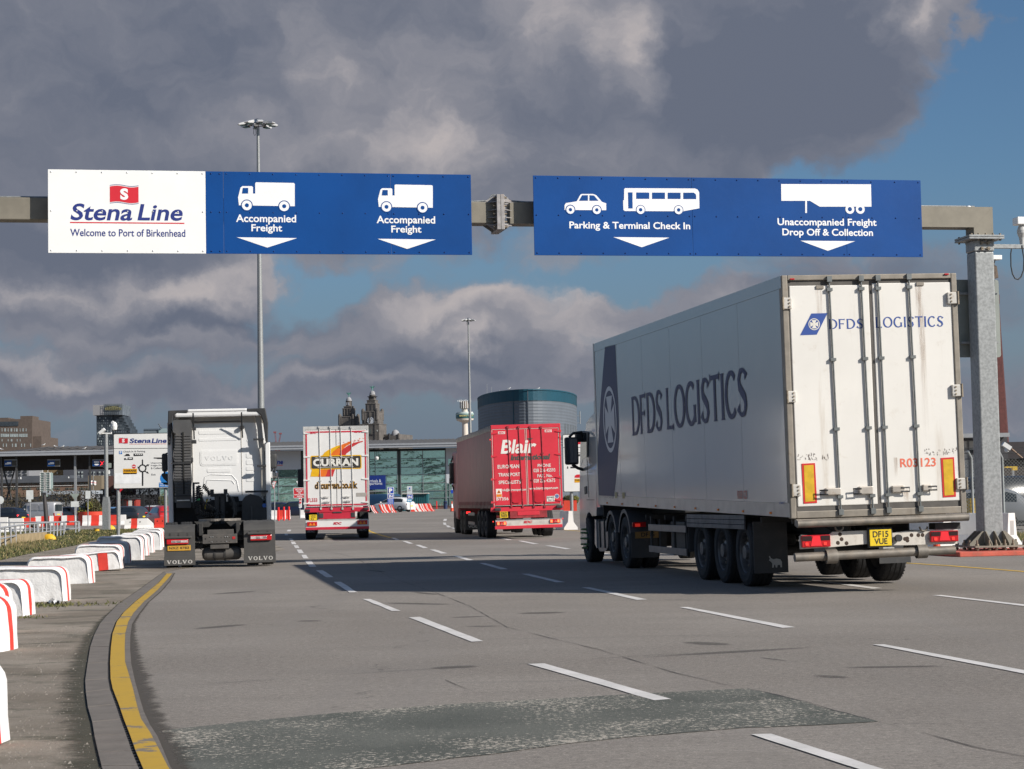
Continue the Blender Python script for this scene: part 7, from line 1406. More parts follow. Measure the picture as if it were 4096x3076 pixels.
# ------------------------------------------------------------------ low buildings seen under the canopy
def mk_mid():
 brick = mat('terrace_brick',(.16,.10,.07),.85,var=.12,vs=.5); roof = mat('slate_grey',(.075,.082,.095),.6,var=.08,vs=.4); band = mat('shaded_pane',(.10,.105,.09),.2,var=.35,vs=.9); dk = mat('deep_window',(.035,.04,.045),.2,var=.2)
 Y = 520.0; t = thing('ferry_building','long two-storey brick building with grey roof seen beneath the toll canopy','building',(0,0,0))
 wbox('wall','E',(-300,905,2050,1200),Y,20,brick,t,z0=0); wbox('roof','E',(-300,845,2080,905),Y - 1,22,roof,t); wbox('roof_monitor','E',(300,800,1110,850),Y + 3,12,roof,t)
 wbox('monitor_frame','E',(325,850,1090,860),Y + 2,.4,white_far,t); wbox('monitor_frame','E',(318,822,332,860),Y + 2,.4,white_far,t); wbox('monitor_frame','E',(1078,815,1090,850),Y + 2,.4,white_far,t); wbox('string_course','E',(-300,957,2050,963),Y - .3,.5,white_far,t)
 for r_ in (910,990):
  for i in range(26):
   a = -100 + i * 76
   if r_ == 990 and i % 3 == 2: continue
   wbox('window','E',(a,r_,a + 60,r_ + 30),Y - .15,.3,band,t)
   wbox('window_bar','E',(a + 28,r_,a + 32,r_ + 30),Y - .3,.1,dk,t)
 t = thing('flats','pale grey block of flats behind the brick building','building',(0,0,0)); wbox('wall','E',(-200,600,455,850),640,20,mat('render_grey',(.22,.225,.24),.8,var=.08),t,z0=0)
 for r_ in (722,775): [wbox('window','E',(a,r_,a + 50,r_ + 28),639.6,.5,dk,t) for a in (-40,60,145,275,370)]
 t = thing('brown_warehouse','plain brown block between the flats and the dark blue terrace','building',(0,0,0)); wbox('wall','E',(455,600,1060,850),660,20,mat('warehouse_brown',(.16,.115,.06),.9,var=.08),t,z0=0); [wbox('window','E',(a,742,a + 12,778),659.6,.5,gl_ := mat('pale_pane2',(.35,.36,.34),.3),t) for a in (805,897)]
 t = thing('dark_terrace','dark blue-grey terrace of flats right of the brown warehouse','building',(0,0,0)); wbox('wall','E',(1000,600,2100,880),655,20,mat('terrace_navy',(.055,.06,.075),.8,var=.1),t,z0=0)
 for r_ in (735,790,830): [wbox('window','E',(a,r_,a + 24,r_ + 28),654.6,.5,mat('pale_pane',(.3,.34,.34),.2),t) for a in (1230,1285,1420,1475,1560,1630,1720)]
 Y = 420.0
 for i,(a,b) in enumerate(((632,700),(720,790))):
  t = thing('glazed_tower',('left' if i == 0 else 'right') + ' of the twin white-framed glass towers under the canopy','tower',(0,0,0),0,'twin glazed towers'); wbox('glass_core','E',(a + 3,755,b - 3,1045),Y,3,mat('greenish_glass',(.26,.34,.32),.25,var=.2,vs=1.2),t,z0=0)
  for x_ in (a,b - 5): wbox('frame_post','E',(x_,750,x_ + 5,1045),Y - .3,.3,white_far,t,z0=0)
  for y_ in range(752,1045,36): wbox('frame_rail','E',(a,y_,b,y_ + 4),Y - .35,.3,white_far,t)
  wbox('mast_rod','E',((a + b) // 2,708,(a + b) // 2 + 3,752),Y,.2,white_far,t)
 Y = 300.0; t = thing('dark_shed','long low dark shed behind the security fence on the left','shed',(0,0,0)); wbox('wall','A',(-100,960,1520,1180),330,12,mat('shed_dark',(.03,.03,.034),.8,var=.3,vs=.3),t,z0=0)
 t = thing('grey_warehouse','tall plain grey warehouse behind the direction sign','warehouse',(0,0,0)); wbox('wall','A',(1205,640,1900,1180),340,20,mat('warehouse_grey',(.13,.145,.165),.6,var=.04,vs=.2),t,z0=0); [wbox('cladding_joint','A',(a,640,a + 3,1180),339.8,.3,roof,t,z0=0) for a in (1245,1330,1410)]
 t = thing('brick_house','dark red brick building left of the grey warehouse, behind the sign','building',(0,0,0)); wbox('wall','A',(960,780,1205,1180),350,12,mat('brick_dark_red',(.10,.05,.045),.9,var=.12),t,z0=0); wbox('end_wall','A',(780,780,900,1100),345,10,mat('tan_wall',(.20,.16,.11),.9),t,z0=0)
 for r_ in (900,960,1010): [wbox('window','A',(a,r_,a + 26,r_ + 26),349.7,.4,dk,t) for a in (985,1040,1095,1150)]
 t = thing('low_office','long low grey office with a white roof edge left of the pole','building',(0,0,0)); wbox('wall','A',(440,925,800,1150),300,8,mat('office_grey',(.20,.21,.22),.7),t,z0=0); wbox('roof_edge','A',(380,915,800,945),299,9,mat('roof_edge',(.30,.33,.36),.6,var=.2,vs=.5),t)
 wbox('kiosk_wall','A',(620,945,770,1150),280,6,mat('kiosk_grey',(.27,.27,.27),.7),t,z0=0); wbox('kiosk_window','A',(628,960,712,998),279.7,.4,mat('brown_dark',(.04,.025,.02),.4),t)
mk_mid()
# ------------------------------------------------------------------ toll canopy
def mk_canopy():
 Y = 203.0; t = thing('toll_canopy','wide low toll canopy with dark underside and pale grey fascia on the left','canopy',(0,0,0))
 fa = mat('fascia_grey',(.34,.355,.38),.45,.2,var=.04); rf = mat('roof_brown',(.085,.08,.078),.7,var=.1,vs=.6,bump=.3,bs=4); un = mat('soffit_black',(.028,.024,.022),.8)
 xa,xb_ = V('E',-900,450,Y).x,V('B',1300,500,Y).x
 zf0,zf1,zr = V('E',700,482,Y).z,V('E',700,418,Y).z,V('E',900,340,Y + 10).z
 xe = V('E',2700,450,Y).x
 mb = MB(); mb.box(xa,xe,Y,Y + .3,zf0,zf1); part('fascia',mb,fa,t); mb = MB(); mb.box(xa,xe,Y - .05,Y + .0,zf1 - .12,zf1 + .06); part('gutter',mb,fa,t)
 xr = V('E',660,340,Y + 10).x; mb = MB(); mb.add([(xa,Y,zf1 - .02),(xe,Y,zf1 - .02),(xe,Y + 11,zr),(xr,Y + 11,zr),(xa,Y + 11,zf1 + .05)],[(0,1,2,3,4)]); part('roof_slope',mb,rf,t)
 for i in range(16):
  x = xr + (xe - xr) * i / 15; mb = MB(); mb.tube([(x,Y,zf1),(x + .6,Y + 11,zr + .02)],.05,4); part('roof_rib',mb,rf,t)
 zu = V('E',400,710,Y + 14).z
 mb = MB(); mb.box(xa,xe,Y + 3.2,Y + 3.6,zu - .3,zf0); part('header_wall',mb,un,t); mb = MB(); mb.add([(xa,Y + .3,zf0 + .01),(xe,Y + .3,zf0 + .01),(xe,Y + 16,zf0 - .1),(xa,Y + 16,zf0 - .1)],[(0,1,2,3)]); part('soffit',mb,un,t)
 for fr,a,w in (('E',1185,30),('E',18,26),('E',255,26),('A',792,14)):
  a0 = V(fr,a - w / 2,600,Y + 1).x; a1 = V(fr,a + w / 2,600,Y + 1).x; g_ = fr == 'E' and a > 1000; mb = MB(); mb.box(a0,a1,Y + 1,Y + 1.4,0,zf0); part('post',mb,pole_g if g_ else dark_steel,t)
 for p,q in ((60,225),(225,60)): mb = MB(); mb.tube([V('E',p,725,Y + 2),V('E',(p + q) / 2 + (q - p) * .25,1180,Y + 2)],.09,5); part('brace',mb,dark_steel,t)
 for i,(a,lab) in enumerate(((68,'lane sign with a white lorry symbol hanging furthest left under the canopy'),(748,'lane sign with a white lorry symbol left of the canopy post'),(1460,'lane sign with white bus and car symbols and a red cross'))):
  s = thing('lane_sign',lab,'sign',(0,0,0),0,'lane signs hanging under the canopy'); Ys = Y + .9
  wbox('frame','E',(a,542,a + 200,655),Ys,.2,mat('frame_grey',(.22,.23,.24),.5),s); wbox('dark_field','E',(a + 118,562,a + 192,645),Ys - .03,.05,mat('led_off',(.05,.045,.035),.5),s); wbox('blue_field','E',(a + 3,562,a + 116,650),Ys - .03,.05,sign_blue,s)
  F = REAR(Ys - .04); PE = lambda pts: [(V('E',u,v,Ys - .04).x,V('E',u,v,Ys - .04).z) for u,v in pts]
  mb = MB()
  if i < 2: poly(mb,F,PE([(a + 14,618),(a + 22,602),(a + 34,600),(a + 38,612),(a + 42,612),(a + 42,588),(a + 108,588),(a + 108,618),(a + 14,626)])[::-1],0,.01)
  else: poly(mb,F,PE([(a + 25,575),(a + 108,575),(a + 108,596),(a + 25,596)])[::-1],0,.01); poly(mb,F,PE([(a + 30,622),(a + 45,606),(a + 85,606),(a + 108,622),(a + 85,636),(a + 45,636)])[::-1],0,.01)
  part('symbol',mb,white_ink,s)
  if i == 2:
   mb = MB()
   for q in ([(a + 122,572),(a + 134,572),(a + 188,640),(a + 176,640)],[(a + 176,572),(a + 188,572),(a + 134,640),(a + 122,640)]): poly(mb,F,PE(q)[::-1],0,.02)
   part('red_cross',mb,mat('led_red',(.8,.02,.03),.4,emit=((1,.03,.06),1.2)),s)['kind'] = 'stuff'
 for a,b,f_,lab in ((690,335,1,'gull standing at the left end of the canopy ridge'),(876,360,-1,'preening gull, second on the canopy roof'),(992,360,1,'gull facing right, third on the canopy roof'),(1338,392,1,'gull lying low on the roof slope by the post'),(22,405,-1,'gull at the far left corner of the canopy roof')):
  p = V('E',a,b,Y + (9 if b < 380 else 3)); bird(p,f_,lab)
 for a,b,lab in ((680,140,'gull on the left shoulder of the corrugated building'),(957,140,'gull on top of the corrugated building')): p = V('D',a,b,420); bird(p,1,lab,.5)
mk_canopy()
# ------------------------------------------------------------------ ferry terminal
def mk_terminal():
 Y = 265.0; zg = .45; t = thing('ferry_terminal','glass-fronted ferry terminal with pale fascia and green-tinted panes behind the lorries','building',(0,0,0))
 fa = MATS['fascia_grey']; wl = mat('terminal_white',(.50,.52,.56),.5,var=.02); mu = mat('mullion_grey',(.22,.24,.25),.4,.3); rf = mat('terminal_roof',(.13,.125,.12),.5,.3,var=.08,vs=.6)
 gl = bpy.data.materials.new('green_glass'); gl.use_nodes = True; q = NT(gl.node_tree); b = q.n['Principled BSDF']; oc = q.n.new('ShaderNodeTexCoord').outputs['Object']
 b.inputs['Base Color'].default_value = (.50,.80,.70,1); b.inputs['Metallic'].default_value = .80; b.inputs['Roughness'].default_value = .04
 bn = q.n.new('ShaderNodeBump'); bn.inputs['Strength'].default_value = .25; bn.inputs['Distance'].default_value = .10; q.l.new(q.noise(q.map(oc,scale=(.35,1,.5)),1.0,3,.5),bn.inputs['Height']); q.l.new(bn.outputs[0],b.inputs['Normal'])
 x0,x1 = V('P',640,1900,Y).x,V('P',2236,1900,Y).x
 zt = V('C',1000,722,Y).z; zf0,zf1,zr = V('C',1000,690,Y - 3).z,V('C',1000,658,Y - 3).z,V('C',1000,615,Y + 9).z
 mb = MB(); mb.box(x0,x1,Y + .1,Y + 30,0,zt + .3); part('core',mb,mat('interior_dark',(.02,.03,.03),.8),t)
 mb = MB(); mb.box(x0,x1,Y - .06,Y + .08,0,zg + .45); part('plinth',mb,mat('plinth_brick',(.12,.07,.06),.8),t)
 mb = MB(); mb.box(x0 - 2,x1 + 2,Y - 3.2,Y - 2.9,zf0,zf1); part('fascia',mb,fa,t); mb = MB(); mb.box(x0 - 2,x1 + 2,Y - 3.3,Y - 3.2,zf1 - .12,zf1 + .1); part('gutter',mb,fa,t)
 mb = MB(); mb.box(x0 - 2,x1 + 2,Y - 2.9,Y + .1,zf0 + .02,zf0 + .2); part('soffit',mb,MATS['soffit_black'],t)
 mb = MB(); mb.add([(x0 - 2,Y - 3.2,zf1),(x1 + 2,Y - 3.2,zf1),(x1 + 2,Y + 10,zr),(x0 - 2,Y + 10,zr)],[(0,1,2,3)]); part('roof_slope',mb,rf,t)
 n = 90
 for i in range(n):
  x = x0 - 2 + (x1 - x0 + 4) * i / n; mb = MB(); mb.tube([(x,Y - 3.2,zf1 + .02),(x + 1.6,Y + 10,zr + .04)],.055,4,cap=False); part('roof_rib',mb,rf,t)
 rows_y = [722,797,878,950,1028,1105,1175,1255]; zs = [V('C',1000,y,Y).z for y in rows_y]
 cols = [V('P',p,1900,Y).x for p in (1082,1114,1147,1215,1290,1350,1410,1479,1500.6,1590)]; cols2 = [V('P',p,1900,Y).x for p in (1603,1692,1782)]
 pane_me = {}
 def pane(a,b,c_,d):
  k = (round(b - a,3),round(d - c_,3))
  if k not in pane_me: mb = MB(); mb.box(0,b - a,0,.03,0,d - c_); pane_me[k] = mb.mesh('pane',gl)
  rnd_ = random.uniform; put('pane',pane_me[k],t,(a,Y + .04,c_),(radians(rnd_(-.35,.35)),0,radians(rnd_(-.3,.3))))
 def glaze(cs,zz):
  for i in range(len(cs) - 1):
   for j in range(len(zz) - 1): pane(cs[i] + .05,cs[i + 1] - .05,zz[j + 1] + .05,zz[j] - .05)
  for c_ in cs: mb = MB(); mb.box(c_ - .045,c_ + .045,Y - .08,Y + .1,zz[-1],zz[0]); part('mullion',mb,mu,t)
  for z in zz: mb = MB(); mb.box(cs[0],cs[-1],Y - .06,Y + .1,z - .035,z + .035); part('transom',mb,mu,t)
 zl = [V('N',600,y,Y).z for y in (742,870,1010,1140,1275,1400)]
 glaze([V('P',p,1900,Y).x for p in (640,760,880,1000,1060,1114,1200)],zl); glaze(cols[3:],zs); glaze(cols2,zs)
 a,b = V('P',1590,1900,Y).x,V('P',1603,1900,Y).x; mb = MB(); mb.box(a + .06,b - .06,Y + .0,Y + .1,zg,zs[0]); part('dark_pier',mb,mat('pier_green',(.03,.045,.04),.3),t)
 mb = MB(); mb.box(x0,V('P',1204,1900,Y).x,Y - .1,Y + .1,zl[0],zt + .35); part('white_wall',mb,wl,t); mb = MB(); mb.box(V('P',1204,1900,Y).x,V('P',1215,1900,Y).x,Y,Y + .1,zg,zt + .3); part('dark_pier',mb,MATS['pier_green'],t)
 u = V('P',1785,1900,Y).x; mb = MB(); mb.box(u,x1,Y - .08,Y + .1,V('C',1500,1028,Y).z,zt + .3); part('white_wall',mb,wl,t)
 mb = MB(); a,b,c_,e = WR('C',1525,795,1600,865,Y); mb.box(a,b,Y - .12,Y - .08,c_,e); part('side_window',mb,gl,t)
 glaze([u,V('P',1797,1900,Y).x,V('P',1830,1900,Y).x,V('P',1900,1900,Y).x,V('P',2000,1900,Y).x,V('P',2100,1900,Y).x,x1],zs[4:])
 a,b,c_,e = WR('N',130,572,545,655,Y); mb = MB(); write(mb,REAR(Y - .1),'Stena Line',a,b,c_,e,0,.03,.15,off=.03); part('lettering',mb,mat('letter_blue',(.02,.05,.35),.4),t); a,b,c_,e = WR('N',130,668,545,677,Y); mb = MB(); mb.box(a,b,Y - .14,Y - .1,c_,e); part('underline',mb,red_ink,t)
 s = thing('entrance_sign','dark blue arrivals and departures sign over the terminal door','sign',(0,0,0)); wbox('panel','C',(640,955,931,1088),Y - 1.2,.2,mat('deep_blue',(.008,.025,.17),.35),s,bev=.02)
 wtext('C','Arrivals &',(757,990,889,1020),Y - 1.2,ink('soft_white',(.55,.58,.66)),s,.01,off=.02); wtext('C','Departures',(744,1017,900,1050),Y - 1.2,MATS['soft_white'],s,.01,off=.02)
 wbox('door_canopy','C',(640,1098,930,1110),Y - 1.5,1.3,mu,t); wbox('door_frame','C',(640,1110,820,1255),Y - .2,.1,mu,t)
 s = thing('hanging_camera','small dome camera hanging from the terminal soffit','camera',(0,0,0)); p = V('C',848,725,Y - 2); mb = MB(); mb.tube([p,V('C',848,775,Y - 2)],.05,5); part('stem',mb,dark_steel,s); c_ = V('C',848,785,Y - 2); mb = MB(); mb.lathe([(0,-.3),(.22,-.25),(.3,0),(.22,.22),(0,.28)],10,0,c_); part('dome',mb,white_far,s)
mk_terminal()
# ------------------------------------------------------------------ unseen wooded bank added behind the camera for the terminal glass to mirror
def mk_behind():
 rnd = random.Random(21); mb = MB()
 for i in range(46):
  x = -170 + i * 7.2 + rnd.uniform(-2,2); y = -115 - rnd.uniform(0,18); h = rnd.uniform(5.5,12) * (1.15 if 12 < i < 26 else .8); r = rnd.uniform(3,5.5)
  rows = []
  for a in range(9):
   t = pi * a / 8; rows.append([(x + r * sin(t) * cos(b) * (1 + .3 * noise.noise(Vector((i,a * .7,b)))),y + r * sin(t) * sin(b),max(0,h * .5 - h * .5 * cos(t) * (1 + .15 * noise.noise(Vector((b,i,a)))))) for b in [2 * pi * k / 12 for k in range(12)]])
  mb.grid(rows,0,True,True)
 tag(part('added_wood',mb,mat('wood_green',(.035,.045,.02),.9,var=.4,vs=.6)),'unseen wooded bank added behind the viewer for the glass to reflect',None,kind='stuff')
mk_behind()
# ------------------------------------------------------------------ barriers, planters, posts and small signs
def jersey(px0,px1,fr,yb,yt,label,stripes,grp,Y=None,yaw=0,L=None,scale=1.0,prof=None):
 """concrete barrier: stripes = fractions with alternating colours starting white"""
 (ox,oy),k = FR[fr]
 a,b = ox + px0 / k,ox + px1 / k; base = oy + yb / k
 Yb = Y or G((a + b) / 2,base).y; x0,x1 = at(a,Yb).x,at(b,Yb).x; z = terrain((x0 + x1) / 2,Yb); H = at((a + b) / 2,Yb,oy + yt / k).z - z; L = L or (x1 - x0) / cos(radians(yaw))
 t = thing('jersey_barrier',label,'barrier',((x0 + x1) / 2,Yb,z),radians(yaw),grp)
 pr = prof or [(-.30,0),(-.30,.08 * H / .8),(-.14,.32 * H / .8),(-.09,H),(.09,H),(.14,.32 * H / .8),(.30,.08 * H / .8),(.30,0)]
 cuts = [0] + stripes + [1]
 for i in range(len(cuts) - 1):
  ya,yb_ = -L / 2 + L * cuts[i],-L / 2 + L * cuts[i + 1]; w = .0015 * (i % 2)
  mb = MB(); mb.prism([(y,z_) for y,z_ in pr],0,ya,yb_); part('painted_section',mb,redp if i % 2 else whitep,t,fix=True)
 return t
G1 = 'red and white barriers edging the far roadway'
JB = [(-60,68,1290,1150,'white barrier at the far left edge with a red lower corner',[.05,.3],0),(70,206,1280,1158,'plain white barrier right of the left edge one',[],0),(206,312,1240,1153,'red barrier segment behind the railing',[.001],0),(312,440,1232,1140,'white and red barrier behind the leaning post',[.42,.999],0),(440,545,1222,1136,'white and red barrier just right of the leaning post',[.35,.999],0),(545,668,1220,1133,'white and red barrier beside the big red planter',[.40,.999],0)]
for (a,b,yb,yt,lab,st,yw) in JB: jersey(a,b,'A',yb,yt,lab,st,G1)
jersey(732,1113,'A',1222,1130,'long red and white barrier in front of the round red planter',[.2,.385,.60,.80],G1)
jersey(1155,1410,'A',1196,1115,'red and white barrier behind, left of the tractor unit',[.20,.46,.67,.85],G1)
jersey(1210,1395,'A',1150,1103,'low striped barrier furthest back by the fence',[.02,.2,.5,.75],G1)
def chamfer(px0,px1,fr,yb,yt,label,cuts,cols,ch):
 (ox,oy),k = FR[fr]; a,b = ox + px0 / k,ox + px1 / k; Yb = G((a + b) / 2,oy + yb / k).y; x0,x1 = at(a,Yb).x,at(b,Yb).x; H = at((a + b) / 2,Yb,oy + yt / k).z; L = x1 - x0
 t = thing('jersey_barrier',label,'barrier',((x0 + x1) / 2,Yb,0),0,'loose barriers by the grass')
 ys_ = [0] + cuts + [1]
 for i in range(len(ys_) - 1):
  mb = MB(); rows = []
  for f in (ys_[i],ys_[i + 1]):
   x = -L / 2 + L * f; h = H * (1 if f < 1 - ch or ch == 0 else 1 - (f - 1 + ch) / ch * .45); h = H * (.92 if f == 0 else 1) if f < 1 - ch else h
   rows.append([(x,-.30,0),(x,-.30,.08),(x,-.14,min(.3,h * .6)),(x,-.09,h),(x,.09,h),(x,.14,min(.3,h * .6)),(x,.30,.08),(x,.30,0)])
  mb.grid(rows,0,False); mb.add(rows[0],[tuple(range(8))]); mb.add(rows[1],[tuple(range(8))]); part('painted_section',mb,redp if cols[i] else whitep,t,fix=True)
 for f in (.2,.55): mb = MB(); mb.lathe([(.04,-.13),(0,-.135)],8,0,(-L / 2 + L * f,0,H * .7),axis=1); part('lifting_hole',mb,MATS['slot_black'],t)
chamfer(1104,1354,'A',1262,1160,'white chamfer-ended barrier with one red band, nearest on the grass edge',[.23,.45,.80],[0,1,0,0],.2)
chamfer(1368,1500,'A',1254,1152,'red sloping barrier end tucked behind the tractor unit',[.5],[1,1],0)
jersey(350,660,'N',1570,1415,'white and red barrier behind the three red bollards',[.30,.62,.78,.9],'forecourt barriers',Y=176)
jersey(835,900,'N',1560,1410,'short white barrier behind the no entry sign',[],'forecourt barriers',Y=176)
def jersey_diag(fr,q,Y,label,n,cols):
 """run of short barriers seen nearly end on, each with its slanting profile"""
 (ox,oy),k = FR[fr]; x0,x1 = at(ox + q[0] / k,Y).x,at(ox + q[1] / k,Y).x; z = terrain((x0 + x1) / 2,Y); H = at(ox + q[0] / k,Y,oy + q[2] / k).z - at(ox + q[0] / k,Y,oy + q[3] / k).z
 t = thing('jersey_barrier',label,'barrier',((x0 + x1) / 2,Y,z),0,'forecourt barriers'); W_ = x1 - x0; sk = .42
 tot = sum(abs(c_) for c_ in cols); u = -W_ / 2
 for c_ in cols:
  w = W_ * abs(c_) / tot * .93; mb = MB(); a,b = u,u + w - .0
  def S(x): return [(x - .0,0),(x - .02,.06),(x - sk * .55,.3 * H / .8),(x - sk,H)]
  A_,B_ = S(a + sk * .5),S(b + sk * .5); V_ = [(x,-.3 + .2 * z_ / H,z_) for x,z_ in A_] + [(x,-.3 + .2 * z_ / H,z_) for x,z_ in B_] + [(x,.3 - .2 * z_ / H,z_) for x,z_ in A_] + [(x,.3 - .2 * z_ / H,z_) for x,z_ in B_]
  mb.add(V_,[(i,i + 1,i + 5,i + 4) for i in range(3)] + [(8 + i,8 + i + 4,8 + i + 5,8 + i + 1) for i in range(3)] + [(3,7,15,11)] + [(i,i + 8,i + 9,i + 1) for i in range(3)] + [(4 + i,5 + i,13 + i,12 + i) for i in range(3)])
  part('painted_section',mb,redp if c_ > 0 else whitep,t,fix=True); u += w
jersey_diag('S',(300,385,790,955),186,'short barrier end peeping out right of the white trailer',1,[-1,1.2,-1,1])
jersey_diag('S',(395,795,775,950),188,'striped barrier in front of the white hatchback rear door',4,[-1.3,.8,-.4,.5,-.5,1.2,-.4,.4,-.3,.4])
jersey_diag('S',(1060,1610,738,900),200,'long striped barrier in front of the teal container',6,[1.6,-.6,.5,-.9,.5,-.4,.3,-.3,.7,-.15,.2,-.15,.9,-.15,.2])
def end_barrier(x,y,yaw,H,L,label,recess=True):
 t = thing('jersey_barrier',label,'barrier',(x,y,0),radians(yaw),'white barriers beside the lane'); pr = [(-.32,0),(-.32,.10),(-.13,.36),(-.09,H),(.09,H),(.13,.36),(.32,.10),(.32,0)]
 mb = MB(); mb.prism(pr,1,0,L); part('barrier_body',mb,whitep,t,fix=True,bev=.01)
 if recess: mb = MB(); mb.box(-.05,.05,-.004,.01,H * .42,H * .8); part('end_recess',mb,mat('recess_grey',(.42,.40,.38),.7),t)
p = G(2284,2119); end_barrier(p.x,p.y,8,.86,2.5,'white concrete barrier seen end on between the red trailer and the silver cab',False)
end_barrier(11.62,45.2,22,.88,2.7,'white concrete barrier seen end on behind the gantry post base'); end_barrier(10.15,45.4,22,.86,2.7,'white concrete barrier behind the tail lamp of the refrigerated lorry',False)
def planter(fr,q,yb,yt,label,shape='tub',shrub=None,slab_=None):
 (ox,oy),k = FR[fr]; a,b = ox + q[0] / k,ox + q[1] / k; Y = G((a + b) / 2,oy + yb / k).y; p0,p1 = at(a,Y),at(b,Y); r = (p1.x - p0.x) / 2; H = at((a + b) / 2,Y,oy + yt / k).z; c = ((p0.x + p1.x) / 2,Y + r * .5,0)
 m = mat('planter_red',(.66,.06,.03),.5,var=.05)
 t = thing('planter',label,'planter',c); mb = MB()
 if shape == 'tub': mb.lathe([(r * .96,0),(r * .97,H * .5),(r,H),(r * .92,H),(r * .92,H * .8),(0,H * .8)],28)
 else: mb.box(-r,r,-r,r,0,H)
 part('tub',mb,m,t)
 return c,r,H
gm3 = [mat('shrub_dark',(.035,.045,.012),.8,var=.3,vs=9),mat('shrub_brown',(.07,.055,.02),.8,var=.3,vs=9),mat('shrub_lime',(.20,.19,.025),.8,var=.3,vs=9)]
c,r,H = planter('A',(675,925),1222,1100,'large round red planter behind the striped barriers')
t = thing('shrub','bushy lime and brown shrub growing in the round red planter','shrub',(c[0],c[1],H * .8))
leaf_cloud('foliage',[gm3[0],gm3[1],gm3[1]],t,[((.1,0,.5),(r * .55,r * .6,.85)),((.25,0,.2),(r * .7,r * .7,.5))],2600,.07,1); leaf_cloud('foliage',[gm3[2],gm3[0]],t,[((-r * .6,-.2,.15),(r * .42,r * .5,.48)),((r * .72,-.1,.05),(r * .3,r * .4,.45)),((-.1,-.5,.75),(r * .25,r * .3,.3))],1900,.06,2)
mb = MB(); [mb.tube([(x * .4,0,0),(x,.1,.7)],.03,5) for x in (-.6,-.2,.2,.6)]; part('stems',mb,mat('bark',(.08,.06,.04),.9),t)['kind'] = 'stuff'
c,r,H = planter('A',(1412,1520),1172,1085,'round red planter half hidden behind the tractor unit')
t = thing('shrub','yellow-green shrub beside the tractor mirror','shrub',(c[0],c[1],H * .8)); leaf_cloud('foliage',[gm3[2],gm3[0],gm3[1]],t,[((-.3,0,1.0),(r * .9,r * .8,1.1))],1400,.06,3)
c,r,H = planter('D',(1190,1315),1335,1190,'square red planter between the red trailer and the silver cab','box')
t = thing('shrub','dark green shrub in the square red planter beside the silver cab','shrub',(c[0],c[1],H * .8)); leaf_cloud('foliage',[gm3[0],gm3[1],gm3[0]],t,[((.0,0,.25),(r * 1.3,r,.5))],1800,.06,4); leaf_cloud('foliage',[gm3[2],gm3[0]],t,[((r * .9,-.2,.35),(r * .5,r * .5,.35))],500,.05,5)
def mk_rail():
 top = [(-20,537),(0,532),(100,518),(205,503),(300,490),(390,478),(480,467),(565,455),(650,448),(730,440),(805,435),(880,432),(955,428),(1020,426),(1085,424),(1150,422),(1212,420),(1435,412),(1490,411)]
 bot = [(-20,950),(0,944),(100,922),(205,895),(300,868),(390,840),(480,828),(565,820),(650,812),(730,800),(805,790),(880,778),(955,760),(1020,745),(1085,733),(1150,722),(1212,710),(1435,672),(1490,662)]
 t = thing('guard_railing','galvanised pedestrian guard railing curving across the grass on the left','railing',(0,0,0)); R_ = []
 m = mat('rail_galv',(.40,.41,.43),.5,.3,var=.1)
 P = []
 for (a,b),(c_,d) in zip(top,bot):
  g = G(a / 4.746,2000 + d / 4.746); z = at(a / 4.746,g.y,2000 + b / 4.746).z; P.append((Vector((g.x,g.y,0)),z))
  mb = MB(); mb.tube([(g.x,g.y,0),(g.x,g.y,z)],.035,6); part('post',mb,m,t)
 mb = MB(); mb.tube([(p.x,p.y,z) for p,z in P],.035,6); part('top_rail',mb,m,t); mb = MB(); mb.tube([(p.x,p.y,z * .5) for p,z in P],.03,6); part('middle_rail',mb,m,t)
 t = thing('guard_railing','second galvanised railing running straight behind the curved one','railing',(0,0,0)); m2 = m; Q = []
 for a,zt_,zb_ in ((0,428,600),(270,428,600),(700,420,590),(1232,415,590),(1505,412,590)):
  g = at(a / 4.746,112); z = at(a / 4.746,112,2000 + zt_ / 4.746).z; Q.append((g,z)); mb = MB(); mb.tube([(g.x,g.y,0),(g.x,g.y,z)],.035,6); part('post',mb,m2,t)
 mb = MB(); mb.tube([(p.x,p.y,z) for p,z in Q],.035,6); part('top_rail',mb,m2,t); mb = MB(); mb.tube([(p.x,p.y,z * .42) for p,z in Q],.03,6); part('middle_rail',mb,m2,t)
 kb = thing('retaining_kerb','low sandy concrete kerb behind the railing on the grass','kerb',(0,0,0)); A_ = G(-20,2000 + 915 / 4.746); B_ = G(830 / 4.746,2000 + 800 / 4.746)
 d = (B_ - A_); L_ = d.length; mb = MB(); mb.box(0,L_,0,.4,0,.42); part('kerb_wall',mb,mat('sandy_concrete',(.34,.26,.15),.9,var=.15,vs=2),kb,loc=(A_.x,A_.y + .6,0),rot=(0,0,atan2(d.y,d.x)))
mk_rail()
ylw = mat('boulder_yellow',(.74,.44,.02),.6,var=.12,vs=5,bump=.3,bs=14,dirt=((.12,.09,.04),.35,5))
def boulder(px,py,w,h,Yoff,label):
 g = G(px,py); k = g.y / FPX; W_,H_ = w * k / 2,h * k; mb = MB(); rows = []
 for i in range(9):
  a = pi / 2 * i / 8; row = []
  for j in range(20):
   b = 2 * pi * j / 20; n_ = 1 + .10 * noise.noise(Vector((cos(b) * 1.3,sin(b) * 1.3,i * .3 + px))); row.append((W_ * cos(a) ** .8 * cos(b) * n_ * (1.05 if cos(b) > 0 and i < 4 else 1) - (.12 * W_ * sin(a)),W_ * .7 * cos(a) ** .8 * sin(b) * n_,H_ * sin(a)))
  rows.append(row)
 mb.grid(rows,0,True,True); tag(part('boulder',mb,ylw,None,loc=(g.x,g.y,0)),label,'boulder','yellow painted boulders on the grass')
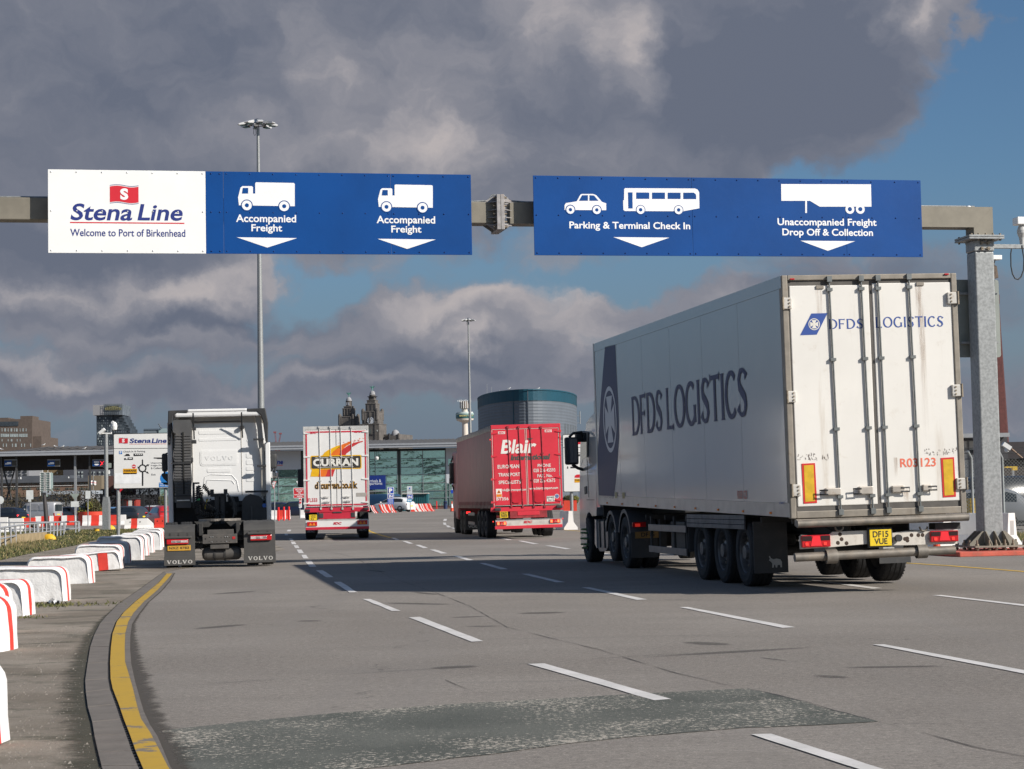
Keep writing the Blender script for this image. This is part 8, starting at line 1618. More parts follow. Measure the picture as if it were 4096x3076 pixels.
boulder(200,2168,56,33,0,'larger yellow painted boulder on the grass, left in front of the railing'); boulder(441,2120,40,20,0,'smaller yellow boulder on the grass left of the sign post')
g = G(387,2132); t = thing('bollard_stump','short rusty yellow bollard stump with a flat cap on the grass','bollard',g); s_ = g.y / FPX
mb = MB(); mb.lathe([(10.5 * s_,0),(10 * s_,17 * s_)],16); part('stump',mb,ylw,t); mb = MB(); mb.lathe([(0,17 * s_),(13 * s_,17 * s_),(13 * s_,19 * s_),(0,19.5 * s_)],16); part('cap',mb,mat('rusty_cap',(.25,.15,.05),.8),t)
g = G(190,2128); t = thing('leaning_post','dark lighting post without its head, leaning to the left','post',g); tp = at(177,g.y,1700 + 1100 / 3.954); mb = MB(); mb.tube([(0,0,0),(tp.x - g.x,0,tp.z)],[.16,.11],8); part('shaft',mb,mat('post_brown_black',(.045,.04,.04),.6),t); mb = MB(); mb.cb((tp.x - g.x - .05,0,tp.z + .05),(.3,.2,.15)); part('cap',mb,dark_steel,t)
g = G(185,2126); t = thing('fallen_bollard','rusty fallen bollard lying propped on the grass behind the railing','bollard',(g.x,g.y,0)); a = at(133,g.y,2102); mb = MB(); mb.tube([(0,0,.1),(a.x - g.x,0,a.z)],.07,7); part('shaft',mb,mat('rust_brown',(.20,.08,.04),.8,var=.3),t); mb = MB(); mb.tube([(a.x - g.x - .15,0,a.z + .08),(a.x - g.x + .25,0,a.z - .08)],.16,8); part('head',mb,mat('dull_brown',(.10,.08,.06),.8),t)
def plan_sign(px_post,ybase,fr,q,label,Y,full=True,posts=()):
 t = thing('direction_sign',label,'sign',(0,0,0)); a,b,c_,e = WR(fr,*q,Y); mb = MB(); mb.prism(rrect(a,b,c_,e,.05),1,Y,Y + .04); part('panel',mb,mat('sign_edge',(.06,.06,.06),.5),t,fix=True)
 mb = MB(); mb.prism(rrect(a + .03,b - .03,c_ + .03,e - .03,.05),1,Y - .01,Y - .001); part('face',mb,cream_w,t,fix=True)
 for p in posts: g = at(p,Y + .1); mb = MB(); mb.tube([(g.x,Y + .14,0),(g.x,Y + .14,e - .1)],.085,12); part('post',mb,steel,t)
 return t
Ys = 94.0; t = plan_sign(471,2145,'A',(1005,404,1650,893),'large white direction sign with a roundabout diagram, left of the tractor unit',Ys,True,(471,661))
F = REAR(Ys - .011); PA = lambda pts,fr='A',Y_=None: [(V(fr,a,b,(Y_ or Ys) - .011).x,V(fr,a,b,(Y_ or Ys) - .011).z) for a,b in pts]
def sgn_poly(par,pts,m,name='mark',off=.004,fr='A',Y_=None): mb = MB(); FF = REAR((Y_ or Ys) - .011); poly(mb,FF,PA(pts,fr,Y_)[::-1],0,off); return part(name,mb,m,par)
def sgn_text(par,txt,q,m,bold=.01,slant=0,off=.004,fr='A',Y_=None): a,b,c_,e = WR(fr,*q,(Y_ or Ys) - .011); mb = MB(); write(mb,REAR((Y_ or Ys) - .011),txt,a,b,c_,e,0,bold,slant,off); return part('lettering',mb,m,par)
flag(lambda pts: PA(pts),1052,446,1133,497,t,F)
sgn_text(t,'Stena',(1146,450,1335,492),navy_ink,.03,.2); sgn_text(t,'Line',(1343,450,1474,492),navy_ink,.03,.2); sgn_poly(t,[(1146,500),(1474,498),(1474,501),(1146,503)],red_ink,'underline'); sgn_poly(t,[(1008,539),(1640,535),(1640,539),(1008,543)],black_ink,'divider')
sgn_poly(t,[(1054,562),(1082,562),(1082,590),(1054,590)],mat('parking_blue',(.02,.17,.50),.4),'parking_mark'); sgn_text(t,'P',(1061,565,1076,587),white_ink,.03,off=.008)
gi_ = ink('text_grey',(.09,.09,.10)); sgn_text(t,'Check In & Parking',(1093,559,1287,578),gi_,.01)
sgn_poly(t,[(1096,604),(1110,600),(1116,588),(1140,588),(1152,602),(1152,607),(1096,607)],black_ink,'car_symbol'); sgn_poly(t,[(1183,585),(1266,585),(1268,605),(1183,608)],black_ink,'bus_symbol'); [sgn_poly(t,[(1196 + i * 17,589),(1208 + i * 17,589),(1208 + i * 17,596),(1196 + i * 17,596)],cream_w,'window_mark',.006) for i in range(4)]
sgn_poly(t,[(1098,641),(1100,627),(1112,624),(1120,636),(1131,636),(1131,620),(1178,618),(1178,641)],black_ink,'caravan_symbol'); sgn_poly(t,[(1140,624),(1168,623),(1168,631),(1140,632)],cream_w,'window_mark',.006)
sgn_poly(t,[(1257,750),(1270,750),(1270,871),(1257,871)],black_ink,'route_bar'); sgn_poly(t,[(1257,682),(1257,650),(1254,650),(1262,632),(1270,650),(1268,650),(1268,682)],black_ink,'route_bar'); sgn_poly(t,[(1285,695),(1302,684),(1300,680),(1325,682),(1312,700),(1308,693),(1292,706)],black_ink,'route_bar'); sgn_poly(t,[(1287,738),(1303,748),(1306,742),(1320,762),(1298,760),(1300,755),(1280,745)],black_ink,'route_bar'); sgn_poly(t,[(1215,700),(1240,706),(1240,715),(1215,714),(1222,707)],black_ink,'route_bar')
c = PA([(1262,716)])[0]; r_ = PA([(1298,716)])[0][0] - c[0]; mb = MB(); ring(mb,F,c[0],c[1],r_ * .66,r_,0,.005,28); part('roundabout',mb,black_ink,t); mb = MB(); poly(mb,F,disc(*c,r_ * .66),0,.007); part('roundabout_centre',mb,cream_w,t)
c = PA([(1186,699)])[0]; r_ = PA([(1204,699)])[0][0] - c[0]; mb = MB(); poly(mb,F,disc(*c,r_),0,.004); poly(mb,F,[(c[0] - r_ * .75,c[1] - r_ * .18),(c[0] + r_ * .75,c[1] - r_ * .18),(c[0] + r_ * .75,c[1] + r_ * .18),(c[0] - r_ * .75,c[1] + r_ * .18)],1,.006); part('no_entry_mark',mb,[red_ink,white_ink],t)
sgn_poly(t,[(1090,720),(1214,718),(1214,760),(1207,767),(1090,769)],mat('sticker_orange',(.74,.36,.01),.4),'orange_sticker'); sgn_text(t,'FARRANS',(1097,728,1205,746),black_ink,.04,.15,.006)
sgn_poly(t,[(1016,758),(1253,757),(1253,850),(1016,853)],mat('patch_white',(.88,.88,.88),.4),'blank_patch',.004)
for tx,y_ in (('Unaccompanied',668),('Freight Drop Off',691),('& Collection',713)): sgn_text(t,tx,(1337,y_ - 8,{668: 1492,691: 1490,713: 1458}[y_],y_ + 9),gi_,.01)
sgn_text(t,'Exit',(1341,763,1380,779),gi_,.01); sgn_poly(t,[(1362,620),(1500,619),(1500,634),(1395,633),(1385,629),(1362,629)],black_ink,'trailer_symbol')
sgn_poly(t,[(1408,842),(1530,838),(1530,880),(1408,882)],mat('info_blue',(.02,.2,.55),.4),'info_panel'); sgn_text(t,'Drive',(1414,846,1445,858),white_ink,.01,0,.006); sgn_text(t,'Adjust Speed',(1414,862,1500,874),white_ink,.01,0,.006)
c = PA([(1440,805)])[0]; mb = MB(); poly(mb,F,disc(c[0] + .2,c[1],.32),0,.004); part('mandatory_disc',mb,MATS['info_blue'],t)
Yr = 97.0; t = plan_sign(0,0,'D',(1190,560,1620,1108),'white direction sign half hidden behind the silver cab mirror',Yr,True,(1750 + 1268 / 2.3723,))
sgn_poly(t,[(1192,686),(1600,682),(1600,686),(1192,690)],black_ink,'divider',fr='D',Y_=Yr); sgn_poly(t,[(1300,985),(1420,983),(1420,1018),(1300,1021)],MATS['sticker_orange'],'orange_sticker',fr='D',Y_=Yr); sgn_text(t,'FARRANS',(1305,990,1412,1004),black_ink,.03,.15,.006,'D',Yr)
sgn_poly(t,[(1300,975),(1303,955),(1320,945),(1345,943),(1375,955),(1380,975)],red_ink,'no_entry_mark',fr='D',Y_=Yr); sgn_poly(t,[(1310,620),(1400,618),(1400,655),(1310,658)],red_ink,'flag_mark',fr='D',Y_=Yr)
sgn_poly(t,[(1262,876),(1262,870),(1285,870),(1292,862),(1330,862),(1332,884),(1262,886)],black_ink,'vehicle_symbol',fr='D',Y_=Yr); sgn_poly(t,[(1312,735),(1400,735),(1400,742),(1312,742)],black_ink,'vehicle_symbol',fr='D',Y_=Yr); sgn_poly(t,[(1310,752),(1400,752),(1400,770),(1310,772)],black_ink,'vehicle_symbol',fr='D',Y_=Yr); sgn_poly(t,[(1232,866),(1238,866),(1242,888),(1228,888)],black_ink,'pedestrian_symbol',fr='D',Y_=Yr)
Yc = 118.0; g = at(425,Yc); t = thing('cctv_pole','grey CCTV pole with a wide base box and two cameras, left of the direction sign','pole',(0,0,0))
mb = MB(); z1 = V('A',942,408,Yc).z; mb.tube([(g.x,Yc,1.6),(g.x,Yc,z1)],.125,12); part('pole',mb,steel,t); a,b,c_,e = WR('A',914,968,970,1130,Yc); mb = MB(); mb.prism([(a,0),(b,0),(b,e - .4),(g.x + .13,e),(g.x - .13,e),(a,e - .4)],1,Yc - .3,Yc + .3); part('base_box',mb,steel,t,fix=True)
mb = MB(); mb.tube([V('A',895,408,Yc),V('A',990,408,Yc)],.05,6); mb.tube([V('A',985,408,Yc),V('A',986,330,Yc),V('A',990,305,Yc),V('A',1000,300,Yc),V('A',1010,308,Yc),V('A',1012,325,Yc)],.045,6); part('bracket',mb,white_far,t)['kind'] = 'stuff'
p = V('A',1012,342,Yc); mb = MB(); mb.lathe([(0,-.28),(.16,-.22),(.19,0),(.16,.16),(.08,.25),(0,.26)],12,0,p); part('dome_camera',mb,white_far,t); p = V('A',905,388,Yc); mb = MB(); mb.cb(p,(.42,.3,.18),0,Matrix.Rotation(-.7,3,'Y')); part('camera',mb,white_far,t)
wbox('sign_back','A',(912,670,985,711),Yc + .2,.04,mat('back_green_grey',(.26,.30,.27),.6),t); wbox('control_box','A',(920,732,970,768),Yc + .25,.1,white_far,t)
def small_sign(fr,post_x,ybase,Y,label,panels,post_m=None,ptop=None,cat='sign',grp=None):
 (ox,oy),k = FR[fr]; g = at(ox + post_x / k,Y); t = thing('road_sign',label,cat,(0,0,0),0,grp); zt_ = V(fr,post_x,ptop,Y).z if ptop else 2.5
 mb = MB(); mb.tube([(g.x,Y + .05,g.z),(g.x,Y + .05,zt_)],.04 if Y < 250 else .05,8); part('post',mb,post_m or pole_g,t)
 for i_,(kind,q,m) in enumerate(panels):
  if kind == 'rect': wbox('panel',fr,q,Y - .004 * i_,.03,m,t)
  elif kind == 'tri':
   P = [(V(fr,a,b,Y).x,V(fr,a,b,Y).z) for a,b in q]; mb = MB(); mb.prism(P,1,Y - .004 * i_,Y + .03); part('panel',mb,m,t,fix=True)
  elif kind == 'disc':
   c = V(fr,q[0],q[1],Y); mb = MB(); mb.lathe([(q[2] / k * Y / FPX,0),(0,-.001)],20,0,(c.x,Y,c.z),axis=1); mb.lathe([(q[2] / k * Y / FPX,.03),(q[2] / k * Y / FPX,0)],20,0,(c.x,Y,c.z),axis=1); part('panel',mb,m,t)
  elif kind == 'text': wtext(fr,m[0],q,Y - .02,m[1],t,.015)
 return t
bk = mat('sign_back_pale',(.62,.64,.62),.5)
small_sign('A',264,1020,150,'plain pale sign back on a grey post behind the silver van',[('rect',(232,910,294,990),bk),('rect',(250,990,275,1013),bk)],ptop=910)
small_sign('A',776,1030,150,'plain pale sign back seen through the shrub planter gap',[('rect',(757,916,800,985),bk)],ptop=916)
small_sign('A',660,1130,145,'back of a give way triangle above a small white plate',[('tri',[(622,942),(702,942),(662,998)],MATS['back_green_grey']),('rect',(627,1008,697,1058),bk)],ptop=940)
small_sign('A',-4,1100,140,'round pale sign back cut by the left edge',[('disc',(-2,998,36),bk)],ptop=960)
small_sign('A',1058,1000,120,'give way sign half hidden behind the direction sign post',[('tri',[(1020,895),(1092,895),(1057,935)],red_ink)],ptop=895)
t = small_sign('N',402,1590,150,'red-bordered give way triangle on a post right of the tractor unit',[('tri',[(345,935),(438,935),(390,1060)],red_ink),('tri',[(356,942),(428,942),(391,1042)],white_ink),('text',(368,952,412,966),('GIVE',black_ink)),('text',(373,980,410,995),('WAY',black_ink))],ptop=935)
t = small_sign('N',822,1560,160,'red do not stop sign with a no entry plate, left of the white trailer',[('rect',(722,1042,918,1215),white_ink),('rect',(728,1050,912,1208),mat('warning_red',(.60,.03,.04),.4)),('rect',(812,1215,860,1375),white_ink),('tri',[(768,930),(860,930),(815,1040)],white_ink)],ptop=1040)
for i,(tx,a,b) in enumerate((('DO NOT',755,893),('STOP',775,870),('IN',805,842),('HATCHED',737,905),('AREA',775,872))): wtext('N',tx,(a,1062 + i * 28,b,1084 + i * 28),159.97,white_ink,t,.03)
p = V('N',836,1262,159.94); k_ = 159.96 / FPX / 4.153; mb = MB(); FN = REAR(159.96); poly(mb,FN,disc(p.x,p.z - 2 * k_,18 * k_,20,46 * k_),0,.01); poly(mb,FN,[(p.x - 14 * k_,p.z - 10 * k_),(p.x + 14 * k_,p.z - 10 * k_),(p.x + 14 * k_,p.z + 6 * k_),(p.x - 14 * k_,p.z + 6 * k_)],1,.02); part('no_entry_disc',mb,[red_ink,white_ink],t)
wtext('N','NO',(826,1318,846,1328),159.98,black_ink,t,.02); wtext('N','ENTRY',(820,1340,852,1352),159.98,black_ink,t,.02)
Bq = mat('park_blue',(.015,.06,.42),.4)
t = small_sign('S',700,905,187,'tall blue parking IN sign in front of the white hatchback',[('rect',(632,362,766,498),white_ink),('rect',(640,370,758,490),Bq),('rect',(632,504,766,598),white_ink),('rect',(640,512,758,590),Bq),('rect',(634,604,764,720),mat('park_blue2',(.03,.11,.48),.4))],ptop=362)
wtext('S','P',(662,388,736,478),186.96,white_ink,t,.06); wtext('S','IN',(662,526,740,580),186.96,white_ink,t,.04); [wtext('S',w_,(652,616 + i * 26,750,630 + i * 26),186.96,white_ink,t,.02) for i,w_ in enumerate(('FOOT','PASSENGERS','DROP OFF','& PICK UP'))]
t = small_sign('S',1100,890,190,'white notice above a blue IN sign and cyan arrow',[('rect',(1044,338,1152,506),mat('notice_pale',(.55,.60,.62),.4)),('rect',(1042,517,1166,614),white_ink),('rect',(1048,524,1160,607),Bq),('rect',(1046,616,1142,676),mat('arrow_cyan',(.04,.38,.62),.4)),('rect',(1086,372,1112,400),Bq)],ptop=338)
wtext('S','IN',(1068,540,1140,594),189.96,white_ink,t,.04); wtext('S','Pay',(1080,408,1120,424),189.96,gi_,t); wtext('S','Display',(1070,426,1126,442),189.96,gi_,t)
PS = [(V('S',a,b,189.97).x,V('S',a,b,189.97).z) for a,b in ((1056,645),(1080,624),(1080,638),(1134,638),(1134,652),(1080,652),(1080,666))]; mb = MB(); poly(mb,REAR(189.96),PS,0,.01); part('arrow',mb,white_ink,t)
t = small_sign('S',2085,920,183,'blue passenger check-in sign beside the red lorry mirror',[('rect',(1990,215,2170,415),white_ink),('rect',(1998,223,2162,407),Bq),('rect',(1966,420,2170,490),Bq)],ptop=215)
wtext('S','Passenger',(2004,255,2150,285),182.96,white_ink,t,.02); wtext('S','vehicles',(2030,290,2140,312),182.96,white_ink,t,.02); wtext('S','FOOT',(2036,440,2110,462),182.96,white_ink,t,.02)
def redpost(fr,a,yb,yt,w,Y,label,grp='red marker posts'):
 (ox,oy),k = FR[fr]; g = at(ox + a / k,Y); z = at(ox + a / k,Y,oy + yt / k).z; mb = MB(); r_ = w / 2 / k * Y / FPX; mb.lathe([(r_,g.z),(r_,z - r_ * .6),(r_ * .6,z),(0,z)],12,0,(0,0,0)); o = part('red_post',mb,mat('post_red',(.70,.02,.02),.4,var=.04),None,loc=(g.x,Y,0)); tag(o,label,'bollard',grp)
redpost('N',468,1590,1365,33,154,'left of the three red bollards beside the tractor unit'); redpost('N',556,1586,1358,33,155,'middle of the three red bollards beside the tractor unit'); redpost('N',639,1578,1356,33,156,'right of the three red bollards beside the tractor unit')
redpost('S',1657,850,655,24,255,'red post in front of the terminal glass'); redpost('S',2028,925,430,36,184,'tall red post below the blue passenger sign')
def cone(px,Y,H_,label,sq=1.0,zb=None):
 g = at(px,Y); t = thing('traffic_cone',label,'cone',g,0,'traffic cones'); h = H_; mb = MB(); mb.box(-.2 * h,.2 * h,-.2 * h,.2 * h,0,.04 * h); part('base',mb,black_plastic,t); mb = MB(); prof = [(.17 * h,.04 * h),(.13 * h,.3 * h),(.12 * h,.36 * h),(.075 * h,.66 * h),(.065 * h,.72 * h),(.03 * h,h),(0,h)]
 mb.lathe(prof,16,[0,0,1,1,0,0]); part('cone_body',mb,[mat('cone_orange',(.75,.07,.02),.45),white_ink],t)
cone(1430 + 1978 / 5.267,186,1.02,'orange and white traffic cone beside the tall red post'); cone(3738,44.6,.62,'orange and white cone behind the underrun tube of the white lorry')
g = at(1430 + 1843 / 5.267,256); t = thing('litter_bin','dark blue litter bin against the terminal glass','bin',g); k_ = 256 / FPX / 5.267; mb = MB(); mb.lathe([(40 * k_,0),(42 * k_,130 * k_),(42 * k_,150 * k_),(30 * k_,164 * k_),(0,166 * k_)],16); part('body',mb,mat('bin_navy',(.015,.03,.09),.5),t); mb = MB(); mb.box(-12 * k_,30 * k_,-43 * k_,-30 * k_,118 * k_,140 * k_); part('opening',mb,MATS['slot_black'],t)
t = thing('container','teal metal storage container with a grey roof in front of the terminal','container',(0,0,0)); a,b,c_,e = WR('S',945,505,1488,790,215); zc_ = .45; tm_ = mat('teal_metal',(.015,.11,.13),.5,var=.06)
mb = MB(); mb.box(a,b,215,218,zc_,e); part('body',mb,tm_,t); [part('corrugation',MB().box(a + (b - a) * i / 14,a + (b - a) * (i + .45) / 14,214.92,215,zc_,e),tm_,t) for i in range(14)]; a2,b2,c2,e2 = WR('S',938,478,1490,505,215); mb = MB(); mb.prism([(a2,c2),(b2,c2),(b2,c2 + .1),(a2,e2)],1,214.6,218.2); part('roof',mb,mat('roof_grey2',(.38,.37,.35),.6),t,fix=True)
# ------------------------------------------------------------------ cars
ST = {'hatch': [(0,.50,.52,.90),(.015,.58,.60,.95),(.04,.64,.68,.97),(.13,.655,.92,1),(.2,.66,.985,1),(.38,.66,1,1),(.56,.65,.975,1),(.74,.63,.66,1),(.86,.58,.59,.98),(.96,.50,.51,.92),(1,.40,.41,.84)],'suv': [(0,.52,.56,.92),(.015,.60,.66,.96),(.05,.64,.80,.98),(.12,.655,.95,1),(.2,.66,.99,1),(.4,.66,1,1),(.58,.65,.97,1),(.74,.63,.66,1),(.86,.60,.61,.98),(.96,.52,.53,.93),(1,.42,.43,.86)],'van': [(0,.50,.90,.94),(.01,.52,.95,.97),(.03,.54,.99,1),(.3,.54,1,1),(.62,.54,.99,1),(.74,.53,.94,1),(.88,.50,.56,.99),(.93,.44,.45,.96),(.985,.34,.35,.9),(1,.28,.29,.84)]}
def car(px,Y,yaw,L,W_,H,kind,col,label,lit=False,cat='car',grp=None,wheel_r=.32,name=None,front=False,x=None):
 g = at(px,Y) if x is None else Vector((x,Y,terrain(x,Y))); t = thing(name or ('van' if kind == 'van' else 'parked_car'),label,cat,g,radians(yaw),grp); st = ST[kind]; w = W_ / 2; z0 = .22
 def ringp(s,grow=0):
  y,b,r,ws = s; y = (y - .5) * L; ww = w * ws; cab = r > b + .04; rw = ww * (.78 if kind != 'van' else .90) if cab else ww * .86; bz,rz = b * H,r * H
  return [(-ww * .92,y,z0),(-ww,y,z0 + .18),(-ww,y,bz * .72),(-ww * .97,y,bz),(-rw - grow,y,rz - (.05 * H if cab else .0)),(-rw * .7,y,rz),(rw * .7,y,rz),(rw + grow,y,rz - (.05 * H if cab else .0)),(ww * .97,y,bz),(ww,y,bz * .72),(ww,y,z0 + .18),(ww * .92,y,z0)]
 rows = [ringp(s) for s in st]; mb = MB(); mb.grid(rows,0,True); mb.add(rows[0],[tuple(range(12))]); mb.add(rows[-1],[tuple(range(12))[::-1]]); paint = mat('paint_' + col[0],col[1],.28,.3 if col[0] in ('silver','grey') else 0,var=.03,coat=.7); part('body',mb,paint,t,fix=True)
 gl = mat('car_glass',(.025,.032,.036),.05,var=.1,spec=.9)
 cab = [i for i,s in enumerate(st) if s[2] > s[1] + .15]
 def strip(i0,i1,lo,hi,side,name='window',m=gl,off=.012,cut0=0.,cut1=0.):
  A_,B_ = rows[i0],rows[i1]; a3,a4 = Vector(A_[3 if side < 0 else 8]),Vector(A_[4 if side < 0 else 7]); b3,b4 = Vector(B_[3 if side < 0 else 8]),Vector(B_[4 if side < 0 else 7])
  f = lambda p,q,t_: p.lerp(q,t_); o = Vector((side * off,0,0)); P = [f(f(a3,a4,lo),f(b3,b4,lo),cut0) + o,f(f(a3,a4,lo),f(b3,b4,lo),1 - cut1) + o,f(f(a3,a4,hi),f(b3,b4,hi),1 - cut1) + o,f(f(a3,a4,hi),f(b3,b4,hi),cut0) + o]
  mb = MB(); mb.add(P,[(0,1,2,3)]); mb.add([p - o * 2 for p in P],[(0,1,2,3)]); part(name,mb,m,t)
 for sd in (-1,1):
  if kind != 'van':
   for j in range(cab[0],cab[-1] + 1): strip(j,j + 1,.08,.90,sd,cut1=.05 if j in (cab[0] + 2,) else 0.)
  else: strip(5,6,.05,.86,sd,cut0=.1,cut1=.25); strip(4,5,.05,.86,sd,cut0=.55,cut1=0)
 def screen(i0,i1,name,f0=.06,f1=.88):
  A_,B_ = rows[i0],rows[i1]; P = [Vector(A_[3]).lerp(Vector(B_[4]),0) if 0 else None]
  a,b = Vector(A_[4]),Vector(A_[7]); c_,d = Vector(B_[5]),Vector(B_[6]); o = Vector((0,0,.012)) + Vector((0,-.02 if i0 < i1 else .02,0))
  q0,q1 = a.lerp(c_,f0),b.lerp(d,f0); q2,q3 = b.lerp(d,f1),a.lerp(c_,f1); mb = MB(); mb.add([q0 + o,q1 + o,q2 + o,q3 + o],[(0,1,2,3)]); part(name,mb,gl,t)
 if kind == 'van':
  h0,h1 = .54 * H,.86 * H; mb = MB(); mb.box(-w * .78,w * .78,-L / 2 - .03,-L / 2 - .002,h0,h1); part('rear_screen',mb,gl,t,bev=.02); screen(6,5,'windscreen')
 else: screen(2,4,'rear_screen',.05,.9); screen(7,6,'windscreen')
 lm = mat('tail_red',(.45,.02,.02),.2,var=.1) if not lit else mat('tail_lit',(.6,.02,.02),.2,emit=((1,.03,.04),1.6))
 for sd in (-1,1):
  zz = (st[1][1] * H) * (.93 if kind != 'van' else .70); mb = MB(); mb.box(sd * w * .80 - .13,sd * w * .80 + .13,-L / 2 + (.0 if kind == 'van' else .02),-L / 2 + .22,zz - .14,zz + .04) if kind != 'van' else mb.box(sd * w * .9 - .08,sd * w * .9 + .06,-L / 2 - .01,-L / 2 + .12,zz - .25,zz + .2); part('tail_lamp',mb,lm,t,bev=.02)
  mb = MB(); mb.box(sd * w * .72 - .16,sd * w * .72 + .16,L / 2 - .22,L / 2 - .02,H * .40,H * .48); part('headlamp',mb,mat('headlamp',(.6,.62,.62),.1),t,bev=.02)
  for yy in (-L * .30,L * .32): wheel(t,sd * (w - .09),yy,wheel_r,.2,sd,rimcol='rim_alloy')
  mb = MB(); mb.box(sd * (w + .1) - .09,sd * (w + .1) + .09,L * .2,L * .2 + .12,H * .62,H * .62 + .15); part('door_mirror',mb,paint,t,bev=.03)
  mb = MB(); mb.box(sd * w - .006,sd * w + .006,-L * .42,L * .42,z0 + .02,z0 + .12); part('sill_trim',mb,black_plastic,t)
 mb = MB(); mb.box(-.26,.26,-L / 2 - .02,-L / 2 + .03,H * .36,H * .36 + .11); part('number_plate',mb,yellow_plate,t); mb = MB(); mb.box(-w * .9,w * .9,-L / 2 - .02,-L / 2 + .1,z0,z0 + .18); part('bumper',mb,black_plastic if kind == 'van' else paint,t,bev=.03)
 return t
silver_p = ('silver',(.46,.465,.48)); tv = car(152,204,72,4.9,1.75,2.2,'van',silver_p,'silver van with blank side panels behind the barriers on the left',cat='van')
for y0_,y1_ in ((-1.15,-.1),(.05,1.1)):
 mb = MB()
 for sd in (-1,1): mb.prism(rrect(y0_ - .6,y1_ - .6,1.3,1.98,.08),0,sd * .87 - .012,sd * .87 + .012)
 part('pressed_panel',mb,mat('paint_silver2',(.40,.405,.42),.35,.2),tv,fix=True)['kind'] = 'stuff'
car(20,188,66,4.4,1.8,1.65,'hatch',('black',(.012,.014,.02)),'black hatchback with lit red tail lamps at the left edge',lit=True)
car(258,216,60,4.2,1.75,1.65,'hatch',('rose',(.34,.30,.30)),'pale pinkish grey car behind the silver van')
car(440,176,60,4.0,1.7,1.5,'hatch',('sky',(.16,.32,.55)),'light blue car behind the CCTV pole')
car(495,168,62,4.5,1.85,1.55,'suv',('grey',(.055,.062,.07)),'dark grey estate car behind the direction sign post')
car(600,245,20,4.5,1.85,1.65,'suv',('white',(.70,.70,.70)),'white car parked behind the black fence, nearer the post',front=True); car(632,250,18,4.5,1.85,1.65,'suv',('white',(.70,.70,.70)),'white car parked behind the fence beside the shrub'); car(585,235,40,4.3,1.8,1.5,'hatch',('maroon',(.13,.015,.02)),'dark maroon car behind the black fence')
car(655,130,25,4.2,1.8,1.5,'hatch',('red',(.5,.02,.02)),'red car mostly hidden behind the tractor mudguard')
car(1175,205,78,4.7,1.9,1.75,'suv',('navy',(.012,.018,.045)),'navy car parked behind the red bollards'); car(1085,225,80,4.6,1.85,1.7,'suv',('navy',(.012,.018,.045)),'dark blue car behind the give way sign')
car(1508,206,62,4.9,1.9,1.95,'van',('marine',(.02,.06,.13)),'dark blue van right of the white trailer',cat='van'); car(1572,197,62,4.3,1.8,1.5,'hatch',('white',(.70,.70,.70)),'white hatchback behind the parking sign')
t = thing('kiosk','small red kiosk with dark window behind the fence','kiosk',(0,0,0)); Yk = 215.0
wbox('wall','A',(1028,988,1205,1110),Yk,2.5,mat('kiosk_red',(.42,.05,.035),.6),t,z0=0); wbox('window','A',(1042,1003,1122,1048),Yk - .05,.1,mat('kiosk_dark',(.04,.02,.02),.3),t); wbox('white_panel','A',(1137,993,1168,1060),Yk - .06,.1,white_far,t); wbox('roof','A',(1022,980,1212,990),Yk - .2,3,MATS['slate_grey'],t); wbox('side_window','A',(1175,1003,1188,1052),Yk - .05,.1,MATS['kiosk_dark'],t)
t = thing('flag','white flag with a red cross flying under the canopy','flag',(0,0,0)); Yf = 300.0; p0,p1 = V('A',826,820,Yf),V('A',826,940,Yf); mb = MB(); mb.tube([V('A',826,760,Yf),V('A',826,1060,Yf)],.05,5); part('pole',mb,pole_g,t)
mb = MB(); rows = [[V('A',800 + i * 5,y_ + 3 * sin(i * .9) + (i * .6),Yf - .1 - .15 * sin(i * 1.1)) for i in range(12)] for y_ in (820,836,841,856)]
for j in range(3): mb.grid(rows[j:j + 2],1 if j == 1 else 0,True)
part('cloth',mb,[white_far,red_ink],t)
def mk_fence(Y,fr,x0,x1,label,m,step=.12):
 t = thing('security_fence',label,'fence',(0,0,0)); a,b = V(fr,x0,1000,Y).x,V(fr,x1,1000,Y).x; H = 2.6; n = int((b - a) / 2.4)
 for i in range(n + 1): x = a + (b - a) * i / n; mb = MB(); mb.box(x - .06,x + .06,Y - .06,Y + .06,0,H + .35); part('post',mb,m,t); mb = MB(); mb.tube([(x,Y,H + .3),(x - .0,Y - .35,H + .75)],.03,4); part('arm',mb,m,t)
 mb = MB(); k = int((b - a) / step)
 for i in range(k): x = a + (b - a) * i / k; mb.box(x - .012,x + .012,Y - .01,Y + .01,.05,H)
 part('bars',mb,m,t)['kind'] = 'stuff'
 for z in (.3,H - .2): mb = MB(); mb.box(a,b,Y - .03,Y + .03,z,z + .06); part('rail',mb,m,t)
mk_fence(212,'A',850,1560,'black barred security fence behind the parked cars and direction sign',mat('fence_black',(.012,.012,.014),.6)); mk_fence(285,'A',-120,700,'tall dark fence running below the toll canopy',mat('fence_dim',(.05,.052,.055),.6),.25)
for i,(a,w_) in enumerate(((893,16),(1262,24))): wbox('pillar','A',(a - w_ / 2,945,a + w_ / 2,1130),211,.5,MATS['fence_black'],tag(thing('gate_pillar',('left' if i == 0 else 'right') + ' thick black gate pillar in the security fence','gate pillar'),None,None),z0=0)
t = thing('hedge','dull winter hedge in the gloom under the toll canopy','hedge',(V('A',300,1000,270).x,270,0)); leaf_cloud('foliage',[mat('hedge_dark',(.03,.028,.015),.9),mat('hedge_brown',(.06,.045,.025),.9)],t,[((i * 3.2 - 16,0,2.2 + .6 * sin(i * 2.1)),(2.4,1,2.2)) for i in range(11)],5200,.16,9)
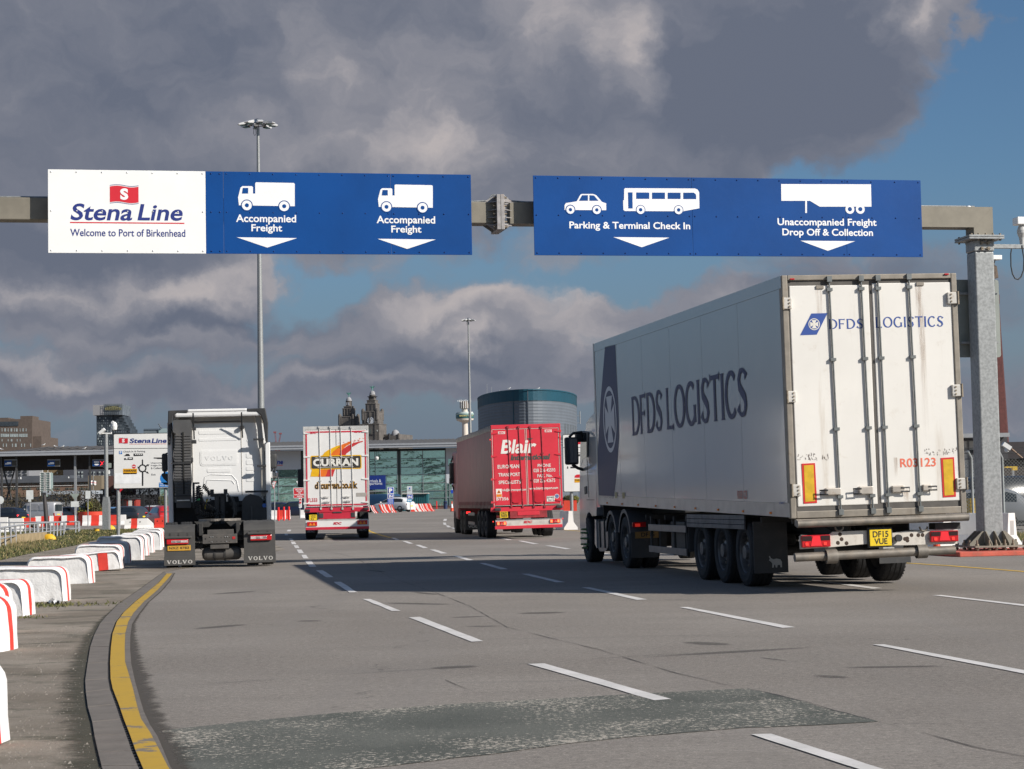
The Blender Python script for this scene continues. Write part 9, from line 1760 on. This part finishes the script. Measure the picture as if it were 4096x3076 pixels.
# ------------------------------------------------------------------ right edge behind the gantry post
def mk_right():
 Y = 120.0; br = mat('chimney_brick',(.075,.022,.02),.9,var=.2,vs=3,bump=.4,bs=12)
 t = thing('brick_chimney','dark red tapering brick chimney just right of the gantry post','chimney',(0,0,0)); Yc_ = 230.0
 q = [V('P',a,b,Yc_) for a,b in ((3945,1180),(3996,1180),(4018,1735),(3930,1735))]; cx = (q[0].x + q[1].x) / 2; r0 = (q[1].x - q[0].x) / 2; r1 = (q[2].x - q[3].x) / 2
 mb = MB(); mb.lathe([(r1 * 1.15,0),(r1,q[2].z),(r0,q[0].z - 1.2),(r0 * 1.08,q[0].z - 1.0),(r0 * 1.08,q[0].z)],8,0,(cx,Yc_,0),sm=False); part('shaft',mb,br,t)
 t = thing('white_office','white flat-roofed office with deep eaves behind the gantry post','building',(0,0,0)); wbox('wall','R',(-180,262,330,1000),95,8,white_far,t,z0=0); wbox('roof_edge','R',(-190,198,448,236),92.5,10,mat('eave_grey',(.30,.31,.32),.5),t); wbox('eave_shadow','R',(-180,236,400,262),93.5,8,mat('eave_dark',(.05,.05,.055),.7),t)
 for a in (55,64): wbox('wall_batten','R',(a,270,a + 5,640),94.9,.1,MATS['eave_grey'],t)
 wbox('window','R',(72,355,110,400),94.9,.1,glass_dark,t); wbox('dark_recess','R',(360,236,430,450),94,1,MATS['eave_dark'],t)
 for y_ in (355,520,640): wbox('wall_joint','R',(-180,y_,330,y_ + 4),94.92,.1,MATS['eave_grey'],t)
 t = thing('gable_sheds','row of dark pitched roofs at the right edge of the picture','building',(0,0,0)); Ys_ = 150.0
 P_ = [(V('R',a,b,Ys_).x,V('R',a,b,Ys_).z) for a,b in ((400,440),(432,280),(900,270),(980,440))]; mb = MB(); mb.prism(P_,1,Ys_,Ys_ + 20); part('roof',mb,mat('roof_black',(.035,.03,.032),.7),t,fix=True); wbox('wall','R',(400,440,980,1000),Ys_ + .5,19,mat('shed_brown',(.055,.045,.04),.8),t,z0=0)
 mb = MB(); mb.tube([V('R',465,345,Ys_ - .5),V('R',570,435,Ys_ - .5)],.07,4); part('bargeboard',mb,mat('tan_board',(.25,.17,.12),.7),t)
 t = thing('chain_link_fence','galvanised chain link fence with cranked posts behind the gantry post','fence',(0,0,0)); Yf_ = 62.0
 for a,yb in ((100,960),(393,960),(700,960)):
  p0 = V('R',a,yb,Yf_); zt_ = V('R',a,432,Yf_).z; q = V('R',a - 65,370,Yf_); mb = MB(); mb.tube([(p0.x,Yf_,0),(p0.x,Yf_,zt_),(q.x,Yf_ - .2,q.z)],.045,6); part('post',mb,mat('fence_galv',(.34,.36,.36),.5,.3),t)
 x0_,x1_ = V('R',-150,600,Yf_).x,V('R',780,600,Yf_).x; z1_ = V('R',400,440,Yf_).z
 m = bpy.data.materials.new('chain_mesh'); m.use_nodes = True; n_ = NT(m.node_tree); b = n_.n['Principled BSDF']; b.inputs['Base Color'].default_value = (.20,.21,.20,1); b.inputs['Roughness'].default_value = .6
 mb = MB(); s_ = .11; d = z1_ - .05
 k = int((x1_ - x0_) / s_)
 for i in range(-int(d / s_),k):
  for sg in (1,-1):
   xa,xb2 = (x0_ + i * s_,x0_ + i * s_ + d) if sg > 0 else (x0_ + i * s_ + d,x0_ + i * s_); za,zb_ = .05,z1_
   lo,hi = x0_,x1_
   f0 = max(0,min(1,((lo if xb2 > xa else hi) - xa) / (xb2 - xa))); f1 = max(0,min(1,((hi if xb2 > xa else lo) - xa) / (xb2 - xa)))
   if f1 <= f0: continue
   pa = (xa + (xb2 - xa) * f0,za + (zb_ - za) * f0); pb = (xa + (xb2 - xa) * f1,za + (zb_ - za) * f1); w = .006
   mb.add([(pa[0] - w,Yf_,pa[1]),(pa[0] + w,Yf_,pa[1]),(pb[0] + w,Yf_,pb[1]),(pb[0] - w,Yf_,pb[1])],[(0,1,2,3)])
 part('mesh_wires',mb,m,t)['kind'] = 'stuff'
 for f in (.0,.5,1.0): mb = MB(); z = z1_ + .02 + f * .35; mb.tube([(x0_,Yf_ - .1 * f,z),(x1_,Yf_ - .1 * f,z - .02)],.012,4); part('barbed_wire',mb,dark_steel,t)
 car(0,78,-70,5.4,2.0,2.0,'van',('darkvan',(.018,.02,.022)),'dark van parked behind the chain link fence at the right edge',cat='van',x=V('R',640,900,78).x); car(0,70,80,4.4,1.8,1.5,'hatch',('pewter',(.20,.21,.22)),'grey car parked behind the gantry post',x=V('R',60,900,70).x)
 t = thing('yellow_digger_arm','small yellow machine behind the fence at the right edge','machine',(0,0,0)); wbox('arm','R',(410,512,522,524),100,.3,mat('machine_yellow',(.55,.36,.03),.5),t); wbox('arm','R',(480,524,522,548),100,.3,MATS['machine_yellow'],t); wbox('stand','R',(484,548,494,700),100,.3,pole_g,t,z0=0); wbox('counterweight','R',(78,815,125,950),66,.6,MATS['machine_yellow'],t,z0=0)
 t = thing('white_trailer','long white trailer bed behind the chain link fence','trailer',(0,0,0)); wbox('bed','R',(408,650,780,690),90,2.5,white_far,t); wbox('underframe','R',(408,690,780,720),90.2,2.2,chassis_m,t); [wbox('leg','R',(a,720,a + 12,900),90.5,.2,chassis_m,t,z0=0) for a in (430,700)]
 t = thing('yard_camera','small white camera on a bracket at the right edge','camera',(0,0,0)); p = V('R',418,320,60); mb = MB(); mb.cb(p,(.28,.2,.13),0,Matrix.Rotation(.6,3,'Y')); part('housing',mb,white_far,t); p2 = V('R',419,358,60); mb = MB(); mb.lathe([(0,-.07),(.06,-.05),(.07,0),(.05,.08),(0,.1)],10,0,p2); mb.tube([p,p2],.02,5); part('bulb',mb,white_far,t)['kind'] = 'stuff'
 rnd = random.Random(3); mb = MB()
 gms = [MATS['grass_a'],MATS['grass_b'],MATS['grass_dry']]
 for _ in range(3500):
  x = rnd.uniform(13.5,18.5); y = rnd.uniform(54,60); h = rnd.uniform(.05,.2); mb.add([(x - .02,y,0),(x + .02,y,0),(x + rnd.gauss(0,.04),y,h)],[(0,1,2)],rnd.choice((0,0,1,2)))
 tag(part('grass_tufts',mb,gms),'thin grass strip along the foot of the chain link fence',None,kind='stuff')
mk_right()
